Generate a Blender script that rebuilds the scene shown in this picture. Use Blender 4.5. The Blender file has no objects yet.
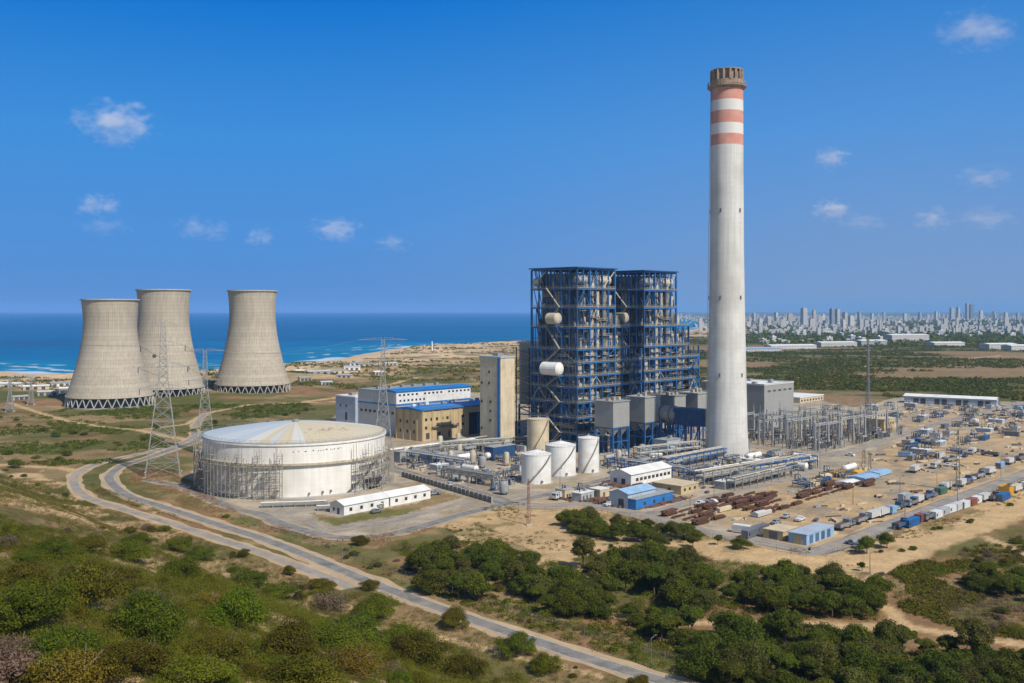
import bpy, math, random
import numpy as np
from mathutils import Vector, Matrix

scn = bpy.context.scene
COL = scn.collection
# ------------------------------------------------------------------ camera
F = 1024 * 35.0 / 36.0        # focal length in pixels
HCAM = 74.0                   # camera height over the plant
PY0 = 310.0                   # eye level row
cd = bpy.data.cameras.new('camera')
cam = bpy.data.objects.new('camera', cd)
COL.objects.link(cam)
cd.lens = 35.0; cd.sensor_width = 36.0
cd.shift_y = -(341.5 - PY0) / 1024.0
cd.clip_start = 1.0; cd.clip_end = 120000.0
cam.location = (0, 0, HCAM); cam.rotation_euler = (math.radians(90), 0, 0)
scn.camera = cam
# ------------------------------------------------------------------ sky, sun, exposure
SUN_AZ = math.radians(137.0)      # clockwise from +Y (view direction)
SUN_EL = math.radians(47.0)
w = bpy.data.worlds.new('World'); scn.world = w; w.use_nodes = True
wn = w.node_tree.nodes; wl = w.node_tree.links
bg = wn['Background']
sky = wn.new('ShaderNodeTexSky'); sky.sky_type = 'NISHITA'; sky.sun_disc = False
sky.sun_elevation = SUN_EL; sky.sun_rotation = SUN_AZ
sky.air_density = 1.0; sky.dust_density = 0.25; sky.ozone_density = 3.0; sky.altitude = 60
BG = 0.115
bg.inputs['Strength'].default_value = BG
# the low sky over the sea and the plain in front: deep saturated blue, paler towards the horizon and inland
wtc = wn.new('ShaderNodeTexCoord'); wsx = wn.new('ShaderNodeSeparateXYZ'); wl.new(wtc.outputs['Generated'], wsx.inputs[0])
def wmap(src, a, b_, c=0.0, d=1.0, smooth=True):
    r = wn.new('ShaderNodeMapRange'); r.interpolation_type = 'SMOOTHSTEP' if smooth else 'LINEAR'
    r.inputs[1].default_value = a; r.inputs[2].default_value = b_; r.inputs[3].default_value = c; r.inputs[4].default_value = d
    wl.new(src, r.inputs[0]); return r.outputs[0]
def wramp(stops):
    r = wn.new('ShaderNodeValToRGB'); e = r.color_ramp.elements
    for k, (p, c) in enumerate(stops):
        el = e[k] if k < 2 else e.new(p)
        el.position = p; el.color = (*c, 1)
    return r
zf = wmap(wsx.outputs[2], 0.0, 0.42, smooth=False)
seaward = wramp([(0.0, (.095, .262, .600)), (1.0, (.003, .13, .50)), (.17, (.078, .280, .690)), (.40, (.050, .272, .705)), (.70, (.003, .178, .625))])
inland = wramp([(0.0, (.215, .335, .560)), (1.0, (.012, .16, .52)), (.17, (.170, .325, .620)), (.40, (.095, .300, .690)), (.72, (.026, .212, .625))])
for r in (seaward, inland): wl.new(zf, r.inputs[0])
def wmix(f, a, b_):
    m = wn.new('ShaderNodeMix'); m.data_type = 'RGBA'; wl.new(f, m.inputs[0]); wl.new(a, m.inputs[6]); wl.new(b_, m.inputs[7]); return m.outputs[2]
front = wmix(wmap(wsx.outputs[0], -0.25, 0.42), seaward.outputs[0], inland.outputs[0])
gain = wn.new('ShaderNodeVectorMath'); gain.operation = 'SCALE'; gain.inputs['Scale'].default_value = 1.0 / BG; wl.new(front, gain.inputs[0])
up = wmap(wsx.outputs[2], .33, .60); back = wmap(wsx.outputs[1], .45, .05)
mxx = wn.new('ShaderNodeMath'); mxx.operation = 'MAXIMUM'; wl.new(up, mxx.inputs[0]); wl.new(back, mxx.inputs[1])
wl.new(wmix(mxx.outputs[0], gain.outputs[0], sky.outputs[0]), bg.inputs['Color'])
sl = bpy.data.lights.new('sun', 'SUN'); sl.energy = 4.8; sl.angle = math.radians(0.53); sl.color = (1.0, 0.93, 0.82)
sun = bpy.data.objects.new('sun', sl); COL.objects.link(sun)
sdir = Vector((math.sin(SUN_AZ) * math.cos(SUN_EL), math.cos(SUN_AZ) * math.cos(SUN_EL), math.sin(SUN_EL)))
sun.rotation_euler = (-sdir).to_track_quat('-Z', 'Y').to_euler()
sun.location = sdir * 3000
vs = scn.view_settings; scn.display_settings.display_device = 'sRGB'
vs.view_transform = 'Standard'; vs.look = 'None'; vs.exposure = 0.0; vs.gamma = 1.0; vs.use_curve_mapping = False
cy = scn.cycles
cy.use_denoising = True
cy.max_bounces = 5; cy.diffuse_bounces = 3; cy.glossy_bounces = 2; cy.transmission_bounces = 3; cy.transparent_max_bounces = 6
cy.volume_bounces = 3; cy.volume_max_steps = 128
cy.caustics_reflective = False; cy.caustics_refractive = False
cy.sample_clamp_indirect = 4.0

# ------------------------------------------------------------------ helpers
R = random.Random(7)
NR = np.random.default_rng(7)
PA = math.radians(46.5)                         # plant axis
U = Vector((math.cos(PA), math.sin(PA), 0)); V = Vector((-math.sin(PA), math.cos(PA), 0))

def _hash(ix, iy, seed):
    h = (ix.astype(np.int64) * 374761393 + iy.astype(np.int64) * 668265263 + seed * 974711) & 0x7fffffff
    h = ((h ^ (h >> 13)) * 1274126177) & 0x7fffffff
    h = (h ^ (h >> 16)) & 0xffff
    return h / 65535.0

def vnoise(x, y, seed=0):
    x = np.asarray(x, float); y = np.asarray(y, float)
    ix = np.floor(x); iy = np.floor(y); fx = x - ix; fy = y - iy
    fx = fx * fx * (3 - 2 * fx); fy = fy * fy * (3 - 2 * fy)
    a = _hash(ix, iy, seed); b = _hash(ix + 1, iy, seed); c = _hash(ix, iy + 1, seed); d = _hash(ix + 1, iy + 1, seed)
    return (a * (1 - fx) + b * fx) * (1 - fy) + (c * (1 - fx) + d * fx) * fy

def fbm(x, y, seed=0, octv=4):
    s = 0; a = 0.5; t = 0
    for k in range(octv):
        s = s + a * vnoise(x * 2 ** k + 17.3 * k, y * 2 ** k - 9.1 * k, seed + k); t += a; a *= 0.5
    return s / t

def sstep(a, b, x):
    t = np.clip((x - a) / (b - a), 0, 1); return t * t * (3 - 2 * t)

def G(px, py, z=0.0):                           # image row/column -> point at height z
    d = (HCAM - z) * F / (py - PY0)
    return ((px - 512.0) / F * d, d)

def PX(x, y, z=0.0):
    return (512 + x / y * F, PY0 + (HCAM - z) / y * F)

COAST = [G(-900, 360), G(-250, 362), G(-60, 365), G(0, 367), G(40, 371), G(75, 373.5), G(130, 371), G(202, 368), G(250, 364.5), G(287, 361.5), G(330, 358), G(352, 352.5), G(380, 348.5),
         G(400, 346.2), G(430, 344.5), G(480, 343), G(530, 341.5), G(600, 337), G(650, 333.5), G(692, 329), G(699, 325), G(697, 322.5), G(688, 320), G(660, 318), G(600, 315.6), G(540, 314.2), (800, 40000)]
SEAPOLY = COAST + [(-60000, 40000), (-60000, 1000)]
ROAD_ASPHALT = [(206, 431), (196, 441), (170, 450), (146, 458.5), (124, 465), (112, 473), (110, 481), (127, 495), (162, 506.7), (216, 524), (260, 538), (305, 555), (370.6, 582.4), (436, 607), (488, 625), (520, 636), (560, 649.4), (582, 657), (645, 676), (700, 692), (790, 720)]

def inside(poly, x, y):
    r = np.zeros(np.shape(x), bool); n = len(poly); j = n - 1
    for i in range(n):
        xi, yi = poly[i]; xj, yj = poly[j]
        if yi != yj:
            c = ((yi > y) != (yj > y)) & (x < (xj - xi) * (y - yi) / (yj - yi) + xi)
            r ^= c
        j = i
    return r

def pdist(line, x, y, closed=False):
    best = np.full(np.shape(x), 1e18)
    pts = line + [line[0]] if closed else line
    for (ax, ay), (bx, by) in zip(pts[:-1], pts[1:]):
        dx, dy = bx - ax, by - ay; L = dx * dx + dy * dy + 1e-9
        t = np.clip(((x - ax) * dx + (y - ay) * dy) / L, 0, 1)
        best = np.minimum(best, (x - ax - t * dx) ** 2 + (y - ay - t * dy) ** 2)
    return np.sqrt(best)

_A = G(110, 481); _B = G(700, 692)
_dx, _dy = _B[0] - _A[0], _B[1] - _A[1]; _L = math.hypot(_dx, _dy); _dx /= _L; _dy /= _L
def side(x, y):                                 # metres from the asphalt road towards the hill
    return (x - _A[0]) * _dy - (y - _A[1]) * _dx

def terrain(x, y):
    x = np.asarray(x, float); y = np.asarray(y, float)
    s = side(x, y)
    # hill rising from the road to the camera side
    z = 0.36 * np.clip(s - 22, 0, 95) * sstep(14, 60, s)
    z = z + (fbm(x / 38, y / 38, 3) - 0.5) * 7.0 * sstep(30, 90, s) + (fbm(x / 9, y / 9, 5, 2) - 0.5) * 1.2 * sstep(20, 60, s)
    z = np.maximum(z, 0) 
    far = sstep(620, 1100, y)
    z = z + far * (fbm(x / 260, y / 260, 8) - 0.3) * 6
    sea = inside(SEAPOLY, x, y); dc = pdist(COAST, x, y)
    dune = sstep(20, 110, dc) * (1 - sstep(260, 520, dc)) * (fbm(x / 120, y / 70, 12) - 0.25) * 13
    dune = dune * (1 - sstep(5000, 6500, y))
    zl = (z + dune) * sstep(0, 70, dc) - 2.6 * (1 - sstep(0, 60, dc))
    return np.where(sea, -2.6 - np.minimum(dc * 0.05, 3.0), zl)

def P(px, py):                                  # image ray against the terrain
    dx = (px - 512.0) / F; dz = -(py - PY0) / F
    d = np.concatenate([np.arange(25, 400, 0.5), np.arange(400, 3000, 4.0)])
    zz = HCAM + dz * d; t = terrain(dx * d, d)
    k = np.argmax(zz <= t)
    return (dx * d[k], d[k], float(t[k]))

class MB:
    def __init__(s): s.v = []; s.f = []
    def add(s, vs, fs):
        o = len(s.v); s.v.extend([tuple(p) for p in vs]); s.f.extend([tuple(i + o for i in f) for f in fs]); return s
    def box(s, x0, y0, z0, x1, y1, z1):
        if x1 < x0: x0, x1 = x1, x0
        if y1 < y0: y0, y1 = y1, y0
        if z1 < z0: z0, z1 = z1, z0
        return s.add([(x0, y0, z0), (x1, y0, z0), (x1, y1, z0), (x0, y1, z0), (x0, y0, z1), (x1, y0, z1), (x1, y1, z1), (x0, y1, z1)],
                     [(0, 3, 2, 1), (4, 5, 6, 7), (0, 1, 5, 4), (1, 2, 6, 5), (2, 3, 7, 6), (3, 0, 4, 7)])
    def cbox(s, x, y, z, sx, sy, sz): return s.box(x - sx / 2, y - sy / 2, z, x + sx / 2, y + sy / 2, z + sz)
    def beam(s, p, q, w, h=None):
        h = h or w; p = Vector(p); q = Vector(q); d = (q - p)
        if d.length < 1e-6: return s
        d.normalize()
        up = Vector((0, 0, 1)) if abs(d.z) < 0.95 else Vector((1, 0, 0))
        a = d.cross(up).normalized(); b = a.cross(d).normalized()
        c = [a * (i * w / 2) + b * (j * h / 2) for i, j in ((-1, -1), (1, -1), (1, 1), (-1, 1))]
        return s.add([p + k for k in c] + [q + k for k in c], [(0, 3, 2, 1)[::-1], (4, 5, 6, 7)[::-1], (0, 4, 5, 1), (1, 5, 6, 2), (2, 6, 7, 3), (3, 7, 4, 0)])
    def tube(s, p, q, r, n=8, r2=None):
        p = Vector(p); q = Vector(q); d = (q - p).normalized(); r2 = r if r2 is None else r2
        up = Vector((0, 0, 1)) if abs(d.z) < 0.95 else Vector((1, 0, 0))
        a = d.cross(up).normalized(); b = d.cross(a).normalized(); vs = []
        for c, rr in ((p, r), (q, r2)):
            for k in range(n):
                t = 2 * math.pi * k / n; vs.append(c + (a * math.cos(t) + b * math.sin(t)) * rr)
        fs = [(k, (k + 1) % n, n + (k + 1) % n, n + k) for k in range(n)] + [tuple(range(n))[::-1], tuple(range(n, 2 * n))]
        return s.add(vs, fs)
    def lathe(s, prof, n=32, x=0, y=0, cap=True, a0=0, a1=None):
        vs = []; fs = []; m = len(prof); full = a1 is None
        k_n = n if full else n + 1; a1 = 2 * math.pi if full else a1
        for k in range(k_n):
            t = a0 + (a1 - a0) * k / n
            for r, z in prof: vs.append((x + r * math.cos(t), y + r * math.sin(t), z))
        for k in range(n):
            k2 = (k + 1) % k_n
            for i in range(m - 1): fs.append((k * m + i, k2 * m + i, k2 * m + i + 1, k * m + i + 1))
        if cap and full:
            if prof[0][0] > 1e-6: fs.append(tuple(k * m for k in range(n))[::-1])
            if prof[-1][0] > 1e-6: fs.append(tuple(k * m + m - 1 for k in range(n)))
        return s.add(vs, fs)
    def hcyl(s, p, q, r, n=16, dome=0.35):      # horizontal vessel with dished ends
        p = Vector(p); q = Vector(q); d = (q - p).normalized()
        st = [(p - d * r * dome, r * .3), (p - d * r * dome * .6, r * .75), (p, r), (q, r), (q + d * r * dome * .6, r * .75), (q + d * r * dome, r * .3)]
        up = Vector((0, 0, 1)) if abs(d.z) < 0.95 else Vector((1, 0, 0))
        a = d.cross(up).normalized(); b = d.cross(a).normalized(); vs = []; fs = []
        for c, rr in st:
            for k in range(n):
                t = 2 * math.pi * k / n; vs.append(c + (a * math.cos(t) + b * math.sin(t)) * rr)
        for i in range(len(st) - 1):
            fs += [(i * n + k, i * n + (k + 1) % n, (i + 1) * n + (k + 1) % n, (i + 1) * n + k) for k in range(n)]
        fs += [tuple(range(n))[::-1], tuple(range((len(st) - 1) * n, len(st) * n))]
        return s.add(vs, fs)
    def gable(s, x0, y0, x1, y1, z0, ze, zr, over=0.0):   # roof body, ridge along x
        ym = (y0 + y1) / 2; x0 -= over; x1 += over; y0 -= over; y1 += over
        return s.add([(x0, y0, ze), (x1, y0, ze), (x1, y1, ze), (x0, y1, ze), (x0, ym, zr), (x1, ym, zr), (x0, y0, z0), (x1, y0, z0), (x1, y1, z0), (x0, y1, z0)],
                     [(0, 1, 5, 4), (2, 3, 4, 5), (6, 7, 1, 0), (7, 8, 2, 1, 5)[::1], (8, 9, 3, 2), (9, 6, 0, 4, 3), (6, 9, 8, 7)])
    def build(s, name, m, parent=None, smooth=False):
        me = bpy.data.meshes.new(name); me.from_pydata(s.v, [], s.f); me.update()
        if smooth: me.shade_smooth()
        o = bpy.data.objects.new(name, me); me.materials.append(m); COL.objects.link(o)
        if parent is not None: o.parent = parent
        return o

def smooth_by_angle(o, deg=35):
    me = o.data; me.shade_smooth()
    e = np.zeros(len(me.edges), bool)
    try: me.set_sharp_from_angle(angle=math.radians(deg))
    except Exception: pass
    return o

def tag(o, label=None, cat=None, group=None, kind=None):
    if label: o['label'] = label
    if cat: o['category'] = cat
    if group: o['group'] = group
    if kind: o['kind'] = kind
    return o
def structure(o): o['kind'] = 'structure'; return o

def thing(name, label, cat, loc=(0, 0, 0), rz=0.0, group=None):
    o = bpy.data.objects.new(name, None); COL.objects.link(o)
    o.empty_display_size = 1; o.location = loc; o.rotation_euler = (0, 0, rz)
    return tag(o, label, cat, group)

KIDS = {}
def kids(o): return list(o.children)
def copy_tree(o, parent=None):
    c = o.copy(); COL.objects.link(c)
    if parent is not None: c.parent = parent
    for ch in o.children: copy_tree(ch, c)
    return c

AUTO = []                                        # things whose label is completed by what they stand beside
def auto(o, base, cat, group): tag(o, base, cat, group); AUTO.append((o, base)); return o

# ------------------------------------------------------------------ materials
def lin(r, g, b):
    f = lambda c: ((c / 255 + 0.055) / 1.055) ** 2.4 if c > 10 else c / 255 / 12.92
    return (f(r), f(g), f(b))

def pmat(name, col, rough=0.8, var=0.18, scale=0.6, streak=0.0, dirt=None, dirt_amt=0.0, dirt_scale=0.15, metal=0.0, bump=0.0, objvar=0.0, spec=0.4, seams=None):
    m = bpy.data.materials.new(name); m.use_nodes = True
    n = m.node_tree.nodes; l = m.node_tree.links; b = n['Principled BSDF']
    b.inputs['Roughness'].default_value = rough; b.inputs['Metallic'].default_value = metal
    b.inputs['Specular IOR Level'].default_value = spec
    tc = n.new('ShaderNodeTexCoord')
    def noise(sc, det=4, mapz=None):
        t = n.new('ShaderNodeTexNoise'); t.inputs['Scale'].default_value = sc; t.inputs['Detail'].default_value = det
        if mapz:
            mp = n.new('ShaderNodeMapping'); mp.inputs['Scale'].default_value = mapz
            l.new(tc.outputs['Object'], mp.inputs[0]); l.new(mp.outputs[0], t.inputs['Vector'])
        else: l.new(tc.outputs['Object'], t.inputs['Vector'])
        return t.outputs['Fac']
    def mrange(src, a, b_, c, d):
        r = n.new('ShaderNodeMapRange'); r.inputs[1].default_value = a; r.inputs[2].default_value = b_; r.inputs[3].default_value = c; r.inputs[4].default_value = d
        l.new(src, r.inputs[0]); return r.outputs[0]
    def mul(a, b_):
        t = n.new('ShaderNodeMath'); t.operation = 'MULTIPLY'; l.new(a, t.inputs[0]); l.new(b_, t.inputs[1]); return t.outputs[0]
    nz = noise(scale)
    fac = mrange(nz, 0.3, 0.7, 1 - var, 1 + var)
    fac = mul(fac, mrange(noise(scale * 6, 2), 0.3, 0.7, 1 - var * .5, 1 + var * .5))
    if streak: fac = mul(fac, mrange(noise(1.0, 3, (0.9, 0.9, 0.03)), 0.32, 0.68, 1 - streak, 1 + streak * .5))
    if objvar:
        oi = n.new('ShaderNodeObjectInfo'); fac = mul(fac, mrange(oi.outputs['Random'], 0, 1, 1 - objvar, 1 + objvar))
    if seams:
        # seams = (axis index, period, depth): plate joints
        sx = n.new('ShaderNodeSeparateXYZ'); l.new(tc.outputs['Object'], sx.inputs[0])
        for ax, per, dep, wd in seams:
            t = n.new('ShaderNodeMath'); t.operation = 'PINGPONG'; t.inputs[1].default_value = per / 2; l.new(sx.outputs[ax], t.inputs[0])
            fac = mul(fac, mrange(t.outputs[0], 0, wd, 1 - dep, 1.0))
    mx = n.new('ShaderNodeVectorMath'); mx.operation = 'SCALE'; mx.inputs[0].default_value = col
    l.new(fac, mx.inputs['Scale']); out = mx.outputs[0]
    if dirt:
        dm = n.new('ShaderNodeMix'); dm.data_type = 'RGBA'
        dn = noise(dirt_scale, 6)
        l.new(mrange(dn, 0.45, 0.72, 0, dirt_amt), dm.inputs[0]); l.new(out, dm.inputs[6]); dm.inputs[7].default_value = (*dirt, 1); out = dm.outputs[2]
    l.new(out, b.inputs['Base Color'])
    if bump:
        bp = n.new('ShaderNodeBump'); bp.inputs['Strength'].default_value = bump; bp.inputs['Distance'].default_value = 0.3
        l.new(nz, bp.inputs['Height']); l.new(bp.outputs[0], b.inputs['Normal'])
    m.diffuse_color = (*col, 1)
    return m

def leafmat(name, col, col2, transl=0.32, objvar=0.22):
    m = bpy.data.materials.new(name); m.use_nodes = True
    n = m.node_tree.nodes; l = m.node_tree.links; b = n['Principled BSDF']
    b.inputs['Roughness'].default_value = 0.7; b.inputs['Specular IOR Level'].default_value = 0.08
    ge = n.new('ShaderNodeNewGeometry'); oi = n.new('ShaderNodeObjectInfo'); tc = n.new('ShaderNodeTexCoord')
    nz = n.new('ShaderNodeTexNoise'); nz.inputs['Scale'].default_value = 0.55; nz.inputs['Detail'].default_value = 3; l.new(tc.outputs['Object'], nz.inputs['Vector'])
    a = n.new('ShaderNodeMath'); a.operation = 'MULTIPLY_ADD'; a.inputs[1].default_value = 0.45; l.new(ge.outputs['Random Per Island'], a.inputs[0])
    r = n.new('ShaderNodeMapRange'); r.inputs[1].default_value = .3; r.inputs[2].default_value = .7; r.inputs[3].default_value = 0; r.inputs[4].default_value = .6; l.new(nz.outputs['Fac'], r.inputs[0]); l.new(r.outputs[0], a.inputs[2])
    mx = n.new('ShaderNodeMix'); mx.data_type = 'RGBA'; l.new(a.outputs[0], mx.inputs[0]); mx.inputs[6].default_value = (*col, 1); mx.inputs[7].default_value = (*col2, 1)
    rv = n.new('ShaderNodeMapRange'); rv.inputs[3].default_value = 1 - objvar; rv.inputs[4].default_value = 1 + objvar; l.new(oi.outputs['Random'], rv.inputs[0])
    hv = n.new('ShaderNodeHueSaturation'); l.new(mx.outputs[2], hv.inputs['Color']); l.new(rv.outputs[0], hv.inputs['Value'])
    hr = n.new('ShaderNodeMath'); hr.operation = 'MULTIPLY'; hr.inputs[1].default_value = 7.31; l.new(oi.outputs['Random'], hr.inputs[0])
    hf = n.new('ShaderNodeMath'); hf.operation = 'FRACT'; l.new(hr.outputs[0], hf.inputs[0])
    hm = n.new('ShaderNodeMapRange'); hm.inputs[3].default_value = 0.462; hm.inputs[4].default_value = 0.500; l.new(hf.outputs[0], hm.inputs[0]); l.new(hm.outputs[0], hv.inputs['Hue'])
    l.new(hv.outputs[0], b.inputs['Base Color'])
    t = n.new('ShaderNodeBsdfTranslucent'); l.new(hv.outputs[0], t.inputs['Color'])
    ms = n.new('ShaderNodeMixShader'); ms.inputs[0].default_value = transl
    l.new(b.outputs[0], ms.inputs[1]); l.new(t.outputs[0], ms.inputs[2]); l.new(ms.outputs[0], n['Material Output'].inputs['Surface'])
    return m

M = {}
M['concrete'] = pmat('pale_concrete', (0.40, 0.385, 0.35), .9, .08, .12, .10)
M['asphalt'] = pmat('asphalt', (0.19, 0.178, 0.16), .9, .32, .25, dirt=(0.30, 0.25, 0.18), dirt_amt=.6, dirt_scale=.12)
M['asphalt2'] = pmat('worn_asphalt', (0.26, 0.235, 0.205), .95, .25, .15, dirt=(0.36, 0.29, 0.2), dirt_amt=.7, dirt_scale=.1)
M['dirt'] = pmat('dirt', (0.44, 0.315, 0.185), .95, .16, .2, dirt=(0.30, 0.22, 0.12), dirt_amt=.6, dirt_scale=.1, bump=.4)
M['line'] = pmat('road_paint', (0.55, 0.54, 0.5), .8, .2, .5)
M['kerb'] = pmat('kerb_stone', (0.36, 0.34, 0.30), .9, .15, 1.0)
M['white'] = pmat('white_paint', (0.74, 0.73, 0.70), .55, .06, .3, .08, dirt=(0.42, 0.36, 0.28), dirt_amt=.35, dirt_scale=.25)
M['whiteroof'] = pmat('white_roof', (0.72, 0.72, 0.70), .6, .08, .3, dirt=(0.45, 0.42, 0.36), dirt_amt=.5)
M['cream'] = pmat('cream_paint', (0.60, 0.51, 0.36), .7, .08, .3, .10, dirt=(0.30, 0.24, 0.16), dirt_amt=.4, dirt_scale=.2)
M['tan'] = pmat('tan_wall', (0.50, 0.385, 0.215), .85, .08, .25, .12, dirt=(0.25, 0.20, 0.13), dirt_amt=.35, dirt_scale=.15)
M['sandwall'] = pmat('sand_render', (0.52, 0.43, 0.29), .9, .1, .3, .08)
M['greywall'] = pmat('grey_cladding', (0.34, 0.34, 0.325), .65, .05, .15, .06, seams=[(0, 1.2, .12, .12), (1, 1.2, .12, .12), (2, 6.0, .15, .15)])
M['lightgrey'] = pmat('light_grey_cladding', (0.50, 0.50, 0.48), .6, .06, .2, .08, seams=[(0, 1.0, .1, .1), (1, 1.0, .1, .1)])
M['bluegrey'] = pmat('blue_grey_cladding', (0.36, 0.42, 0.49), .6, .08, .2, .08)
M['blueroof'] = pmat('blue_roof_sheet', (0.010, 0.165, 0.47), .45, .12, .12, seams=[(0, 2.0, .18, .12)], dirt=(0.10, 0.17, 0.30), dirt_amt=.5)
M['blueshed'] = pmat('blue_shed_sheet', (0.030, 0.185, 0.50), .5, .1, .3, .1, seams=[(0, .8, .12, .1), (1, .8, .12, .1)])
M['paleblue'] = pmat('pale_blue_sheet', (0.27, 0.42, 0.60), .55, .12, .3, .1, seams=[(0, 1.2, .12, .1)])
M['bluesteel'] = pmat('blue_steel', (0.014, 0.062, 0.17), .5, .25, .4, dirt=(0.05, 0.07, 0.12), dirt_amt=.6, dirt_scale=.3)
M['bluesteel2'] = pmat('bright_blue_steel', (0.024, 0.118, 0.32), .5, .2, .4)
M['grating'] = pmat('deck_grating', (0.10, 0.097, 0.09), .85, .3, .5)
M['rail'] = pmat('pale_handrail', (0.31, 0.29, 0.24), .7, .2, .8)
M['casing'] = pmat('boiler_casing', (0.24, 0.22, 0.185), .75, .35, .22, .3, dirt=(0.06, 0.06, 0.06), dirt_amt=.95, dirt_scale=.14, seams=[(2, 3.0, .3, .2), (0, 2.5, .2, .15), (1, 2.5, .2, .15)])
M['beigepart'] = pmat('beige_lagging', (0.47, 0.41, 0.31), .7, .2, .4, .15, objvar=.2)
M['greypart'] = pmat('grey_steel', (0.30, 0.31, 0.31), .6, .2, .5, .1, objvar=.25)
M['darkpart'] = pmat('dark_steel', (0.075, 0.08, 0.09), .7, .3, .5, objvar=.3)
M['galv'] = pmat('galvanised_steel', (0.25, 0.255, 0.25), .55, .15, .8, metal=.0)
M['galvlight'] = pmat('bright_galvanised_steel', (0.40, 0.405, 0.40), .55, .15, .8)
M['galvdark'] = pmat('weathered_steel', (0.16, 0.155, 0.145), .65, .2, .8)
M['rust'] = pmat('rusty_steel', (0.125, 0.058, 0.034), .9, .35, .5, dirt=(0.06, 0.035, 0.025), dirt_amt=.7, dirt_scale=.3, objvar=.3)
M['redmast'] = pmat('red_mast_paint', (0.22, 0.10, 0.07), .7, .2, 1.0)
M['glass'] = pmat('dark_glass', (0.035, 0.045, 0.055), .15, .2, .5, spec=.6)
M['tyre'] = pmat('tyre_rubber', (0.03, 0.03, 0.03), .9, .1, 1)
M['yellow'] = pmat('yellow_paint', (0.62, 0.34, 0.02), .55, .1, .5, .1)
M['bluepaint'] = pmat('blue_vehicle_paint', (0.06, 0.12, 0.21), .4, .08, .5, objvar=.3)
M['greypaint'] = pmat('grey_vehicle_paint', (0.20, 0.215, 0.23), .4, .08, .5, objvar=.4)
M['whitepaint'] = pmat('white_vehicle_paint', (0.52, 0.53, 0.53), .4, .10, .5, objvar=.3)
M['redpaint'] = pmat('rust_red_container', (0.26, 0.085, 0.05), .6, .2, .4, .15)
M['greenpaint'] = pmat('green_vehicle_paint', (0.07, 0.16, 0.11), .5, .1, .5)
M['bark'] = pmat('bark', (0.12, 0.09, 0.065), .95, .25, 2.0)
M['twig'] = pmat('dry_twigs', (0.25, 0.20, 0.155), .95, .25, 2.0)
M['treeleaf'] = leafmat('dark_tree_leaf', (0.034, 0.058, 0.006), (0.135, 0.172, 0.018))
M['greyleaf'] = leafmat('grey_green_leaf', (0.055, 0.068, 0.012), (0.150, 0.155, 0.034))
M['oliveleaf'] = leafmat('olive_scrub_leaf', (0.052, 0.062, 0.006), (0.195, 0.190, 0.018))
M['greenleaf'] = leafmat('green_scrub_leaf', (0.042, 0.075, 0.006), (0.160, 0.205, 0.016))
M['brightleaf'] = leafmat('bright_green_leaf', (0.070, 0.125, 0.007), (0.22, 0.29, 0.018))
M['yellowleaf'] = leafmat('yellow_green_leaf', (0.12, 0.11, 0.012), (0.25, 0.215, 0.024))
M['dryleaf'] = leafmat('dry_brush_leaf', (0.11, 0.085, 0.055), (0.20, 0.155, 0.085), .15)
M['straw'] = leafmat('straw_grass', (0.20, 0.145, 0.055), (0.33, 0.25, 0.11), .2)
# ================================================================== GROUND, ROADS, SEA, HAZE
def GP(pts): return [G(*p) for p in pts]
def soft(poly, x, y, amp, sc, seed):
    nx = (fbm(x / sc, y / sc, seed, 3) - .5) * 2 * amp; ny = (fbm(x / sc, y / sc, seed + 50, 3) - .5) * 2 * amp
    return inside(poly, x + nx, y + ny).astype(float)

PLANT = GP([(190, 478), (240, 514), (330, 538), (375, 538), (470, 513), (560, 500), (640, 515), (720, 535), (815, 552), (1024, 476), (1160, 440), (1160, 404), (1000, 402), (905, 397), (855, 408), (800, 398), (700, 388), (560, 396), (440, 392), (345, 408), (320, 425), (200, 446)])
SAND_C = GP([(425, 522), (470, 510), (505, 500), (585, 503), (640, 522), (720, 537), (812, 553), (860, 545), (950, 520), (1024, 486), (1120, 470), (1120, 505), (1024, 512), (975, 530), (930, 552), (880, 572), (850, 578), (800, 572), (720, 556), (650, 545), (600, 548), (560, 562), (535, 575), (525, 552), (470, 545)])
SAND_Y = GP([(690, 516), (735, 500), (760, 488), (830, 470), (905, 440), (1024, 425), (1160, 420), (1160, 440), (1024, 474), (813, 551)])
SAND_W = GP([(-60, 470), (40, 472), (80, 500), (140, 516), (185, 538), (150, 548), (60, 535), (0, 528), (-60, 520)])
SAND_B = GP([(905, 405), (1000, 405), (1160, 405), (1160, 425), (1024, 428), (900, 428)])
LAWN_T = GP([(165, 468), (192, 486), (240, 513), (330, 541), (375, 541), (440, 526), (430, 533), (380, 548), (330, 549), (260, 531), (200, 510), (135, 488), (120, 474), (130, 466)])
LAWN_H = GP([(306, 512), (334, 526), (400, 515), (462, 497), (440, 491), (420, 502), (340, 517)])
BROWN_R = GP([(760, 388), (840, 372), (1000, 362), (1160, 366), (1160, 376), (1000, 374), (880, 386), (800, 394)])
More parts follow.
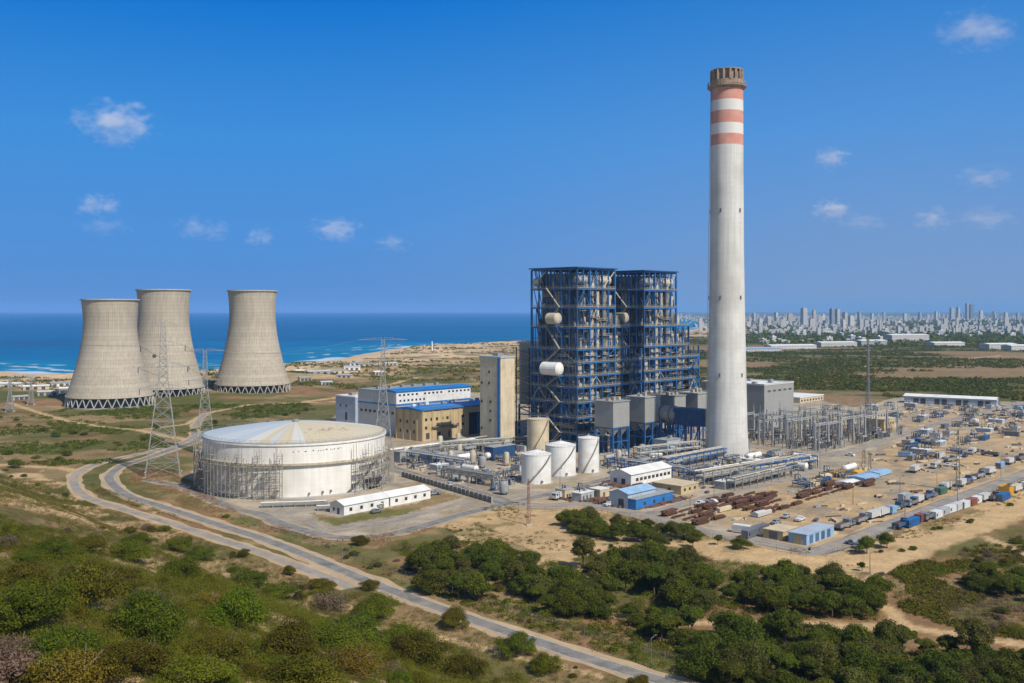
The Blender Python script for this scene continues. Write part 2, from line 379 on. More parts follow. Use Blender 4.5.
TRACKS = [  # (pixel line, half width m, softness)
    ([(10, 404), (22, 407.7), (67, 421), (111, 428), (140, 430), (187, 424), (205, 413.6), (249, 405), (300, 403), (340, 402)], 2.2),
    ([(-60, 462), (0, 465), (60, 468), (75, 471)], 2.5),
    ([(140, 430), (165, 436), (196, 441)], 3),
    ([(282, 610), (330, 621), (364, 627), (423, 633), (488, 649), (540, 662), (600, 676)], 1.0),
    ([(240, 585), (290, 597), (340, 604), (390, 617), (440, 640)], .8),
    ([(894, 563), (866, 582), (868, 595), (897, 616), (906, 629)], 1.8),
    ([(779, 623), (847, 626), (906, 628), (959, 635), (1024, 645), (1100, 655)], 2.4),
    ([(620, 616), (651, 619.7), (713, 623), (779, 623)], 2.0),
    ([(720, 556), (760, 560), (853, 559), (900, 558), (934, 543), (978, 528), (1024, 507), (1100, 482)], 5.0),
    ([(984, 536), (1024, 554), (1080, 575)], 1.6),
    ([(550, 588), (575, 590), (600, 575), (560, 560)], 2.2),
    ([(745, 383), (800, 378), (850, 369), (920, 364), (1000, 356)], 3.5),
    ([(300, 403), (350, 396), (420, 378)], 3),
]
# ---- one sheet from the camera's feet to the horizon
rows = [26.0]
while rows[-1] < 34000: rows.append(rows[-1] * 1.0078)
rows = np.array(rows); tcol = np.linspace(-0.86, 0.86, 620)
YY, TT = np.meshgrid(rows, tcol, indexing='ij'); XX = YY * TT
ZZ = terrain(XX, YY)
X, Y = XX.ravel(), YY.ravel()
S = side(X, Y)
sand = np.array([0.47, 0.325, 0.17]); pale = np.array([0.40, 0.335, 0.25]); dry = np.array([0.245, 0.175, 0.085]); brown = np.array([0.20, 0.135, 0.07])
green = np.array([0.082, 0.090, 0.020]); dgreen = np.array([0.038, 0.056, 0.010]); beach = np.array([0.52, 0.38, 0.235]); straw = np.array([0.30, 0.225, 0.11])
def mixc(c, a, k): k = np.clip(k, 0, 1)[:, None]; return c * (1 - k) + a * k
col = np.tile(dry, (len(X), 1))
n1 = fbm(X / 45, Y / 45, 21); n2 = fbm(X / 14, Y / 14, 22); n3 = fbm(X / 4.5, Y / 4.5, 23, 3); nb = fbm(X / 260, Y / 110, 24)
col = mixc(col, straw, sstep(.5, .7, n2) * .8)
col = mixc(col, brown * np.array([1.15, .95, .9]), sstep(.46, .60, fbm(X / 60, Y / 30, 26)) * .8)
col = mixc(col, green, sstep(.47, .60, n1 * .6 + n2 * .4) * .75)
# west field towards the cooling towers: streaks of green across the dry grass
wf = (1 - sstep(-60, 40, X)) * sstep(380, 460, Y) * (1 - sstep(1000, 1200, Y))
col = mixc(col, green, wf * sstep(.50, .60, fbm(X / 60 + 3, Y / 40, 27)) * .8)
# hillside under the scrub
hill = sstep(6, 34, S)
col = mixc(col, mixc(np.tile(green, (len(X), 1)), brown * 1.25, sstep(.38, .55, n2)), hill * .8)
col = mixc(col, sand, hill * sstep(.55, .62, fbm(X / 22, Y / 13, 28)) * .85)
# plain towards the city
pl = sstep(620, 760, Y) * sstep(-20, 120, X - 0.04 * Y)
col = mixc(col, mixc(np.tile(green * 1.0, (len(X), 1)), dgreen, sstep(.4, .6, n1)), pl * .92)
col = mixc(col, dry * .8, pl * sstep(.5, .62, fbm(X / 70 + 11, Y / 28, 36)) * .7)
col = mixc(col, brown * 1.15, pl * sstep(.63, .72, nb + (n2 - .5) * .12) * (1 - sstep(2300, 2700, Y)))
col = mixc(col, dry * 1.1, pl * sstep(.61, .68, fbm(X / 300 + 5, Y / 60, 31) + (n1 - .5) * .15) * .7 * (1 - sstep(2300, 2700, Y)))
col = mixc(col, np.array([.16, .155, .125]), pl * sstep(2150, 2600, Y) * sstep(.40, .6, fbm(X / 160, Y / 160, 33)) * .8)
# sands near the sea
dc = pdist(COAST, X, Y); dn = sstep(380, 170, dc + (n1 - .5) * 260)
west = 1 - sstep(5200, 7000, Y)
col = mixc(col, mixc(np.tile(beach, (len(X), 1)), green, sstep(.56, .66, fbm(X / 70, Y / 26, 34)) * sstep(60, 150, dc) * .7), dn * west)
mid = sstep(900, 1000, Y) * (1 - sstep(1900, 2300, Y)) * (1 - sstep(60, 200, X)) * (1 - dn)
col = mixc(col, sand * .8, mid * sstep(.5, .6, fbm(X / 160, Y / 60, 35)) * .85)
# plant ground
pk = soft(PLANT, X, Y, 5, 14, 40)
col = mixc(col, mixc(np.tile(pale, (len(X), 1)), dry * 1.2, sstep(.52, .66, n2) * .7), pk)
col = mixc(col, np.array([.26, .235, .20]), pk * sstep(.5, .62, fbm(X / 20 + 9, Y / 20, 41)) * .6)
for poly, amp, seed, k in ((SAND_C, 7, 42, 1), (SAND_Y, 3, 43, .95), (SAND_B, 6, 44, .85)):
    col = mixc(col, mixc(np.tile(sand, (len(X), 1)), sand * .8, sstep(.5, .65, n2) * .6), soft(poly, X, Y, amp, 14, seed) * k)
yd = np.maximum(soft(SAND_Y, X, Y, 3, 14, 43), soft(SAND_B, X, Y, 6, 14, 44))
col = mixc(col, np.array([.30, .25, .185]), yd * sstep(.47, .60, fbm(X / 13 + 4, Y / 13, 51)) * .6)
col = mixc(col, np.array([.20, .175, .14]), yd * sstep(.56, .64, fbm(X / 8 + 7, Y / 8, 52)) * .55)
col = mixc(col, sand, soft(SAND_W, X, Y, 18, 22, 45) * sstep(.40, .52, n2) * .95)
for poly, seed in ((LAWN_T, 46), (LAWN_H, 47)):
    col = mixc(col, mixc(np.tile(dry * 1.02, (len(X), 1)), green * 1.3, sstep(.48, .6, n2) * .7), soft(poly, X, Y, 1.5, 8, seed))
col = mixc(col, brown * 1.2, soft(BROWN_R, X, Y, 40, 120, 48) * .8)
# scattered low green on the sand
col = mixc(col, green * 1.1, sstep(.60, .66, fbm(X / 11, Y / 7, 49)) * soft(SAND_C, X, Y, 3, 10, 50) * .55)
for line, hw in TRACKS:
    ln = GP(line) if line[0][1] > 350 else line
    d = pdist(ln, X, Y)
    col = mixc(col, sand * 1.05, (1 - sstep(hw * .7, hw * 1.35, d + (n3 - .5) * hw * 1.4)) * .95)
col *= (0.86 + 0.28 * n3)[:, None]
nr, nc = YY.shape
idx = np.arange(nr * nc).reshape(nr, nc)
quads = np.stack([idx[:-1, :-1], idx[:-1, 1:], idx[1:, 1:], idx[1:, :-1]], -1).reshape(-1, 4)
def npmesh(name, verts, faces, mat, colors=None, smooth=False):
    me = bpy.data.meshes.new(name); nv, nf, k = len(verts), len(faces), faces.shape[1]
    me.vertices.add(nv); me.vertices.foreach_set('co', np.ascontiguousarray(verts, np.float32).ravel())
    me.loops.add(nf * k); me.loops.foreach_set('vertex_index', np.ascontiguousarray(faces, np.int32).ravel())
    me.polygons.add(nf); me.polygons.foreach_set('loop_start', np.arange(0, nf * k, k, dtype=np.int32))
    if smooth: me.polygons.foreach_set('use_smooth', np.ones(nf, bool))
    me.update(calc_edges=True)
    if colors is not None:
        a = me.color_attributes.new('cover', 'FLOAT_COLOR', 'POINT')
        a.data.foreach_set('color', np.concatenate([colors, np.ones((nv, 1))], 1).astype(np.float32).ravel())
    me.materials.append(mat)
    o = bpy.data.objects.new(name, me); COL.objects.link(o); return o

gm = bpy.data.materials.new('ground_cover'); gm.use_nodes = True
n = gm.node_tree.nodes; l = gm.node_tree.links; b = n['Principled BSDF']; b.inputs['Roughness'].default_value = 1.0; b.inputs['Specular IOR Level'].default_value = .1
at = n.new('ShaderNodeAttribute'); at.attribute_name = 'cover'; tc = n.new('ShaderNodeTexCoord')
t1 = n.new('ShaderNodeTexNoise'); t1.inputs['Scale'].default_value = .9; t1.inputs['Detail'].default_value = 6; t1.inputs['Roughness'].default_value = .7; l.new(tc.outputs['Object'], t1.inputs['Vector'])
t2 = n.new('ShaderNodeTexNoise'); t2.inputs['Scale'].default_value = .16; t2.inputs['Detail'].default_value = 5; l.new(tc.outputs['Object'], t2.inputs['Vector'])
mr = n.new('ShaderNodeMapRange'); mr.inputs[1].default_value = .3; mr.inputs[2].default_value = .7; mr.inputs[3].default_value = .72; mr.inputs[4].default_value = 1.25; l.new(t1.outputs['Fac'], mr.inputs[0])
mr2 = n.new('ShaderNodeMapRange'); mr2.inputs[1].default_value = .3; mr2.inputs[2].default_value = .7; mr2.inputs[3].default_value = .85; mr2.inputs[4].default_value = 1.15; l.new(t2.outputs['Fac'], mr2.inputs[0])
mm = n.new('ShaderNodeMath'); mm.operation = 'MULTIPLY'; l.new(mr.outputs[0], mm.inputs[0]); l.new(mr2.outputs[0], mm.inputs[1])
sc_ = n.new('ShaderNodeVectorMath'); sc_.operation = 'SCALE'; l.new(at.outputs['Color'], sc_.inputs[0]); l.new(mm.outputs[0], sc_.inputs['Scale']); l.new(sc_.outputs[0], b.inputs['Base Color'])
bp = n.new('ShaderNodeBump'); bp.inputs['Strength'].default_value = .5; bp.inputs['Distance'].default_value = .5; l.new(t1.outputs['Fac'], bp.inputs['Height']); l.new(bp.outputs[0], b.inputs['Normal'])
structure(npmesh('ground', np.stack([X, Y, ZZ.ravel()], 1), quads, gm, col, True))

# ---- sea
srow = [900.0]
while srow[-1] < 26000: srow.append(srow[-1] * 1.010)
srow = np.array(srow); scol = np.linspace(-0.9, 0.45, 420)
SY, ST = np.meshgrid(srow, scol, indexing='ij'); SX = SY * ST
x, y = SX.ravel(), SY.ravel(); sea_in = inside(SEAPOLY, x, y); d = np.where(sea_in, pdist(COAST, x, y), 0)
deep = np.array([.001, .100, .262]); shal = np.array([.004, .165, .32]); mid_ = np.array([.001, .122, .295])
sc = np.tile(deep, (len(x), 1)); sc = mixc(sc, mid_, 1 - sstep(200, 1100, d + (fbm(x / 500, y / 900, 60) - .5) * 900)); sc = mixc(sc, shal, 1 - sstep(40, 260, d + (fbm(x / 120, y / 200, 61) - .5) * 200))
sc = mixc(sc, deep * .8, sstep(.55, .7, fbm(x / 900, y / 420, 62)) * .5)
fo = np.zeros(len(x))
for off, wd in ((6, 11), (42, 6), (80, 5)):
    dd = np.abs(d - off - (fbm(x / 60, y / 60, 63 + int(off)) - .5) * 40)
    fo = np.maximum(fo, (1 - sstep(wd * .5, wd, dd)) * (sstep(.56, .66, fbm(x / 90, y / 50, 66 + int(off))) if off > 20 else sstep(.45, .6, fbm(x / 120, y / 90, 69))))
sc = mixc(sc, np.array([.62, .68, .70]), fo * .7 * (1 - sstep(4000, 5000, y)))
idx = np.arange(len(x)).reshape(SY.shape)
sq = np.stack([idx[:-1, :-1], idx[:-1, 1:], idx[1:, 1:], idx[1:, :-1]], -1).reshape(-1, 4)
sm = bpy.data.materials.new('sea_water'); sm.use_nodes = True
n = sm.node_tree.nodes; l = sm.node_tree.links; b = n['Principled BSDF']; b.inputs['Roughness'].default_value = .55; b.inputs['Specular IOR Level'].default_value = .12
at = n.new('ShaderNodeAttribute'); at.attribute_name = 'cover'; tc = n.new('ShaderNodeTexCoord')
mp = n.new('ShaderNodeMapping'); mp.inputs['Scale'].default_value = (.018, .05, 1); l.new(tc.outputs['Object'], mp.inputs[0])
t1 = n.new('ShaderNodeTexNoise'); t1.inputs['Scale'].default_value = 1.0; t1.inputs['Detail'].default_value = 7; l.new(mp.outputs[0], t1.inputs['Vector'])
mr = n.new('ShaderNodeMapRange'); mr.inputs[1].default_value = .3; mr.inputs[2].default_value = .7; mr.inputs[3].default_value = .8; mr.inputs[4].default_value = 1.2; l.new(t1.outputs['Fac'], mr.inputs[0])
sc_ = n.new('ShaderNodeVectorMath'); sc_.operation = 'SCALE'; l.new(at.outputs['Color'], sc_.inputs[0]); l.new(mr.outputs[0], sc_.inputs['Scale']); l.new(sc_.outputs[0], b.inputs['Base Color'])
bp = n.new('ShaderNodeBump'); bp.inputs['Strength'].default_value = .6; bp.inputs['Distance'].default_value = 2.0; l.new(t1.outputs['Fac'], bp.inputs['Height']); l.new(bp.outputs[0], b.inputs['Normal'])
structure(npmesh('sea', np.stack([x, y, np.full(len(x), -1.6)], 1), sq, sm, sc, True))

# ---- roads: strips that follow the ground, with kerbs and lines on the asphalt
def resample(pts, step=3.0):
    p = [Vector((a, b_)) for a, b_ in pts]; p = [p[0] * 2 - p[1]] + p + [p[-1] * 2 - p[-2]]; out = []
    for i in range(1, len(p) - 2):
        k = max(2, int((p[i + 1] - p[i]).length / step))
        for j in range(k):
            t = j / k; a, b_, c, d_ = p[i - 1], p[i], p[i + 1], p[i + 2]
            out.append(0.5 * ((2 * b_) + (c - a) * t + (2 * a - 5 * b_ + 4 * c - d_) * t * t + (3 * b_ - a - 3 * c + d_) * t ** 3))
    out.append(p[-2]); return out
def strip(name, pts, offs, mat, lift, kind='structure', jag=0.0, thick=0.0, seed=0):
    c = resample(pts); L = []
    for i, q in enumerate(c):
        t = (c[min(i + 1, len(c) - 1)] - c[max(i - 1, 0)]).normalized(); nn = Vector((-t.y, t.x))
        row = []
        for k, o in enumerate(offs):
            oo = o
            if jag and k in (0, len(offs) - 1):
                oo = o * (1 + jag * (2 * float(fbm(np.array([i * .35 + 40 * k]), np.array([seed + .5]), 80, 3)[0]) - 1))
            row.append(q + nn * oo)
        L.append(row)
    A = np.array([[(p.x, p.y) for p in r] for r in L]); zz = terrain(A[..., 0], A[..., 1]); zz = np.maximum(zz, np.max(zz, 1, keepdims=True) - .3) + lift
    m = len(offs); v = np.concatenate([A, zz[..., None]], 2).reshape(-1, 3); idx = np.arange(len(v)).reshape(len(L), m)
    q = np.stack([idx[:-1, :-1], idx[1:, :-1], idx[1:, 1:], idx[:-1, 1:]], -1).reshape(-1, 4)[:, ::-1]
    o = npmesh(name, v, q, mat); o['kind'] = kind
    if thick:
        md = o.modifiers.new('t', 'SOLIDIFY'); md.thickness = thick; md.offset = 1
    return o
def road(pts, w_, mat, shoulder=1.6, kerb=False, line=None, z=0.03, seed=0):
    p = GP(pts)
    if shoulder: strip('verge', p, [-w_ / 2 - shoulder, -w_ / 2, w_ / 2, w_ / 2 + shoulder], M['dirt'], z, jag=.5, seed=seed)
    strip('road', p, [-w_ / 2, -w_ / 4, 0, w_ / 4, w_ / 2], mat, z + .02, jag=.07, seed=seed)
    if kerb:
        for s in (-1, 1): strip('kerb', p, [s * (w_ / 2) - .15, s * (w_ / 2) + .15], M['kerb'], z + .02, thick=.13)
    if line:
        for o in line: strip('road_line', p, [o - .09, o + .09], M['line'], z + .03)
road(ROAD_ASPHALT, 4.7, M['asphalt'], 1.8, line=(-2.1, 2.1), seed=1)
road([(205, 413.6), (196, 425), (192, 438), (165, 448), (135, 455), (100, 463), (78, 473), (74, 482), (83, 495), (115.5, 507), (169.5, 523), (225, 541), (270, 556), (328, 578), (352, 588)], 3.4, M['asphalt2'], 1.7, seed=2, z=.02)
road([(146, 480), (168, 484), (185, 488), (231, 507.5), (260, 514), (282, 524), (318, 534), (340, 537.5), (375, 537), (416, 528), (468, 513), (511, 502.5), (560, 492), (610, 478), (660, 467), (700, 459)], 5.6, M['asphalt'], 1.0, kerb=True, line=(-2.5, 2.5), seed=3, z=.06)
road([(386, 462), (391, 468), (438, 482), (493, 498), (505, 503)], 7.5, M['asphalt'], .6, kerb=True, line=(0,), seed=4, z=.10)
road([(505, 503), (545, 506), (579, 504), (600, 507), (660, 519), (707, 532), (760, 542), (800, 550), (815, 552), (853, 540), (931, 509), (1024, 474), (1100, 446)], 7.5, M['asphalt2'], 1.4, kerb=True, seed=5, z=.05)
road([(643, 516), (660, 511), (707, 498), (761, 486), (812, 473)], 5.5, M['asphalt2'], .8, seed=6, z=.08)
road([(690, 470), (735, 448), (770, 448), (800, 453), (836, 454), (870, 445), (907, 433), (960, 418), (1024, 402)], 7.0, M['asphalt2'], 1.0, kerb=True, seed=7, z=.07)
road([(836, 454), (800, 463), (765, 472)], 6, M['asphalt2'], .8, seed=8, z=.09)
road([(990, 424), (1010, 440), (940, 462), (905, 470)], 5.0, M['dirt'], 0, seed=10, z=.04)
road([(306, 521), (330, 531), (370, 525), (420, 514), (470, 500)], 3.2, M['asphalt2'], .3, seed=11, z=.04)

# ---- air
hz = MB().box(-36000, -300, -7.5, 36000, 36500, 214)
hm = bpy.data.materials.new('air'); hm.use_nodes = True
hn = hm.node_tree.nodes; hn.remove(hn['Principled BSDF'])
pv = hn.new('ShaderNodeVolumePrincipled'); pv.inputs['Color'].default_value = (.28, .56, 1.0, 1); pv.inputs['Density'].default_value = 5.0e-5
hm.node_tree.links.new(pv.outputs[0], hn['Material Output'].inputs['Volume'])
tag(hz.build('haze', hm), 'thin pale blue sea haze over the plain', 'haze', kind='stuff')
# ================================================================== LARGE STRUCTURES
def loc(px, py, z=0.0):
    x, y = G(px, py, z); return (x, y, z)

# ---- cooling towers
def ct_mat():
    m = pmat('cooling_tower_concrete', (0.44, 0.385, 0.305), .95, .06, .05, .14, dirt=(0.25, 0.22, 0.18), dirt_amt=.35, dirt_scale=.035)
    n = m.node_tree.nodes; l = m.node_tree.links; b = n['Principled BSDF']
    src = b.inputs['Base Color'].links[0].from_socket
    tc = n.new('ShaderNodeTexCoord'); sx = n.new('ShaderNodeSeparateXYZ'); l.new(tc.outputs['Object'], sx.inputs[0])
    at = n.new('ShaderNodeMath'); at.operation = 'ARCTAN2'; l.new(sx.outputs[1], at.inputs[0]); l.new(sx.outputs[0], at.inputs[1])
    def line(sock, mulv, per, wd, dep):
        a = n.new('ShaderNodeMath'); a.operation = 'MULTIPLY'; a.inputs[1].default_value = mulv; l.new(sock, a.inputs[0])
        p = n.new('ShaderNodeMath'); p.operation = 'PINGPONG'; p.inputs[1].default_value = per / 2; l.new(a.outputs[0], p.inputs[0])
        r = n.new('ShaderNodeMapRange'); r.inputs[1].default_value = 0; r.inputs[2].default_value = wd; r.inputs[3].default_value = 1 - dep; r.inputs[4].default_value = 1; l.new(p.outputs[0], r.inputs[0]); return r.outputs[0]
    a = line(at.outputs[0], 80 / (2 * math.pi), 1.0, .22, .13); c = line(sx.outputs[2], 1.0, 3.0, .5, .12)
    # lift bands: each pour a slightly different tone
    fl = n.new('ShaderNodeMath'); fl.operation = 'SNAP'; fl.inputs[1].default_value = 3.0; l.new(sx.outputs[2], fl.inputs[0])
    wnz = n.new('ShaderNodeTexWhiteNoise'); wnz.noise_dimensions = '1D'; l.new(fl.outputs[0], wnz.inputs['W'])
    wr = n.new('ShaderNodeMapRange'); wr.inputs[3].default_value = .93; wr.inputs[4].default_value = 1.06; l.new(wnz.outputs['Value'], wr.inputs[0])
    mu = n.new('ShaderNodeMath'); mu.operation = 'MULTIPLY'; l.new(a, mu.inputs[0]); l.new(c, mu.inputs[1])
    mu2 = n.new('ShaderNodeMath'); mu2.operation = 'MULTIPLY'; l.new(mu.outputs[0], mu2.inputs[0]); l.new(wr.outputs[0], mu2.inputs[1])
    s = n.new('ShaderNodeVectorMath'); s.operation = 'SCALE'; l.new(src, s.inputs[0]); l.new(mu2.outputs[0], s.inputs['Scale']); l.new(s.outputs[0], b.inputs['Base Color'])
    return m
M['ct'] = ct_mat()
def cooling_tower(x, y, rb, rt, h, colh, label):
    t = thing('cooling_tower', label, 'cooling tower', (x, y, 0), R.random(), 'hyperbolic cooling towers by the sea')
    rth = rt * 0.935; zt = h * 0.80
    def rad(z):
        if z > zt: k = (z - zt) / (h - zt); return rth + (rt - rth) * k ** 1.6
        c = (zt - colh) / math.sqrt((rb / rth) ** 2 - 1); return rth * math.sqrt(1 + ((zt - z) / c) ** 2)
    zs = [colh + (h - colh) * i / 40 for i in range(41)]
    prof = [(rad(z), z) for z in zs] + [(rad(z) - .7, z) for z in zs[::-1]]
    sh = MB(); sh.lathe(prof + [prof[0]], 96, cap=False)
    o = sh.build('shell', M['ct'], t); smooth_by_angle(o, 40)
    rim = MB().lathe([(rt - .8, h - .1), (rt + .9, h - .1), (rt + .9, h + .9), (rt - .8, h + .9), (rt - .8, h - .1)], 96, cap=False); rim.build('rim_walkway', M['concrete'], t)
    lin_ = MB().lathe([(rb - .9, colh - 1.0), (rb + .7, colh - 1.0), (rb + .5, colh + .1), (rb - .9, colh + .1), (rb - .9, colh - 1.0)], 96, cap=False); lin_.build('ring_beam', M['ct'], t)
    MB().lathe([(rb + 1.7, -.6), (rb + 1.7, .6), (rb + 1.3, .6), (rb + 1.3, .2), (0, .4)], 64, cap=False).build('basin', M['concrete'], t)
    MB().lathe([(rb - 5.5, .3), (rb - 6.0, colh + 2), (0, colh + 2)], 48, cap=False).build('fill_pack', M['darkpart'], t)
    n_ = 32; c0 = MB(); a = 2 * math.pi / n_ / 2
    c0.beam(((rb + 1.0) * math.cos(-a), (rb + 1.0) * math.sin(-a), .5), ((rb - .1) * math.cos(0), 0, colh - 1.0), .62)
    c0.beam(((rb + 1.0) * math.cos(a), (rb + 1.0) * math.sin(a), .5), ((rb - .1) * math.cos(0), 0, colh - 1.0), .62)
    c = c0.build('support_column', M['concrete'], t)
    for k in range(1, n_):
        d = c.copy(); COL.objects.link(d); d.rotation_euler = (0, 0, 2 * math.pi * k / n_); d.parent = t
    return t
cooling_tower(-312, 773, 31.6, 20.9, 81.6, 8.6, 'leftmost beige concrete cooling tower, shorter looking and nearest the camera')
cooling_tower(-297, 849, 33.0, 22.0, 90.6, 9.2, 'middle beige concrete cooling tower, partly hidden behind its left neighbour')
cooling_tower(-232, 890, 32.3, 21.4, 90.6, 9.2, 'rightmost beige concrete cooling tower, standing alone behind the white tank')

# ---- striped chimney
def chim_mat():
    m = pmat('chimney_concrete', (0.60, 0.59, 0.56), .9, .05, .10, .10, dirt=(0.30, 0.28, 0.25), dirt_amt=.5, dirt_scale=.06, seams=[(2, 2.5, .09, .2)])
    n = m.node_tree.nodes; l = m.node_tree.links; b = n['Principled BSDF']; src = b.inputs['Base Color'].links[0].from_socket
    tc = n.new('ShaderNodeTexCoord'); sx = n.new('ShaderNodeSeparateXYZ'); l.new(tc.outputs['Object'], sx.inputs[0])
    d = n.new('ShaderNodeMath'); d.operation = 'DIVIDE'; d.inputs[1].default_value = 200; l.new(sx.outputs[2], d.inputs[0])
    r = n.new('ShaderNodeValToRGB'); r.color_ramp.interpolation = 'CONSTANT'; e = r.color_ramp.elements
    K = 504.6 / F; zz = lambda py: (HCAM + (PY0 - py) * K) / 200
    red = (.56, .23, .165, 1); wh = (.66, .64, .61, 1); no = (0, 0, 0, 0)
    st = [(0, no), (zz(146.5), red), (zz(136), wh), (zz(125), red), (zz(113.6), wh), (zz(102), red), (zz(92), no)]
    e[0].position, e[0].color = st[0]; e[1].position, e[1].color = st[-1]
    for p, c in st[1:-1]: q = e.new(p); q.color = c
    l.new(d.outputs[0], r.inputs[0])
    nz = n.new('ShaderNodeTexNoise'); nz.inputs['Scale'].default_value = .25; nz.inputs['Detail'].default_value = 5; l.new(tc.outputs['Object'], nz.inputs[0])
    mr = n.new('ShaderNodeMapRange'); mr.inputs[1].default_value = .35; mr.inputs[2].default_value = .7; mr.inputs[3].default_value = 1; mr.inputs[4].default_value = .72; l.new(nz.outputs['Fac'], mr.inputs[0])
    f = n.new('ShaderNodeMath'); f.operation = 'MULTIPLY'; l.new(r.outputs['Alpha'], f.inputs[0]); l.new(mr.outputs[0], f.inputs[1])
    mx = n.new('ShaderNodeMix'); mx.data_type = 'RGBA'; l.new(f.outputs[0], mx.inputs[0]); l.new(src, mx.inputs[6]); l.new(r.outputs[0], mx.inputs[7]); l.new(mx.outputs[2], b.inputs['Base Color'])
    return m
M['chim'] = chim_mat()
M['soot'] = pmat('sooty_concrete', (0.34, 0.255, 0.19), .95, .25, .4, .25)
t = thing('chimney', 'tall grey concrete chimney with red and white bands near its top', 'chimney', (109.0, 505, 0))
K = 504.6 / F; zt = HCAM + (PY0 - 85) * K
prof = [(11.1, 0), (10.8, 3), (10.2, 14), (9.5, 46), (8.8, 80), (8.45, 105), (8.25, 140), (8.15, 170), (8.1, zt)]
smooth_by_angle(MB().lathe(prof, 72, cap=False).build('shaft', M['chim'], t))
MB().lathe([(7.4, zt - 6), (7.4, zt), (8.2, zt)], 48, cap=False).build('inner_lining', M['darkpart'], t)
zg = HCAM + (PY0 - 88) * K
MB().lathe([(8.2, zg - 1.2), (9.8, zg), (9.8, zg + .3), (8.2, zg + .35)], 56, cap=False).build('gallery', M['soot'], t)
gr = MB()
for k in range(40):
    a = 2 * math.pi * k / 40; gr.beam((9.6 * math.cos(a), 9.6 * math.sin(a), zg), (9.6 * math.cos(a), 9.6 * math.sin(a), zg + 2.4), .18)
for h_ in (1.2, 2.3): gr.lathe([(9.5, zg + h_), (9.7, zg + h_), (9.7, zg + h_ + .18), (9.5, zg + h_ + .18), (9.5, zg + h_)], 56, cap=False)
gr.build('gallery_railing', M['soot'], t)
zc = HCAM + (PY0 - 81.5) * K; ztop = HCAM + (PY0 - 70.5) * K
MB().lathe([(8.3, zg + .3), (8.3, zc)], 56, cap=False).build('crown_base', M['soot'], t)
MB().lathe([(7.0, zc - .2), (7.0, ztop - .5), (8.1, ztop - .5), (8.1, ztop), (6.4, ztop), (6.4, zc)], 56, cap=False).build('cap_ring', M['soot'], t)
for k in range(16):
    a = 2 * math.pi * k / 16; m = MB(); m.beam((7.9 * math.cos(a), 7.9 * math.sin(a), zc - .2), (7.9 * math.cos(a), 7.9 * math.sin(a), ztop - .4), .55 if k % 4 else 1.6, 1.0)
    m.build('crown_pillar', M['soot'], t)
for zz_, ks in ((41.5, 5), (80.3, 5), (124, 5)):
    for k in range(ks):
        a = math.radians(-102 - 22 + 72 * k); rr = np.interp(zz_, [p[1] for p in prof], [p[0] for p in prof]) + .02
        m = MB(); m.beam((rr * math.cos(a), rr * math.sin(a), zz_ - .9), (rr * math.cos(a), rr * math.sin(a), zz_ + .9), 1.0, .5); m.build('vent_opening', M['darkpart'], t)
ld = MB(); a = math.radians(-165)
for s in (-.35, .35):
    ld.beam((11.9 * math.cos(a) + s * math.sin(a), 11.9 * math.sin(a) - s * math.cos(a), 0), (8.7 * math.cos(a) + s * math.sin(a), 8.7 * math.sin(a) - s * math.cos(a), zg), .14)
ld.build('ladder', M['galvdark'], t)

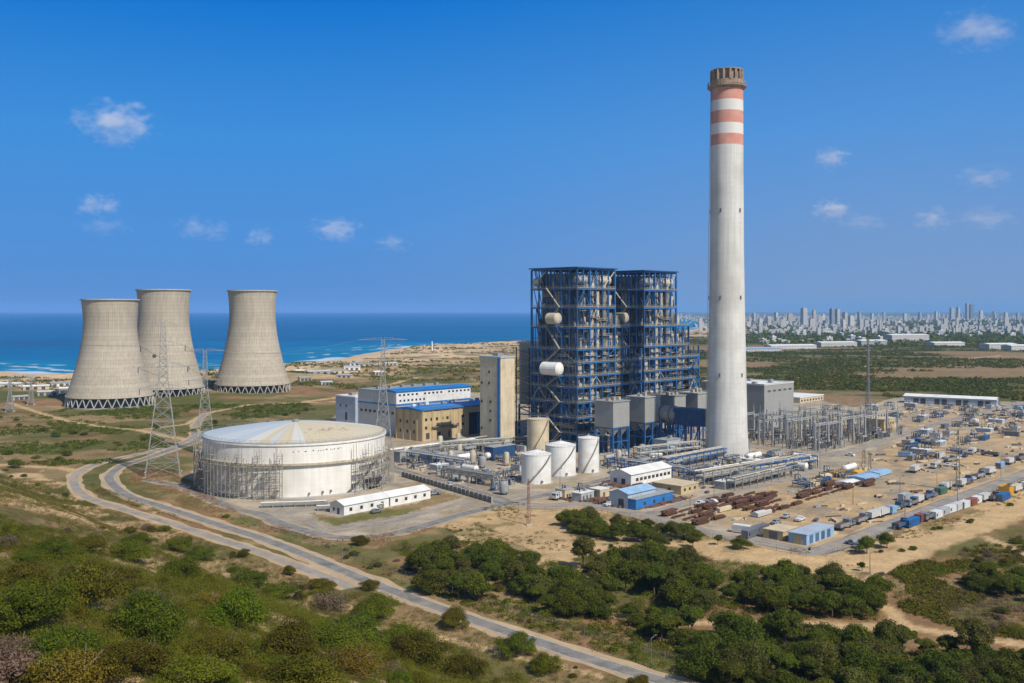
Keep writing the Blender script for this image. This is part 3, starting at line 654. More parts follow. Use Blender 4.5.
# ---- big white tank with scaffolding
TX, TY, TR, TH = -93.2, 429.0, 38.3, 21.5
def tank_mat():
    m = pmat('tank_white_shell', (0.76, 0.735, 0.685), .6, .05, .12, .09, dirt=(0.46, 0.41, 0.33), dirt_amt=.4, dirt_scale=.09, seams=[(2, 2.4, .12, .10)])
    return m
M['tankshell'] = tank_mat()
def tankroof_mat():
    m = pmat('tank_roof_plates', (0.50, 0.50, 0.47), .7, .08, .15, dirt=(0.40, 0.34, 0.24), dirt_amt=.5, dirt_scale=.08)
    n = m.node_tree.nodes; l = m.node_tree.links; b = n['Principled BSDF']; src = b.inputs['Base Color'].links[0].from_socket
    tc = n.new('ShaderNodeTexCoord'); sx = n.new('ShaderNodeSeparateXYZ'); l.new(tc.outputs['Object'], sx.inputs[0])
    at = n.new('ShaderNodeMath'); at.operation = 'ARCTAN2'; l.new(sx.outputs[1], at.inputs[0]); l.new(sx.outputs[0], at.inputs[1])
    mr = n.new('ShaderNodeMapRange'); mr.inputs[1].default_value = -math.pi; mr.inputs[2].default_value = math.pi; l.new(at.outputs[0], mr.inputs[0])
    r = n.new('ShaderNodeValToRGB'); r.color_ramp.interpolation = 'CONSTANT'; e = r.color_ramp.elements
    blue = (.40, .47, .53, 1); tanc = (.54, .46, .31, 1); pal = (.56, .55, .50, 1); bl2 = (.46, .51, .54, 1)
    # sectors: the seaward half pale blue, sand coloured plates towards the plant
    st = [(0, blue), (.10, bl2), (.155, blue), (.19, pal), (.215, tanc), (.235, bl2), (.25, tanc), (.275, pal), (.30, tanc), (.40, (.55, .48, .34, 1)), (.50, tanc), (.56, pal), (.62, bl2), (.72, blue), (.86, bl2), (.93, blue)]
    e[0].position, e[0].color = st[0]; e[1].position, e[1].color = st[-1]
    for p, c in st[1:-1]: q = e.new(p); q.color = c
    l.new(mr.outputs[0], r.inputs[0])
    mx = n.new('ShaderNodeMix'); mx.data_type = 'RGBA'; mx.inputs[0].default_value = .88; l.new(src, mx.inputs[6]); l.new(r.outputs[0], mx.inputs[7])
    p = n.new('ShaderNodeMath'); p.operation = 'MULTIPLY'; p.inputs[1].default_value = 48 / (2 * math.pi); l.new(at.outputs[0], p.inputs[0])
    q = n.new('ShaderNodeMath'); q.operation = 'PINGPONG'; q.inputs[1].default_value = .5; l.new(p.outputs[0], q.inputs[0])
    k = n.new('ShaderNodeMapRange'); k.inputs[1].default_value = 0; k.inputs[2].default_value = .08; k.inputs[3].default_value = .86; k.inputs[4].default_value = 1; l.new(q.outputs[0], k.inputs[0])
    s = n.new('ShaderNodeVectorMath'); s.operation = 'SCALE'; l.new(mx.outputs[2], s.inputs[0]); l.new(k.outputs[0], s.inputs['Scale']); l.new(s.outputs[0], b.inputs['Base Color'])
    return m
M['tankroof'] = tankroof_mat()
tk = thing('storage_tank', 'huge round white storage tank with low domed roof, girded by scaffolding', 'storage tank', (TX, TY, 0))
smooth_by_angle(MB().lathe([(TR, 0), (TR, TH)], 128, cap=False).build('shell', M['tankshell'], tk))
rp = [(TR - .1, TH - .15), (TR + .35, TH + .1)] + [((TR - .4) * q, TH + .15 + 4.3 * (1 - q ** 1.5)) for q in np.linspace(1, 0.001, 14)]
smooth_by_angle(MB().lathe(rp, 128, cap=False).build('roof', M['tankroof'], tk), 25)
MB().lathe([(TR, 12.6), (TR + 1.2, 12.8), (TR + 1.2, 13.6), (TR, 13.6)], 96, cap=False).build('wind_girder', M['beigepart'], tk)
MB().lathe([(TR, TH - 1.0), (TR + .45, TH - 1.0), (TR + .45, TH - .4), (TR, TH - .4)], 96, cap=False).build('top_girder', M['white'], tk)
MB().lathe([(TR + 2.5, -.3), (TR + 2.5, .45), (TR - .5, .45)], 96, cap=False).build('ring_foundation', M['concrete'], tk)
rr = MB()
for k in range(96):
    a = 2 * math.pi * k / 96; c, s = math.cos(a), math.sin(a); rr.beam(((TR - .2) * c, (TR - .2) * s, TH), ((TR - .2) * c, (TR - .2) * s, TH + 1.1), .07)
for h_ in (.55, 1.1): rr.lathe([(TR - .24, TH + h_), (TR - .16, TH + h_), (TR - .16, TH + h_ + .07), (TR - .24, TH + h_ + .07), (TR - .24, TH + h_)], 96, cap=False)
rr.build('roof_railing', M['galv'], tk)
MB().lathe([(0.01, TH + 5.5), (1.4, TH + 5.5), (1.4, TH + 4.2), (1.1, TH + 4.2)], 16, cap=False).build('roof_vent', M['galv'], tk)
# dark unpainted plates and stencilled marks on the upper courses
mk = MB(); rng = random.Random(5)
for a, w_, h_, z in [(-93, .5, .7, 17.9), (-90, .4, .6, 18.1), (-86, .7, .7, 18.0), (-81.5, .5, .8, 18.2), (-78.5, .35, .7, 18.0), (-77, .35, .7, 18.1), (-75.5, .35, .7, 18.1), (-73.5, .7, .8, 18.3), (-71, .3, .7, 18.3), (-70, .3, .7, 18.2), (-68.5, .5, .6, 18.4), (-66, .5, .8, 18.3), (-64.5, .6, .4, 18.6)]:
    a = math.radians(a + 14); w_ *= .6; h_ *= .6; c, s = math.cos(a), math.sin(a); tx, ty = -s, c; r0 = TR + .02
    mk.add([(r0 * c - tx * w_, r0 * s - ty * w_, z), (r0 * c + tx * w_, r0 * s + ty * w_, z), (r0 * c + tx * w_, r0 * s + ty * w_, z + h_), (r0 * c - tx * w_, r0 * s - ty * w_, z + h_)], [(0, 1, 2, 3)])
mk.build('stencilled_marking', M['galvdark'], tk)
dp = MB()
for k in range(40):
    a = math.radians(rng.gauss(-42, 17)); rr_ = rng.gauss(.62, .05) * TR; z = TH + .55 + 4.3 * (1 - (rr_ / TR) ** 1.5)
    dp.cbox(rr_ * math.cos(a), rr_ * math.sin(a), z - .5, rng.uniform(.3, 1.3), rng.uniform(.2, .6), rng.uniform(.45, .65))
dp.build('loose_roof_plates', M['beigepart'], tk); 
# tank fittings: manholes, nozzle and spiral stair
for a, z, r_ in ((-62, 1.8, .45), (-57, 2.0, .4), (-70, 1.6, .4)):
    a = math.radians(a); c, s = math.cos(a), math.sin(a); MB().tube(((TR - .1) * c, (TR - .1) * s, z), ((TR + .8) * c, (TR + .8) * s, z), r_, 12).build('manhole', M['galvdark'], tk)
st = MB()
for k in range(60):
    a = math.radians(-46 + 30 * k / 60); c, s = math.cos(a), math.sin(a); z = .5 + (TH - 8.8) * k / 60
    st.beam((TR * c, TR * s, z), ((TR + 1.2) * c, (TR + 1.2) * s, z), .45, .1); st.beam(((TR + 1.2) * c, (TR + 1.2) * s, z), ((TR + 1.2) * c, (TR + 1.2) * s, z + 1.1), .08)
st.build('spiral_stair', M['galvdark'], tk)

M['scaf'] = pmat('scaffold_tube', (0.30, 0.275, 0.225), .7, .2, .8)
def scaffold(a0, a1, label, seed, top, lifts):
    rng = random.Random(seed)
    t = thing('scaffold', label, 'scaffolding', (TX, TY, 0), 0, 'scaffolds round the white tank')
    n_ = int(abs(a1 - a0) / 3.0)
    n_ = min(n_, 30); ang = [math.radians(a0 + (a1 - a0) * k / n_) for k in range(n_ + 1)]
    ht = [top * (0.82 + .18 * math.sin(k * 1.7 + seed)) for k in range(n_ + 1)]
    for a, h_ in zip(ang, ht):
        for r_ in (TR + 1.7, TR + 3.6):
            MB().beam((r_ * math.cos(a), r_ * math.sin(a), 0), (r_ * math.cos(a), r_ * math.sin(a), h_ + (.8 if r_ > TR + 3 else 0)), .17).build('post', M['scaf'], t)
    for j in range(lifts):
        z = 2.0 + (top - 3.0) * j / (lifts - 1); L = MB(); D = MB(); B = MB()
        for k in range(n_):
            if z > min(ht[k], ht[k + 1]) or rng.random() < .10: continue
            pa, pb = ang[k], ang[k + 1]
            for r_ in (TR + 1.7, TR + 3.6):
                for dz in (0, 1.0): L.beam((r_ * math.cos(pa), r_ * math.sin(pa), z + dz), (r_ * math.cos(pb), r_ * math.sin(pb), z + dz), .12)
            L.beam(((TR + 1.7) * math.cos(pa), (TR + 1.7) * math.sin(pa), z), ((TR + 3.6) * math.cos(pa), (TR + 3.6) * math.sin(pa), z), .12)
            if rng.random() < .45:
                am = (pa + pb) / 2; L_ = (pb - pa) * (TR + 2.6)
                D.add([(r_ * math.cos(a), r_ * math.sin(a), z + dz) for dz in (.06, .14) for r_, a in ((TR + 1.8, pa), (TR + 3.5, pa), (TR + 3.5, pb), (TR + 1.8, pb))], [(0, 3, 2, 1)[::-1], (4, 5, 6, 7)[::-1], (0, 1, 5, 4)[::-1], (1, 2, 6, 5)[::-1], (2, 3, 7, 6)[::-1], (3, 0, 4, 7)[::-1]])
            if (k + j) % 2 == 0: B.beam(((TR + 3.65) * math.cos(pa), (TR + 3.65) * math.sin(pa), z), ((TR + 3.65) * math.cos(pb), (TR + 3.65) * math.sin(pb), z + (top - 3) / (lifts - 1)), .11)
        L.add(D.v, D.f); L.build('working_platform', M['scaf'], t)
        if B.f: B.build('brace', M['scaf'], t)
    return t
scaffold(-166, -85, 'grey scaffolding wrapped round the left half of the big white tank', 1, 20.5, 6)
scaffold(-43, 8, 'grey scaffolding covering the right side of the big white tank', 2, 20, 6)
scaffold(172, 193, 'dark narrow scaffolding at the far left edge of the big white tank', 3, 15, 6)
# ---- boilers in blue steel frames
def build_boiler():
    rng = random.Random(21)
    t = thing('boiler_house', 'nearer left boiler in an open blue steel frame, rising above the white tanks', 'boiler', (33.9, 519, 0), PA, 'open steel boilers of the power plant')
    g = [0, 10.5, 21, 32]; H1, H2, H3 = 95.5, 64.5, 52.5
    lv = [9, 17, 25, 33, 39, 46, 53, 64.5, 75, 85]
    cols = [(x, y, H1) for x in g for y in g] + [(45, y, H2) for y in g] + [(56, y, H3) for y in g]
    for x, y, h_ in cols: MB().cbox(x, y, 0, .85, .85, h_).build('column', M['bluesteel2'] if (x + y) % 3 else M['bluesteel'], t)
    def ext(z): return 56 if z <= H3 else 45 if z <= H2 else 32
    for z in lv + [H1]:
        b = MB(); xe = [x for x in g + [45, 56] if x <= ext(z)]
        for y in g: b.beam((xe[0], y, z), (xe[-1], y, z), .5, .7)
        for x in xe: b.beam((x, 0, z - .03), (x, 32, z - .03), .45, .62)
        b.build('floor_beam', M['bluesteel2'], t)
        if z < H1:
            d = MB(); e_ = ext(z)
            d.box(.6, .6, z + .5, e_ - .6, 4.4, z + .62); d.box(.6, 4.4, z + .5, 4.4, 31.4, z + .62); d.box(28.7, 4.4, z + .5, e_ - .6, 31.4, z + .62); d.box(4.4, 28.7, z + .5, 28.7, 31.4, z + .62)
            d.build('deck', M['grating'], t)
            r = MB(); zz = z + .62
            for p, q in (((0, -.45), (e_, -.45)), ((-.45, 0), (-.45, 32)), ((e_ + .45, 0), (e_ + .45, 32))):
                n_ = int(math.hypot(q[0] - p[0], q[1] - p[1]) / 2.1)
                for k in range(n_ + 1):
                    x = p[0] + (q[0] - p[0]) * k / n_; y = p[1] + (q[1] - p[1]) * k / n_; r.beam((x, y, zz - .5), (x, y, zz + 1.15), .11)
                for h_ in (.6, 1.15): r.beam((*p, zz + h_), (*q, zz + h_), .11)
                r.beam((*p, zz + .1), (*q, zz + .1), .08, .3)
            r.build('handrail', M['rail'], t)
    MB().box(-1.2, -1.2, H1 + .5, 33.2, 33.2, H1 + 1.1).build('roof', M['bluesteel'], t)
    # braces: blue and pale ones on the two visible faces
    zs = [0] + lv + [H1]
    for i in range(len(zs) - 1):
        z0, z1 = zs[i], zs[i + 1]
        for f in range(2):
            seq = g + ([45, 56] if f == 0 and z1 <= H3 else [45] if f == 0 and z1 <= H2 else [])
            for k in range(len(seq) - 1):
                if rng.random() < .52: continue
                a, b = seq[k], seq[k + 1]
                if rng.random() < .5: a, b = b, a
                p, q = ((a, -.1, z0 + .3), (b, -.1, z1 - .3)) if f == 0 else ((-.1, a, z0 + .3), (-.1, b, z1 - .3))
                if rng.random() < .6:
                    m = MB(); mid = ((p[0] + q[0]) / 2, (p[1] + q[1]) / 2, z1 - .3); q0 = (q[0], q[1], z0 + .3)
                    m.beam(p, mid, .3); m.beam(q0, mid, .3)
                else: m = MB(); m.beam(p, q, .34)
                m.build('brace', M['beigepart'] if rng.random() < .34 else M['bluesteel2'], t)
    # secondary posts and beams between the main floors
    for q, h_ in ((5.2, H1), (15.7, H1), (26.5, H1), (38.5, H2), (50.5, H3)):
        MB().cbox(q, -.05, 0, .5, .5, h_).build('secondary_post', M['bluesteel2'], t)
        if q < 32: MB().cbox(-.05, q, 0, .5, .5, h_).build('secondary_post', M['bluesteel2'], t)
    sp = MB()
    for i in range(len(zs) - 1):
        z0, z1 = zs[i], zs[i + 1]
        for k in range(26):
            x = rng.uniform(1, ext(z1) - 1); x2 = x + rng.choice((0, 0, -4, 4)); sp.beam((x, rng.choice((0, 2.0, 4)), z0), (min(max(x2, 0), ext(z1)), rng.choice((0, 2, 4)), z1), .26)
            y = rng.uniform(1, 31); sp.beam((rng.choice((0, 3.0)), y, z0), (0, y, z1), .3)
        zm = (z0 + z1) / 2
        if i < 8: sp.beam((0, .2, zm), (ext(z1), .2, zm), .28); sp.beam((.2, 0, zm), (.2, 32, zm), .28)
    sp.build('secondary_steel', M['bluesteel'], t)
    # pressure part casing, roof gear, hopper
    c = MB(); c.box(4.6, 4.6, 16, 28.5, 28.5, 88); o = c.build('furnace_casing', M['casing'], t)
    m = MB(); m.add([(6.5, 6.5, 16), (26, 6.5, 16), (26, 26, 16), (6.5, 26, 16), (13, 14, 7), (20, 14, 7), (20, 19, 7), (13, 19, 7)], [(0, 1, 5, 4)[::-1], (1, 2, 6, 5)[::-1], (2, 3, 7, 6)[::-1], (3, 0, 4, 7)[::-1], (4, 5, 6, 7)[::-1]]); m.build('ash_hopper', M['casing'], t)
    MB().box(29, 7, 20, 43.5, 25, 60).build('economiser_casing', M['casing'], t)
    MB().box(44, 8, 22, 54, 24, 44).build('gas_duct', M['casing'], t)
    pent = MB().box(3.5, 4, 86, 29, 28, 93.5); pent.build('penthouse_casing', M['greypart'], t)
    MB().hcyl((3, 3.4, 90), (12, 3.4, 90), 2.6, 18).build('steam_drum', M['greypart'], t)
    MB().hcyl((18.5, 3.2, 90), (29.5, 3.2, 90), 2.9, 18).build('steam_drum', M['beigepart'], t)
    MB().hcyl((2.4, 27, 89), (2.4, 31.5, 89), 2.2, 16).build('steam_drum', M['beigepart'], t)
    for x in (8, 14, 20, 25): MB().cbox(x, 3, 86, 2.2, 3, 6.5).build('vent_silencer', M['beigepart'] if x % 4 else M['greypart'], t)
    MB().hcyl((-3.6, 9.0, 43), (-3.6, 20.0, 43), 3.5, 20).build('white_surge_drum', M['white'], t)
    MB().hcyl((-3.0, 10.5, 69.5), (-3.0, 17.0, 69.5), 3.0, 20).build('beige_surge_drum', M['beigepart'], t)
    sd = MB()
    for z, y0, y1 in ((39.2, 9, 20), (66, 11, 16.5)):
        for y in (y0, y1): sd.beam((-4.6, y, z), (0, y, z), .5); sd.beam((-4.6, y, z), (0, y, z - 5), .4)
    sd.build('drum_bracket', M['bluesteel2'], t)
    for k in range(58):                                              # ducts and risers
        f = rng.random(); r_ = rng.uniform(.35, 1.15); mat = M['beigepart'] if rng.random() < .5 else M['greypart']; m = MB()
        if f < .4:
            x, y = (rng.uniform(2, 40), rng.uniform(2, 5.5)) if rng.random() < .6 else (rng.uniform(2, 5.5), rng.uniform(2, 30)); z0 = rng.choice(lv[:6]); top = 62 if x > 30 else 84; m.tube((x, y, z0), (x, y, min(top, z0 + rng.uniform(12, 40))), r_, 10)
        elif f < .75:
            z = rng.uniform(12, 60 if rng.random() < .6 else 82); x0 = rng.uniform(1, 18); y = rng.uniform(1.5, 5); m.tube((x0, y, z), (min(x0 + rng.uniform(8, 22), 44 if z < 60 else 31), y, z), r_, 10)
        else:
            z = rng.uniform(12, 82); y0 = rng.uniform(1, 14); x = rng.uniform(1.5, 5); m.tube((x, y0, z), (x, y0 + rng.uniform(7, 16), z), r_, 10)
        m.build('pipe', mat, t)
    for k in range(190):                                             # plant on the decks
        z = rng.choice(lv) + .62; e_ = ext(z - .62) - 1.5; mat = rng.choice((M['beigepart'], M['beigepart'], M['greypart'], M['lightgrey'], M['darkpart'], M['darkpart'], M['rail'], M['galv']))
        s = [rng.uniform(.8, 3.4), rng.uniform(.8, 2.6), rng.uniform(1, 4.5)]
        q = rng.random(); s[2] = rng.uniform(1, 6.0)
        if q < .62: x, y = rng.uniform(1.5, e_), rng.uniform(1.4, 4.2)
        elif q < .85: x, y = rng.uniform(1.4, 4.2), rng.uniform(2, 30)
        else: x, y = rng.uniform(max(28, e_ - 14), e_), rng.uniform(1.5, 24)
        m = MB()
        if rng.random() < .6: m.cbox(x, y, z, *s); m.cbox(x + .3, y, z + s[2], s[0] * .4, s[1] * .5, .5)
        elif rng.random() < .5: m.tube((x, y, z), (x, y, z + s[2] + 1), s[1] * .5, 12)
        else: m.hcyl((x, y, z + s[1] * .6), (x + s[0] + 1, y, z + s[1] * .6), s[1] * .5, 12)
        m.build(('deck_equipment', 'valve_station', 'cable_cabinet')[k % 3], mat, t)
    for k in range(40):                                              # small platforms between the floors
        i = rng.randrange(1, len(zs) - 2); z = zs[i] + (zs[i + 1] - zs[i]) * rng.uniform(.35, .7); e_ = ext(zs[i + 1]); L = rng.uniform(3, 9); m = MB()
        if rng.random() < .68: x = rng.uniform(.5, e_ - L); m.box(x, -.9, z, x + L, 3.6, z + .15); m.beam((x, -.9, z + 1.1), (x + L, -.9, z + 1.1), .12); [m.beam((x + q * L / 4, -.9, z), (x + q * L / 4, -.9, z + 1.1), .1) for q in range(5)]
        else: x = rng.uniform(.5, 31 - L); m.box(-.9, x, z, 3.6, x + L, z + .15); m.beam((-.9, x, z + 1.1), (-.9, x + L, z + 1.1), .12); [m.beam((-.9, x + q * L / 4, z), (-.9, x + q * L / 4, z + 1.1), .1) for q in range(5)]
        m.build('side_platform', rng.choice((M['rail'], M['beigepart'], M['grating'])), t)
    for x, y, z0, z1, r_ in ((13.5, 2.2, 26, 84, 1.9), (24, 2.4, 40, 85, 2.2), (38, 2.2, 10, 62, 1.8), (27.5, 2, 9, 52, 1.3), (2.2, 15, 33, 84, 1.5), (50, 2.5, 10, 45, 1.6), (18.5, 1.8, 53, 84, 1.4)):
        m = MB(); m.tube((x, y, z0), (x, y, z1), r_, 16)
        for q in range(int((z1 - z0) / 7)): m.tube((x, y, z0 + 3 + q * 7), (x, y, z0 + 3.5 + q * 7), r_ + .25, 16)
        m.build('flue_riser', M['casing'] if x > 20 else M['beigepart'], t)
    for x0, x1, z0, z1 in ((21.5, 30.5, 76.2, 82), (22, 31, 66, 72.5), (11, 20, 86, 92), (33, 42, 40, 45), (46, 54, 26, 31.5), (8, 18, 47, 52), (12, 20, 66, 71), (24, 36, 54, 60)):
        MB().box(x0, .9, z0, x1, 4.4, z1).build('air_duct', (M['beigepart'], M['casing'], M['greypart'])[int(x0) % 3], t)
    ss = MB()                                                        # stairs in the left bay
    for i in range(len(zs) - 2):
        z0, z1 = zs[i], zs[i + 1]; ss.beam((-1.6, 10.8 if i % 2 else 20, z0 + .6), (-1.6, 20 if i % 2 else 10.8, z1 + .6), 1.1, .3)
        ss.beam((-2.1, 10.8 if i % 2 else 20, z0 + 1.7), (-2.1, 20 if i % 2 else 10.8, z1 + 1.7), .1)
        ss.box(-2.3, 9.3, z1 + .5, -.3, 10.8, z1 + .62); ss.box(-2.3, 20, z1 + .5, -.3, 21.5, z1 + .62)
    ss.build('staircase', M['rail'], t)
    xs = MB()
    for i in range(6):
        z0, z1 = zs[i], zs[i + 1]; x0 = 47; xs.beam((x0 if i % 2 else x0 + 8, -1.4, z0 + .6), (x0 + 8 if i % 2 else x0, -1.4, z1 + .6), 1.1, .3)
    xs.build('staircase', M['bluesteel2'], t)
    return t
b1 = build_boiler()
b2 = copy_tree(b1); b2['label'] = 'farther right boiler in an open blue steel frame, just left of the chimney'
o2 = Vector((33.9, 519, 0)) + U * 58.8; b2.location = o2

# ---- electrostatic precipitators / grey boxes on blue legs
def hopper_unit(px, py, sx, sy, zb, zt, label, base=None):
    t = thing('precipitator', label, 'precipitator', base or (*G(px, py), 0), PA, 'grey boxes on blue legs under the boilers')
    MB().box(0, 0, zb, sx, sy, zt).build('casing', M['greywall'], t)
    MB().box(-.4, -.4, zt, sx + .4, sy + .4, zt + .5).build('top_deck', M['greypart'], t)
    r = MB()
    for p, q in (((0, 0), (sx, 0)), ((0, 0), (0, sy)), ((sx, 0), (sx, sy))):
        for k in range(6): x = p[0] + (q[0] - p[0]) * k / 5; y = p[1] + (q[1] - p[1]) * k / 5; r.beam((x, y, zt + .5), (x, y, zt + 1.7), .1)
        r.beam((*p, zt + 1.7), (*q, zt + 1.7), .1)
    r.build('handrail', M['rail'], t)
    for i in range(2):
        for j in range(2): 
            x0, y0 = i * sx / 2, j * sy / 2; m = MB()
            m.add([(x0 + .2, y0 + .2, zb), (x0 + sx / 2 - .2, y0 + .2, zb), (x0 + sx / 2 - .2, y0 + sy / 2 - .2, zb), (x0 + .2, y0 + sy / 2 - .2, zb), (x0 + sx / 4, y0 + sy / 4, zb - 5.5)], [(1, 0, 4), (2, 1, 4), (3, 2, 4), (0, 3, 4), (0, 1, 2, 3)])
            m.build('hopper', M['greypart'], t)
    for x in (.3, sx / 2, sx - .3):
        for y in (.3, sy - .3): MB().cbox(x, y, 0, .7, .7, zb).build('leg', M['bluesteel2'], t)
    b = MB()
    for z in (zb * .5, zb - .4):
        b.beam((.3, .3, z), (sx - .3, .3, z), .4); b.beam((.3, .3, z), (.3, sy - .3, z), .4); b.beam((sx - .3, .3, z), (sx - .3, sy - .3, z), .4)
    b.beam((.3, .3, .3), (sx / 2, .3, zb * .5), .3); b.beam((sx - .3, .3, .3), (sx / 2, .3, zb * .5), .3); b.beam((.3, .3, zb * .5), (.3, sy - .3, zb), .3)
    b.build('bracing', M['bluesteel2'], t)
    for k in range(3): MB().cbox(2 + k * sx / 3.2, sy * .4, zt + .5, 1.5, 2, R.uniform(1, 2.4)).build('rapper_box', M['beigepart'], t)
p0 = Vector((50.9, 501, 0))
hopper_unit(0, 0, 13.6, 12, 14.6, 27.4, 'first grey box on blue legs, directly right of the tall white tank', base=p0)
hopper_unit(0, 0, 14, 12, 15, 28, 'second grey box on blue legs, between the boilers in the middle', base=p0 + U * 27)
hopper_unit(0, 0, 12, 12, 17, 27, 'third grey box on blue legs, well left of the chimney foot', base=p0 + U * 53)
hopper_unit(0, 0, 12, 12, 17, 27, 'fourth grey box on blue legs, peeping out right behind the chimney edge', base=p0 + U * 77)

# ---- flue ducts to the chimney
t = thing('flue_duct', 'big round grey flue duct turning blue where it meets the chimney', 'duct', (0, 0, 0))
MB().hcyl((72, 545, 19), (88, 523, 19), 4.2, 20, .1).build('round_duct', M['greypart'], t)
MB().beam((87, 524, 18.5), (103, 509.5, 18.5), 7.6, 8.6).build('square_duct', M['bluesteel'], t)
for x, y in ((74, 542), (82, 531), (89, 522), (95, 516.5)):
    m = MB(); m.beam((x - 2.6, y - 2, 0), (x - 2.6, y - 2, 15), .7); m.beam((x + 2.6, y + 2, 0), (x + 2.6, y + 2, 15), .7); m.beam((x - 2.6, y - 2, 14.5), (x + 2.6, y + 2, 14.5), .7); m.beam((x - 2.6, y - 2, .5), (x + 2.6, y + 2, 14), .4); m.build('trestle', M['bluesteel2'], t)
for k in range(4): MB().lathe([(4.5, -.25), (4.5, .25), (4.15, .25), (4.15, -.25), (4.5, -.25)], 20, cap=False).build('stiffener_ring', M['galvdark'], t).matrix_local = Matrix.Translation(Vector((72, 545, 19)).lerp(Vector((88, 523, 19)), .1 + .25 * k)) @ Vector((16, -22, 0)).to_track_quat('Z', 'Y').to_matrix().to_4x4()
t = thing('fan_house', 'low dark blue fan house with openings beneath the flue duct', 'fan house', tuple(Vector((62, 515, 0)) + U * 6), PA)
MB().box(0, 14, 0, 40, 26, 9).build('wall', M['bluesteel'], t); MB().box(-.5, 13.5, 9, 40.5, 26.5, 9.6).build('roof', M['greypart'], t)
for k in range(5): MB().box(2 + k * 7.6, 13.85, .2, 7 + k * 7.6, 14.0, 6).build('doorway', M['darkpart'], t)

# ---- coal bunker bay with open stairs behind the boilers
t = thing('bunker_bay', 'dark open bunker bay with rusty beige stair landings beside the blue boilers', 'bunker bay', (33.9, 519, 0), PA)
MB().box(18, 38, 20, 72, 58, 55).build('bunker_wall', M['greywall'], t); MB().box(17.2, 37.2, 55, 72.8, 58.8, 56).build('roof', M['greypart'], t)
for x in (18, 30, 42, 54, 70):
    for y in (38, 58): MB().cbox(x, y, 0, .9, .9, 20).build('column', M['bluesteel'], t)
for i in range(13):
    z = 2.5 + 4.0 * i; m = MB(); m.box(14.4, 37.6, z, 17.9, 57, z + .25)
    for y in np.linspace(38, 57, 9): m.beam((14.4, y, z), (14.4, y, z + 1.2), .12)
    m.beam((14.4, 38, z + 1.2), (14.4, 57, z + 1.2), .14); m.beam((14.2, 40 if i % 2 else 54, z), (14.2, 54 if i % 2 else 40, z + 4), 1.0, .3); m.build('stair_landing', M['beigepart'] if i % 3 else M['rail'], t)
for y in (37.8, 47, 57): MB().beam((14.4, y, 0), (14.4, y, 53), .45).build('stair_post', M['rust'], t)
MB().tube((16.4, 44, 0), (16.4, 44, 50), 1.1, 12).build('downpipe', M['greypart'], t)
# ================================================================== BUILDINGS
def windows(t, face, along0, along1, n_, z, w_, h_, sx, sy, jitter=0, seed=0, door=False, mat=None, inset=.03):
    """face: 'f' the side at y=0 facing the sun, 'l' the side at x=0"""
    rng = random.Random(seed)
    for k in range(n_):
        c = along0 + (along1 - along0) * (k + .5) / n_ + rng.uniform(-jitter, jitter)
        m = MB()
        if face == 'f': m.box(c - w_ / 2, -inset, z, c + w_ / 2, .01, z + h_)
        else: m.box(-inset, c - w_ / 2, z, .01, c + w_ / 2, z + h_)
        o = m.build('door' if door else 'window', mat or M['glass'], t)
        s = MB()
        if face == 'f': s.box(c - w_ / 2 - .1, -.16, z - .12, c + w_ / 2 + .1, -.001, z - .01)
        else: s.box(-.16, c - w_ / 2 - .1, z - .12, -.001, c + w_ / 2 + .1, z - .01)
        if not door and h_ < 3: s.build('sill', M['kerb'], o)

def B(name, label, cat, px, py, rz=PA, group=None): return thing(name, label, cat, (*G(px, py), 0), rz, group)

# turbine hall: tall upper hall and the tan annex in front of it
t = B('turbine_hall', 'large turbine hall with bright blue roof and white upper wall', 'industrial hall', 396, 436)
MB().box(0, 0, 0, 61, 36, 25.6).build('wall', M['lightgrey'], t)
MB().box(.3, -.12, 18.6, 60.7, .0, 25.5).build('white_upper_wall', M['white'], t)
MB().gable(0, 0, 61, 15, 25.6, 26.1, 27.2, .7).build('roof', M['blueroof'], t); MB().box(-.3, 15.8, 25.6, 61.3, 36.3, 26.0).build('flat_roof', M['greypart'], t)
MB().box(-.15, -.2, 17.6, 61.15, -.02, 18.5).build('blue_band', M['blueshed'], t); MB().box(-.2, 0, 17.6, -.02, 36, 18.5).build('blue_band', M['blueshed'], t)
for k in range(18):
    if k in (5, 11): continue
    MB().box(2 + k * 3.3, -.2, 23.2, 3.6 + k * 3.3, -.1, 24.3).build('window', M['glass'], t)
for k in range(7): MB().box(2.5 + k * 3.1, -.2, 19.8, 3.9 + k * 3.1, -.1, 21.0).build('window', M['glass'], t)
for k in range(8): MB().box(-.08, 2 + k * 4.2, 12.5, .0, 4.2 + k * 4.2, 14).build('window', M['glass'], t)
for k in range(6): MB().cbox(6 + k * 9.5, 24, 26.0, 2.2, 2.2, 1.6).build('roof_ventilator', M['galv'], t)

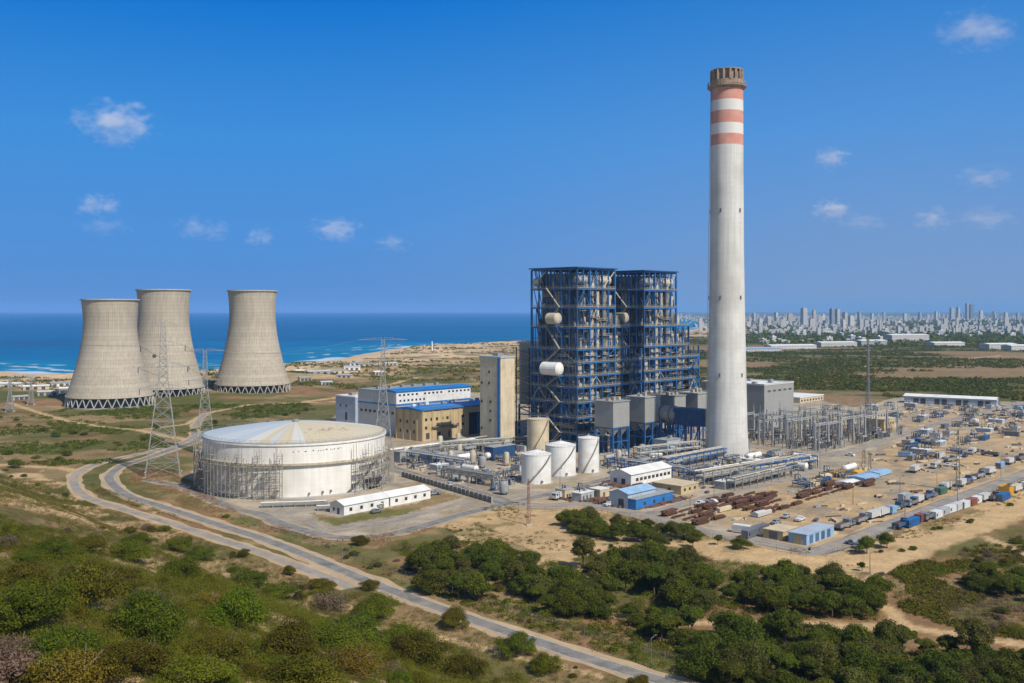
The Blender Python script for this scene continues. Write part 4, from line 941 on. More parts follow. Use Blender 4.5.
t = B('annex_hall', 'tan walled annex with blue roof in front of the turbine hall', 'industrial hall', 422, 441.6)
MB().box(0, 0, 0, 36, 23, 17.4).build('wall', M['tan'], t); MB().box(36, 4, 0, 76, 23, 17.2).build('recessed_wall', M['darkpart'], t)  # recessed wall is coloured dark, painting in the shade of the open bay
MB().box(36, -.2, 13.6, 76, 4, 17.3).build('canopy_wall', M['tan'], t)
MB().gable(-.4, -.4, 76.4, 23, 17.3, 17.7, 18.9, .5).build('roof', M['blueroof'], t)
for k in range(6): MB().box(.4 + k * 7, -.35, 0, 1.3 + k * 7, -.01, 17.2).build('pilaster', M['tan'], t)
for k in range(4): MB().box(-.3, 4 + k * 6, 0, -.01, 4.8 + k * 6, 17.2).build('pilaster', M['tan'], t)
for z, n_, seed in ((11.2, 8, 3), (6.6, 8, 4), (1.0, 4, 5)):
    rng = random.Random(seed)
    for k in range(n_):
        if rng.random() < .15: continue
        x = 2.2 + k * 4.1 if n_ == 8 else 3 + k * 8.6
        MB().box(x, -.1, z, x + (1.7 if n_ == 8 else 2.6), .0, z + (1.6 if n_ == 8 else 3.4)).build('window' if n_ == 8 else 'door', M['glass'] if n_ == 8 else M['darkpart'], t)
for z in (4, 9.5):
    for k in range(3): MB().box(-.1, 6 + k * 6, z, .0, 7.4 + k * 6, z + 1.8).build('window', M['glass'], t)
MB().box(7, -1.6, 7.2, 27, -.4, 7.8).build('awning', M['galvdark'], t)
for k in range(5): MB().tube((37 + k * 8, 1.0, 0), (37 + k * 8, 1.0, 13.6), .5, 8).build('column', M['bluesteel2'], t)
for k in range(9): MB().cbox(4 + k * 7.7, 12 + (k % 3) * 3, 18.2, 2.2, 1.6, 1.8).build('roof_unit', M['galv'] if k % 2 else M['white'], t)
rl = MB()
for k in range(26): rl.beam((k * 3, 1.0, 17.6), (k * 3, 1.0, 19), .1)
rl.beam((0, 1.0, 19), (76, 1.0, 19), .1); rl.build('roof_railing', M['rail'], t)

t = B('lift_tower', 'tall beige tower with a blue vertical stripe beside the boilers', 'tower', 500.6, 449)
MB().box(0, 0, 0, 11.0, 15.6, 48.3).build('wall', M['cream'], t); MB().box(-.3, -.3, 48.3, 11.3, 15.9, 49.2).build('roof', M['bluegrey'], t)
MB().box(-.14, .5, 0, .0, 2.4, 48.1).build('blue_stripe', M['blueshed'], t)
for z, ys in ((40, (8,)), (34, (8, 13.6)), (24, (13.6, 7)), (19, (7,)), (14, (7,)), (9.5, (13.6,))):
    for y in ys: MB().box(-.1, y, z, .0, y + 1.2, z + 1.4).build('window', M['glass'], t)
MB().cbox(6, 8, 49.2, 4, 4, 1.6).build('roof_unit', M['galv'], t)

t = B('pump_house', 'small pale blue grey block building behind the white tank', 'building', 355.3, 424)
MB().box(0, 0, 0, 11, 21, 17).build('wall', M['bluegrey'], t); MB().box(-.3, -.3, 17, 11.3, 21.3, 17.8).build('roof', M['white'], t)
MB().box(2, -.12, 0, 4, 0, 17).build('glazed_strip', M['paleblue'], t)
MB().box(-.1, 8.6, 2, 0, 10.6, 7).build('door', M['glass'], t); MB().box(-.1, 9, 10.5, 0, 10.4, 12).build('window', M['glass'], t); MB().box(-.1, 15, 10.5, 0, 16.4, 12).build('window', M['glass'], t)
MB().cbox(5, 10, 17.8, 3, 4, 1.8).build('roof_unit', M['galv'], t)

t = B('switchgear_block', 'big windowless grey block building right behind the chimney', 'building', 764.3, 432.6)
MB().box(0, 0, 0, 36.6, 44, 28.2).build('wall', M['greywall'], t)
pr = MB(); pr.box(-.2, -.2, 28.2, 36.8, .3, 29.2); pr.box(-.2, .3, 28.2, .3, 44.2, 29.2); pr.box(36.3, .3, 28.2, 36.8, 44.2, 29.2); pr.box(.3, 43.7, 28.2, 36.3, 44.2, 29.2); pr.build('parapet', M['lightgrey'], t)
MB().box(.3, .3, 28.2, 36.3, 43.7, 28.5).build('roof', M['whiteroof'], t)
for k in range(5): MB().box(4 + k * 6.5, -.15, 24.2, 7.6 + k * 6.5, 0, 25.2).build('louvre', M['darkpart'], t)
for k, (x, y) in enumerate(((6, 10), (14, 30), (22, 8), (28, 26), (10, 20))): MB().cbox(x, y, 28.5, 3, 2.4, 1.5 + .4 * (k % 3)).build('roof_unit', M['galv'], t)
MB().box(4, -.1, 0, 8, 0, 5).build('gate', M['darkpart'], t)

t = B('warehouse', 'white gabled warehouse with a row of small windows near the white tanks', 'warehouse', 631, 486.4)
MB().gable(0, 0, 29.8, 11.2, 0, 4.9, 6.5).build('wall', M['white'], t)
m = MB(); m.add([(-.4, -.5, 4.85), (30.2, -.5, 4.85), (30.2, 5.6, 6.75), (-.4, 5.6, 6.75), (30.2, 11.7, 4.85), (-.4, 11.7, 4.85)], [(0, 1, 2, 3), (3, 2, 4, 5)]); o = m.build('roof', M['whiteroof'], t); md = o.modifiers.new('t', 'SOLIDIFY'); md.thickness = .15
for k in range(9): MB().box(3.4 + k * 2.9, -.06, 1.7, 5.3 + k * 2.9, 0, 3.0).build('window', M['glass'], t)
MB().box(-.06, 3, 0, 0, 5, 2.8).build('door', M['darkpart'], t); MB().box(-.06, 7.4, 0, 0, 9, 2.6).build('door', M['darkpart'], t)

t = B('blue_shed', 'blue sheet metal shed with a lower bright blue lean-to', 'shed', 635.7, 510.5)
MB().gable(0, 3.6, 17.5, 12.2, 0, 5.6, 6.8).build('wall', M['bluegrey'], t)
m = MB(); m.add([(-.3, 3.1, 5.55), (17.8, 3.1, 5.55), (17.8, 7.9, 7.0), (-.3, 7.9, 7.0), (17.8, 12.6, 5.55), (-.3, 12.6, 5.55)], [(0, 1, 2, 3), (3, 2, 4, 5)]); o = m.build('roof', M['paleblue'], t); md = o.modifiers.new('t', 'SOLIDIFY'); md.thickness = .15
MB().box(.1, 0, 0, 24, 3.55, 3.9).build('lean_to', M['blueshed'], t); m = MB(); m.box(-.2, -.3, 3.9, 24.3, 3.55, 4.1); m.build('lean_to_roof', M['greypart'], t)
MB().box(17.6, 3.6, 0, 24, 9, 4.2).build('rear_wing', M['bluegrey'], t); MB().box(17.6, 3.6, 4.2, 24.2, 9.2, 4.4).build('rear_wing_roof', M['greypart'], t)
MB().box(-.06, 5.5, 0, 0, 8, 3.4).build('door', M['darkpart'], t)
for k in range(3): MB().box(5 + k * 6, -.06, 1.2, 6.4 + k * 6, .05, 2.4).build('window', M['glass'], t)

t = B('tan_hut', 'low flat tan hut between the warehouse and the rusty steel', 'hut', 681, 495)
MB().box(0, 0, 0, 12.6, 14, 3.3).build('wall', M['tan'], t); MB().box(-.25, -.25, 3.3, 12.85, 14.25, 3.65).build('roof', M['sandwall'], t)
for k in range(3): MB().box(2 + k * 3.6, -.06, 1.2, 3.4 + k * 3.6, 0, 2.3).build('window', M['glass'], t)
MB().box(-.06, 5, 0, 0, 6.2, 2.3).build('door', M['darkpart'], t)

t = B('rubble_hut', 'small half ruined pale hut beside the blue shed', 'hut', 600, 499)
MB().box(0, 0, 0, 6, 5.5, 3.4).build('wall', M['sandwall'], t); MB().box(6, 1, 0, 10, 5, 2.2).build('side_wall', M['white'], t); MB().box(-.15, -.15, 3.4, 6.15, 5.65, 3.7).build('roof', M['whiteroof'], t)
MB().box(2, -.05, .2, 3.2, 0, 2.3).build('door', M['darkpart'], t)

def site_hut(px, py, L, label):
    t = B('site_hut', label, 'site hut', px, py, math.radians(48.8), 'white site huts in front of the tank')
    MB().gable(0, 0, L, 8, 0, 3.6, 4.9).build('wall', M['white'], t)
    m = MB(); m.add([(-.3, -.4, 3.55), (L + .3, -.4, 3.55), (L + .3, 4, 5.1), (-.3, 4, 5.1), (L + .3, 8.4, 3.55), (-.3, 8.4, 3.55)], [(0, 1, 2, 3), (3, 2, 4, 5)]); o = m.build('roof', M['whiteroof'], t); md = o.modifiers.new('t', 'SOLIDIFY'); md.thickness = .12
    for k in range(4): MB().box(2.5 + k * L / 4.3, -.06, 1.2, 3.8 + k * L / 4.3, 0, 2.4).build('window', M['glass'], t)
    MB().box(-.06, 2.6, 0, 0, 3.8, 2.3).build('door', M['darkpart'], t); MB().box(-.06, 5.2, 1.1, 0, 6.2, 2.2).build('window', M['glass'], t)
site_hut(344, 515.5, 21.5, 'nearer white gabled site hut, its end wall facing the road')
p = Vector((*G(344, 515.5), 0)) + Vector((math.cos(math.radians(48.8)), math.sin(math.radians(48.8)), 0)) * 22.2
site_hut(*PX(p.x, p.y), 21.0, 'farther white gabled site hut, end to end behind the first')

def long_shed(px, py, L, wdt, h_, rz, label, roofm, wallm, n_=10):
    t = B('depot_shed', label, 'shed', px, py, rz)
    MB().gable(0, 0, L, wdt, 0, h_, h_ + wdt * .09).build('wall', wallm, t)
    m = MB(); m.add([(-.6, -.8, h_ - .05), (L + .6, -.8, h_ - .05), (L + .6, wdt / 2, h_ + wdt * .1), (-.6, wdt / 2, h_ + wdt * .1), (L + .6, wdt + .8, h_ - .05), (-.6, wdt + .8, h_ - .05)], [(0, 1, 2, 3), (3, 2, 4, 5)]); o = m.build('roof', roofm, t); md = o.modifiers.new('t', 'SOLIDIFY'); md.thickness = .2
    for k in range(n_): MB().box(2 + k * (L - 4) / n_, -.1, .1, 2 + (k + .72) * (L - 4) / n_, 0, h_ * .75).build('bay_door', M['darkpart'] if k % 3 else M['bluegrey'], t)
long_shed(904, 403.2, 66, 15, 6.0, math.radians(-33), 'long low depot shed with a pale roof at the edge of the green plain', M['whiteroof'], M['bluegrey'], 12)
t = B('compound_building', 'low wide building with a pale flat roof behind the switchyard', 'building', 800, 404)
MB().box(0, 0, 0, 40, 44, 4.6).build('wall', M['sandwall'], t); MB().box(-.4, -.4, 4.6, 40.4, 44.4, 5.2).build('roof', M['whiteroof'], t)
for k in range(8): MB().box(2 + k * 4.8, -.06, 1.5, 4.4 + k * 4.8, 0, 3).build('window', M['glass'], t)
t = B('control_building', 'dark sided tan control building beside the switchyard road', 'building', 884, 433)
MB().box(0, 0, 0, 16, 12, 7.6).build('wall', M['tan'], t); MB().box(-.3, -.3, 7.6, 16.3, 12.3, 8.2).build('roof', M['sandwall'], t); MB().box(16, 1.5, 0, 25, 9, 3.8).build('side_wing', M['cream'], t)
for k in range(4): MB().box(2 + k * 3.5, -.06, 4.5, 3.6 + k * 3.5, 0, 6).build('window', M['glass'], t)
for k in range(2): MB().box(4 + k * 6, -.06, 0, 6 + k * 6, 0, 2.8).build('door', M['darkpart'], t)
t = B('paint_shed', 'low pale blue roofed block at the corner of the yard road', 'shed', 806.5, 545.5)
MB().box(0, 0, 0, 19, 6.2, 3.2).build('wall', M['paleblue'], t); MB().box(-.2, -.2, 3.2, 19.2, 6.4, 3.45).build('roof', M['bluegrey'], t)
MB().box(-.07, 1.5, 0, 0, 4.5, 2.7).build('rusty_door', M['tan'], t)
for k in range(4): MB().box(2 + k * 4, -.06, .2, 4.4 + k * 4, 0, 2.8).build('roller_door', M['bluepaint'], t)
t = B('brown_store', 'low brown store joined behind the pale blue block', 'shed', 783, 541)
MB().box(0, 0, 0, 10, 7, 2.8).build('wall', M['tan'], t); MB().box(-.2, -.2, 2.8, 10.2, 7.2, 3.05).build('roof', M['sandwall'], t); MB().box(-.06, 2, 0, 0, 5, 2.5).build('door', M['galvdark'], t)

# ---- cylindrical tanks
def vtank(px, py, r, h_, cone, mat, label, bands=True):
    x, y = G(px, py); y += r; x *= (y / (y - r))
    t = thing('round_tank', label, 'tank', (x, y, 0), R.random(), 'round tanks at the foot of the boilers')
    smooth_by_angle(MB().lathe([(r, .3), (r, h_)], 48, cap=False).build('shell', mat, t))
    smooth_by_angle(MB().lathe([(r + .12, h_ - .1), (r + .12, h_ + .15), (.3, h_ + cone), (0.01, h_ + cone + .1)], 48, cap=False).build('roof', mat, t), 20)
    MB().lathe([(r + .8, -.2), (r + .8, .3), (r - .2, .3)], 40, cap=False).build('foundation', M['concrete'], t)
    rl = MB()
    for k in range(28):
        a = 2 * math.pi * k / 28; rl.beam((r * math.cos(a), r * math.sin(a), h_), (r * math.cos(a), r * math.sin(a), h_ + 1.1), .06)
    rl.lathe([(r - .04, h_ + 1.05), (r + .04, h_ + 1.05), (r + .04, h_ + 1.13), (r - .04, h_ + 1.13), (r - .04, h_ + 1.05)], 40, cap=False); rl.build('roof_railing', M['galv'], t)
    MB().tube((0, 0, h_ + cone - .1), (0, 0, h_ + cone + .9), .35, 10).build('roof_vent', M['galv'], t)
    st = MB(); a = math.radians(-60)
    for k in range(40):
        a = math.radians(-120 + 90 * k / 40); z = .4 + (h_ - .4) * k / 40; st.beam((r * math.cos(a), r * math.sin(a), z), ((r + .9) * math.cos(a), (r + .9) * math.sin(a), z), .3, .08); st.beam(((r + .9) * math.cos(a), (r + .9) * math.sin(a), z), ((r + .9) * math.cos(a), (r + .9) * math.sin(a), z + 1.0), .06)
    o = st.build('spiral_stair', M['galvdark'], t); t.rotation_euler = (0, 0, 0)
    m = MB(); a = math.radians(-70); m.tube((r * .97 * math.cos(a), r * .97 * math.sin(a), 1.3), ((r + .5) * math.cos(a), (r + .5) * math.sin(a), 1.3), .55, 12); m.build('manhole', M['galvdark'], t)
    return t
vtank(538, 453.3, 5.7, 17.2, .7, M['cream'], 'beige round tank standing behind the white ones')
vtank(536.3, 485, 6.4, 12.4, 1.7, M['white'], 'nearest and leftmost of the white round tanks, with a low cone roof')
vtank(560.5, 477, 6.9, 13.4, 1.8, M['white'], 'middle and widest of the white round tanks')
vtank(588.5, 473.5, 4.8, 15.6, 1.0, M['white'], 'slimmest and tallest of the white round tanks, on the right')
# ================================================================== PYLONS AND MASTS
def lattice(m, x0, y0, z0, w0, z1, w1, n_, th):
    """four faced lattice bracing between two square sections"""
    for i in range(n_):
        a, b = i / n_, (i + 1) / n_; za, zb = z0 + (z1 - z0) * a, z0 + (z1 - z0) * b; wa, wb = (w0 + (w1 - w0) * a) / 2, (w0 + (w1 - w0) * b) / 2
        ca = [(x0 - wa, y0 - wa), (x0 + wa, y0 - wa), (x0 + wa, y0 + wa), (x0 - wa, y0 + wa)]; cb = [(x0 - wb, y0 - wb), (x0 + wb, y0 - wb), (x0 + wb, y0 + wb), (x0 - wb, y0 + wb)]
        for k in range(4):
            j = (k + 1) % 4
            m.beam((*ca[k], za), (*cb[j], zb), th); m.beam((*ca[j], za), (*cb[k], zb), th)
            if i: m.beam((*ca[k], za), (*ca[j], za), th)
PYL = []
def pylon(px, py, h_, label, rz, w0=9.0, arms=((.97, 6.5), (.84, 9.5), (.70, 10.5), (.56, 10.0)), th=.28, wt=1.6, kz=.62, flat=False):
    x, y, z = P(px, py)
    t = thing('pylon', label, 'pylon', (x, y, z), rz, 'lattice power pylons')
    wk = w0 * .26
    for sx in (-1, 1):
        for sy in (-1, 1):
            m = MB(); m.beam((sx * w0 / 2, sy * w0 / 2, -1), (sx * wk / 2, sy * wk / 2, h_ * kz), th * 1.5); m.beam((sx * wk / 2, sy * wk / 2, h_ * kz), (sx * wt / 2, sy * wt / 2, h_), th * 1.3); m.build('leg', M['galv'], t)
    m = MB(); lattice(m, 0, 0, 0, w0, h_ * kz, wk, 7, th * .8); lattice(m, 0, 0, h_ * kz, wk, h_, wt, 9, th * .7); m.build('lattice_bracing', M['galv'], t)
    tips = []
    for f, L in arms:
        z_ = h_ * f; a = MB()
        for s in (-1, 1):
            tip = (s * L, 0, z_)
            for yy in (-wt / 2, wt / 2): a.beam((s * wt / 2, yy, z_), tip, th * .8)
            a.beam((s * wt / 2, 0, z_ + (2.4 if not flat else 1.2)), tip, th * .8)
            for q in (.35, .65): a.beam((s * (wt / 2 + (L - wt / 2) * q), 0, z_), (s * (wt / 2 + (L - wt / 2) * q), 0, z_ + 2.4 * (1 - q)), th * .5)
            tips.append(tip)
        a.build('cross_arm', M['galv'], t)
        if f < .95:
            for s in (-1, 1): i = MB(); i.tube((s * L, 0, z_), (s * L, 0, z_ - 2.6), .2, 6); i.build('insulator', M['darkpart'], t)
    for sx in (-1, 1):
        for sy in (-1, 1): MB().cbox(sx * w0 / 2, sy * w0 / 2, -.8, 1.4, 1.4, 1.1).build('footing', M['concrete'], t)
    if not flat: MB().hcyl((-3.6, -1.6, h_ * .775), (-3.6, -2.2, h_ * .775), .9, 10).build('marker_ball', M['darkpart'], t)
    PYL.append((t, tips)); return t
p1 = pylon(163, 475, 69, 'tall lattice pylon with four cross arms in front of the cooling towers', math.radians(18), 15, th=.22)
p2 = pylon(205, 452, 53.5, 'thinner lattice pylon half hidden behind the left edge of the white tank', math.radians(18), 10.5, arms=((.985, 10), (.84, 8), (.70, 8)), th=.2, flat=True)
p3 = pylon(383, 449, 59, 'lattice pylon with a flat top arm between the white tank and the turbine hall', math.radians(10), 9.5, arms=((.985, 13), (.80, 2.5)), th=.2, flat=True)
p4 = pylon(868, 437, 57, 'slender lattice mast rising from the switchyard', math.radians(40), 3.6, arms=((.96, 2.6), (.88, 3.0)), th=.13, wt=.9, flat=True)
p5 = pylon(10, 412, 24, 'small distant lattice pylon at the left edge by the sea', math.radians(20), 5.5, arms=((.97, 7), (.8, 5)), th=.24, flat=True)
p6 = pylon(31, 405, 22, 'tiny pylon right of the pylon at the left edge', math.radians(20), 5, arms=((.97, 5), (.8, 4)), th=.2, flat=True)
def wires(ta, tb, ia, ib, sag, name, label):
    bpy.context.view_layer.update()
    a = ta[0].matrix_world @ Vector(ta[1][ia]); b = tb if isinstance(tb, Vector) else tb[0].matrix_world @ Vector(tb[1][ib]); m = MB(); pts = [a.lerp(b, k / 14) - Vector((0, 0, sag * 4 * (k / 14) * (1 - k / 14))) for k in range(15)]
    for p, q in zip(pts[:-1], pts[1:]): m.beam(p, q, .10)
    return auto(m.build('power_line', M['galvdark']), label, 'power line', 'power lines between the pylons')
for i in (2, 3, 4, 5): wires(PYL[0], PYL[1], i, min(i, 5), 1.5, '', 'thin sagging grey power line from tall pylon to thinner pylon')
for i in (0, 1): wires(PYL[1], PYL[2], i, i, 4, '', 'thin sagging grey power line over the white tank')
for i in (0, 1): wires(PYL[0], Vector((-420, 640 + 8 * i, 62 - 3 * i)), i + 2, 0, 3, '', 'thin grey power line running off left over the sea view')
for i in (0, 1, 2, 3): wires(PYL[4], Vector((-215, 505 + 6 * i, 30)) if False else PYL[5], min(i, 3), min(i, 3), .6, '', 'fine power line between the two distant pylons')
# guyed masts
def mast(px, py, h_, w_, mat, label, th=.16, legs=3, z=None):
    x, y, zz = P(px, py); t = thing('mast', label, 'mast', (x, y, zz), .4, 'thin lattice masts'); 
    c = [(w_ * math.cos(2 * math.pi * k / legs), w_ * math.sin(2 * math.pi * k / legs)) for k in range(legs)]
    for a in c: MB().beam((*a, -.3), (a[0] * .35, a[1] * .35, h_), th).build('leg', mat, t)
    b = MB(); n_ = int(h_ / 2.2)
    for i in range(n_):
        f = 1 - .65 * i / n_; g_ = 1 - .65 * (i + 1) / n_
        for k in range(legs): j = (k + 1) % legs; b.beam((c[k][0] * f, c[k][1] * f, h_ * i / n_), (c[j][0] * g_, c[j][1] * g_, h_ * (i + 1) / n_), th * .6)
    b.build('lattice_bracing', mat, t); MB().cbox(0, 0, -.4, 2.2, 2.2, .8).build('footing', M['concrete'], t); return t
mast(528.5, 525, 15.8, .8, M['redmast'], 'thin rusty red lattice mast standing alone on the sandy clearing', .12)
mast(958, 491.5, 25, 1.0, M['galvdark'], 'grey lattice mast rising beside the yellow skip', .17, 4)
mast(864, 470, 9, 1.2, M['galvdark'], 'short splayed lattice mast on sand right of the rusty stacks', .14)
mast(870, 471, 8, .9, M['galvdark'], 'shorter twin of the splayed mast, just to its right', .14)
mast(432, 352, 18, 1.0, M['white'], 'slim white beacon mast on the far dunes before the sea', .9)
def lamp_post(px, py, h_, label, arm=True):
    x, y, z = P(px, py); t = thing('street_lamp', label, 'street lamp', (x, y, z), R.uniform(0, 3), 'street lamps and poles along the roads')
    MB().tube((0, 0, -.2), (0, 0, h_), .13, 6, .08).build('pole', M['galvdark'], t)
    if arm: m = MB(); m.beam((0, 0, h_), (1.6, 0, h_ + .3), .1); m.build('arm', M['galvdark'], t); MB().box(1.2, -.2, h_ + .2, 2.1, .2, h_ + .4).build('lamp_head', M['darkpart'], t)
    auto(t, label, 'street lamp', 'street lamps and poles along the roads')
for px, py, h_ in ((957.5, 505, 10), (937, 496, 9), (853, 505, 8), (744, 487, 9), (651, 668, 6), (820, 470, 9), (900, 497, 8), (690, 520, 8), (610, 497, 7), (755, 470, 9), (430, 487, 8), (468, 497, 8), (560, 489, 8), (342, 563, 6), (870, 575, 6), (714, 500, 8), (1001, 478, 9), (905, 519, 8), (792, 456, 10), (930, 423, 10), (985, 432, 9)):
    lamp_post(px, py, h_, 'slim grey lamp post', True)
# ================================================================== PROCESS PLANT, SWITCHYARD, YARD
def uv(px, py): return Vector((*G(px, py), 0))
def pipe_rack(px, py, n_, bay, wdt, h_, rz, label, seed, npipes=6):
    rng = random.Random(seed); t = thing('pipe_rack', label, 'pipe rack', (*G(px, py), 0), rz, 'pipe racks across the plant')
    mt = M['bluesteel2'] if rng.random() < .35 else M['galv']
    for k in range(n_ + 1):
        m = MB(); x = k * bay
        for y in (0, wdt): m.cbox(x, y, 0, .35, .35, h_)
        for z in (h_ * .62, h_ - .2): m.beam((x, 0, z), (x, wdt, z), .35)
        m.build('portal', mt, t)
    m = MB()
    for y in (0, wdt): m.beam((0, y, h_ - .2), (n_ * bay, y, h_ - .2), .3); m.beam((0, y, h_ * .62), (n_ * bay, y, h_ * .62), .25)
    m.build('runner', mt, t)
    for k in range(npipes):
        y = .3 + (wdt - .6) * k / max(1, npipes - 1); r_ = rng.uniform(.14, .42); z = (h_ + r_ if k % 2 else h_ * .62 + .2 + r_); x1 = n_ * bay * rng.uniform(.7, 1)
        m = MB(); m.tube((-.5, y, z), (x1, y, z), r_, 8)
        if rng.random() < .5: m.tube((x1, y, z + .1), (x1, y, .2), r_ * .9, 8)
        m.build('pipe', rng.choice((M['galv'], M['white'], M['beigepart'], M['greypart'], M['rail'])), t)
    return t
for i, (px, py, n_, bay, wd, h_, rz, lb) in enumerate([
    (392, 462, 12, 6, 4, 5.5, PA, 'long low pipe rack running from the white tank towards the beige tower'),
    (470, 470, 9, 6, 4.5, 5, PA + math.pi / 2, 'pipe rack in front of the tan annex'),
    (500, 486, 7, 5, 4, 4.6, PA + math.pi / 2, 'low pipe rack left of the nearest white tank'),
    (440, 455, 10, 6, 3.5, 6, PA - .35, 'raised pale pipe bridge in front of the lift tower'),
    (640, 464, 11, 6, 4.5, 7.5, PA - .2, 'raised pipe bridge below the grey boxes'),
    (668, 471, 12, 6, 5, 5.5, PA, 'pipe rack left of the chimney foot'),
    (704, 487, 13, 6, 5, 6, PA - .1, 'pipe rack in front of the chimney foot'),
    (690, 478, 7, 6, 5, 5, PA + math.pi / 2, 'short pipe rack crossing below the chimney'),
    (735, 491, 9, 6, 4, 5, PA, 'pipe rack behind the rusty steel stacks'),
    (752, 478, 8, 6, 4.5, 5.5, PA - .15, 'pipe rack right of the chimney foot')]): pipe_rack(px, py, n_, bay, wd, h_, rz, lb, 50 + i)

# kinds of plant equipment, each built once and copied
def proto_skid(seed):
    rng = random.Random(seed); t = thing('pump_skid', '', 'pump skid', (0, 0, -500))
    MB().box(-3, -1.5, 0, 3, 1.5, .35).build('base_frame', M['darkpart'], t)
    MB().hcyl((-2.2, 0, 1.2), (-.2, 0, 1.2), .7, 12).build('motor', M['bluepaint'] if seed % 2 else M['greypart'], t)
    MB().tube((.2, -.6, 1.0), (.2, .9, 1.0), .75, 12).build('pump_casing', M['greypart'], t)
    m = MB(); m.tube((.2, .9, 1.0), (.2, .9, 3.0), .3, 8); m.tube((.2, .9, 3), (2.8, .9, 3.0), .3, 8); m.tube((2.8, .9, 3), (2.8, .9, .3), .3, 8); m.build('pipe', M['galv'], t)
    MB().cbox(1.9, -.7, .35, .9, .6, 1.8).build('control_cabinet', M['white'], t); return t
def proto_hvessel(seed):
    t = thing('pressure_vessel', '', 'vessel', (0, 0, -500)); r_ = 1.5 if seed % 2 else 1.1; L = 4.0 if seed % 3 else 5.5
    MB().hcyl((-L, 0, r_ + 1), (L, 0, r_ + 1), r_, 18).build('shell', M['white'] if seed % 2 else M['greypart'], t)
    for s in (-1, 1): MB().box(s * L * .6 - .3, -r_ * .9, 0, s * L * .6 + .3, r_ * .9, r_ + .4).build('saddle', M['concrete'], t)
    m = MB(); m.tube((0, 0, r_ * 2 + .9), (0, 0, r_ * 2 + 1.8), .3, 8); m.build('nozzle', M['galv'], t); m = MB(); m.box(-L, -.5, 2 * r_ + 1.02, L * .8, .5, 2 * r_ + 1.1)
    for k in range(6): m.beam((-L + k * L * .36, -.5, 2 * r_ + 1), (-L + k * L * .36, -.5, 2 * r_ + 2), .07)
    m.build('walkway', M['rail'], t); return t
def proto_vvessel(seed):
    t = thing('upright_vessel', '', 'vessel', (0, 0, -500)); r_ = 1.3 if seed % 2 else 1.8; h_ = 6.0 if seed % 2 else 4.6
    smooth_by_angle(MB().lathe([(r_, 1.2), (r_, h_), (r_ * .75, h_ + r_ * .4), (0.01, h_ + r_ * .55)], 24, cap=False).build('shell', M['beigepart'] if seed % 2 else M['galv'], t), 50)
    for k in range(4): MB().beam((r_ * .8 * math.cos(k * 1.57), r_ * .8 * math.sin(k * 1.57), 0), (r_ * .8 * math.cos(k * 1.57), r_ * .8 * math.sin(k * 1.57), 1.6), .25).build('leg', M['darkpart'], t)
    m = MB(); m.tube((r_, 0, h_ * .7), (r_ + 1, 0, h_ * .7), .2, 8); m.tube((r_ + 1, 0, h_ * .7), (r_ + 1, 0, 0), .2, 8); m.build('pipe', M['galv'], t); return t
def proto_block(seed):
    rng = random.Random(seed); t = thing('equipment_block', '', 'equipment', (0, 0, -500)); L = rng.uniform(2.5, 4.5); w_ = rng.uniform(1.5, 2.6); h_ = rng.uniform(2.4, 4.2)
    MB().box(-L, -w_, 0, L, w_, h_).build('housing', (M['greypart'], M['sandwall'], M['bluegrey'], M['lightgrey'])[seed % 4], t); MB().box(-L - .15, -w_ - .15, h_, L + .15, w_ + .15, h_ + .2).build('roof', (M['whiteroof'], M['greypart'])[seed % 2], t)
    for k in range(3): MB().box(-L + 1 + k * L * .55, -w_ - .05, .3, -L + 2 + k * L * .55, -w_, 2.1).build('door', M['darkpart'], t)
    m = MB(); m.cbox(L * .3, 0, h_ + .2, 1.4, 1.2, 1.1); m.build('roof_unit', M['galv'], t); m = MB(); m.tube((-L * .5, 0, h_ + .2), (-L * .5, 0, h_ + 2), .25, 8); m.build('flue', M['darkpart'], t); return t
def proto_cooler(seed):
    t = thing('air_cooler', '', 'air cooler', (0, 0, -500))
    for x in (-3.5, 0, 3.5):
        for y in (-2, 2): MB().cbox(x, y, 0, .3, .3, 3.4).build('leg', M['bluesteel2'] if seed % 2 else M['galv'], t)
    MB().box(-4, -2.3, 3.4, 4, 2.3, 4.2).build('tube_bundle', M['greypart'], t)
    for x in (-2.2, 2.2): MB().lathe([(1.6, 4.2), (1.75, 5.0)], 18, x, 0, False).build('fan_ring', M['galv'], t)
    MB().beam((-4, -1, 1.7), (4, -1, 1.7), .5).build('pipe', M['beigepart'], t); return t
def proto_tangle(seed):
    rng = random.Random(seed); t = thing('pipe_manifold', '', 'pipework', (0, 0, -500))
    for k in range(7):
        z = rng.uniform(.4, 2.6); y = rng.uniform(-2.5, 2.5); m = MB(); r_ = rng.uniform(.12, .3); x0 = rng.uniform(-4.5, -1); x1 = rng.uniform(1, 4.5)
        m.tube((x0, y, z), (x1, y, z), r_, 8); m.tube((x1, y, z), (x1, y + rng.uniform(-2, 2), z), r_, 8); m.tube((x0, y, z), (x0, y, 0), r_, 8); m.build('pipe', rng.choice((M['galv'], M['white'], M['beigepart'], M['darkpart'], M['bluesteel2'])), t)
    for k in range(4): x = -4 + k * 2.6; m = MB(); m.cbox(x, -2.6, 0, .2, .2, 3); m.cbox(x, 2.6, 0, .2, .2, 3); m.beam((x, -2.6, 2.9), (x, 2.6, 2.9), .2); m.build('pipe_support', M['galvdark'], t)
    for k in range(3): MB().cbox(rng.uniform(-3, 3), rng.uniform(-2, 2), 0, rng.uniform(.6, 1.4), .8, rng.uniform(.8, 2)).build('valve_box', rng.choice((M['bluepaint'], M['yellow'], M['greypart'])), t)
    return t
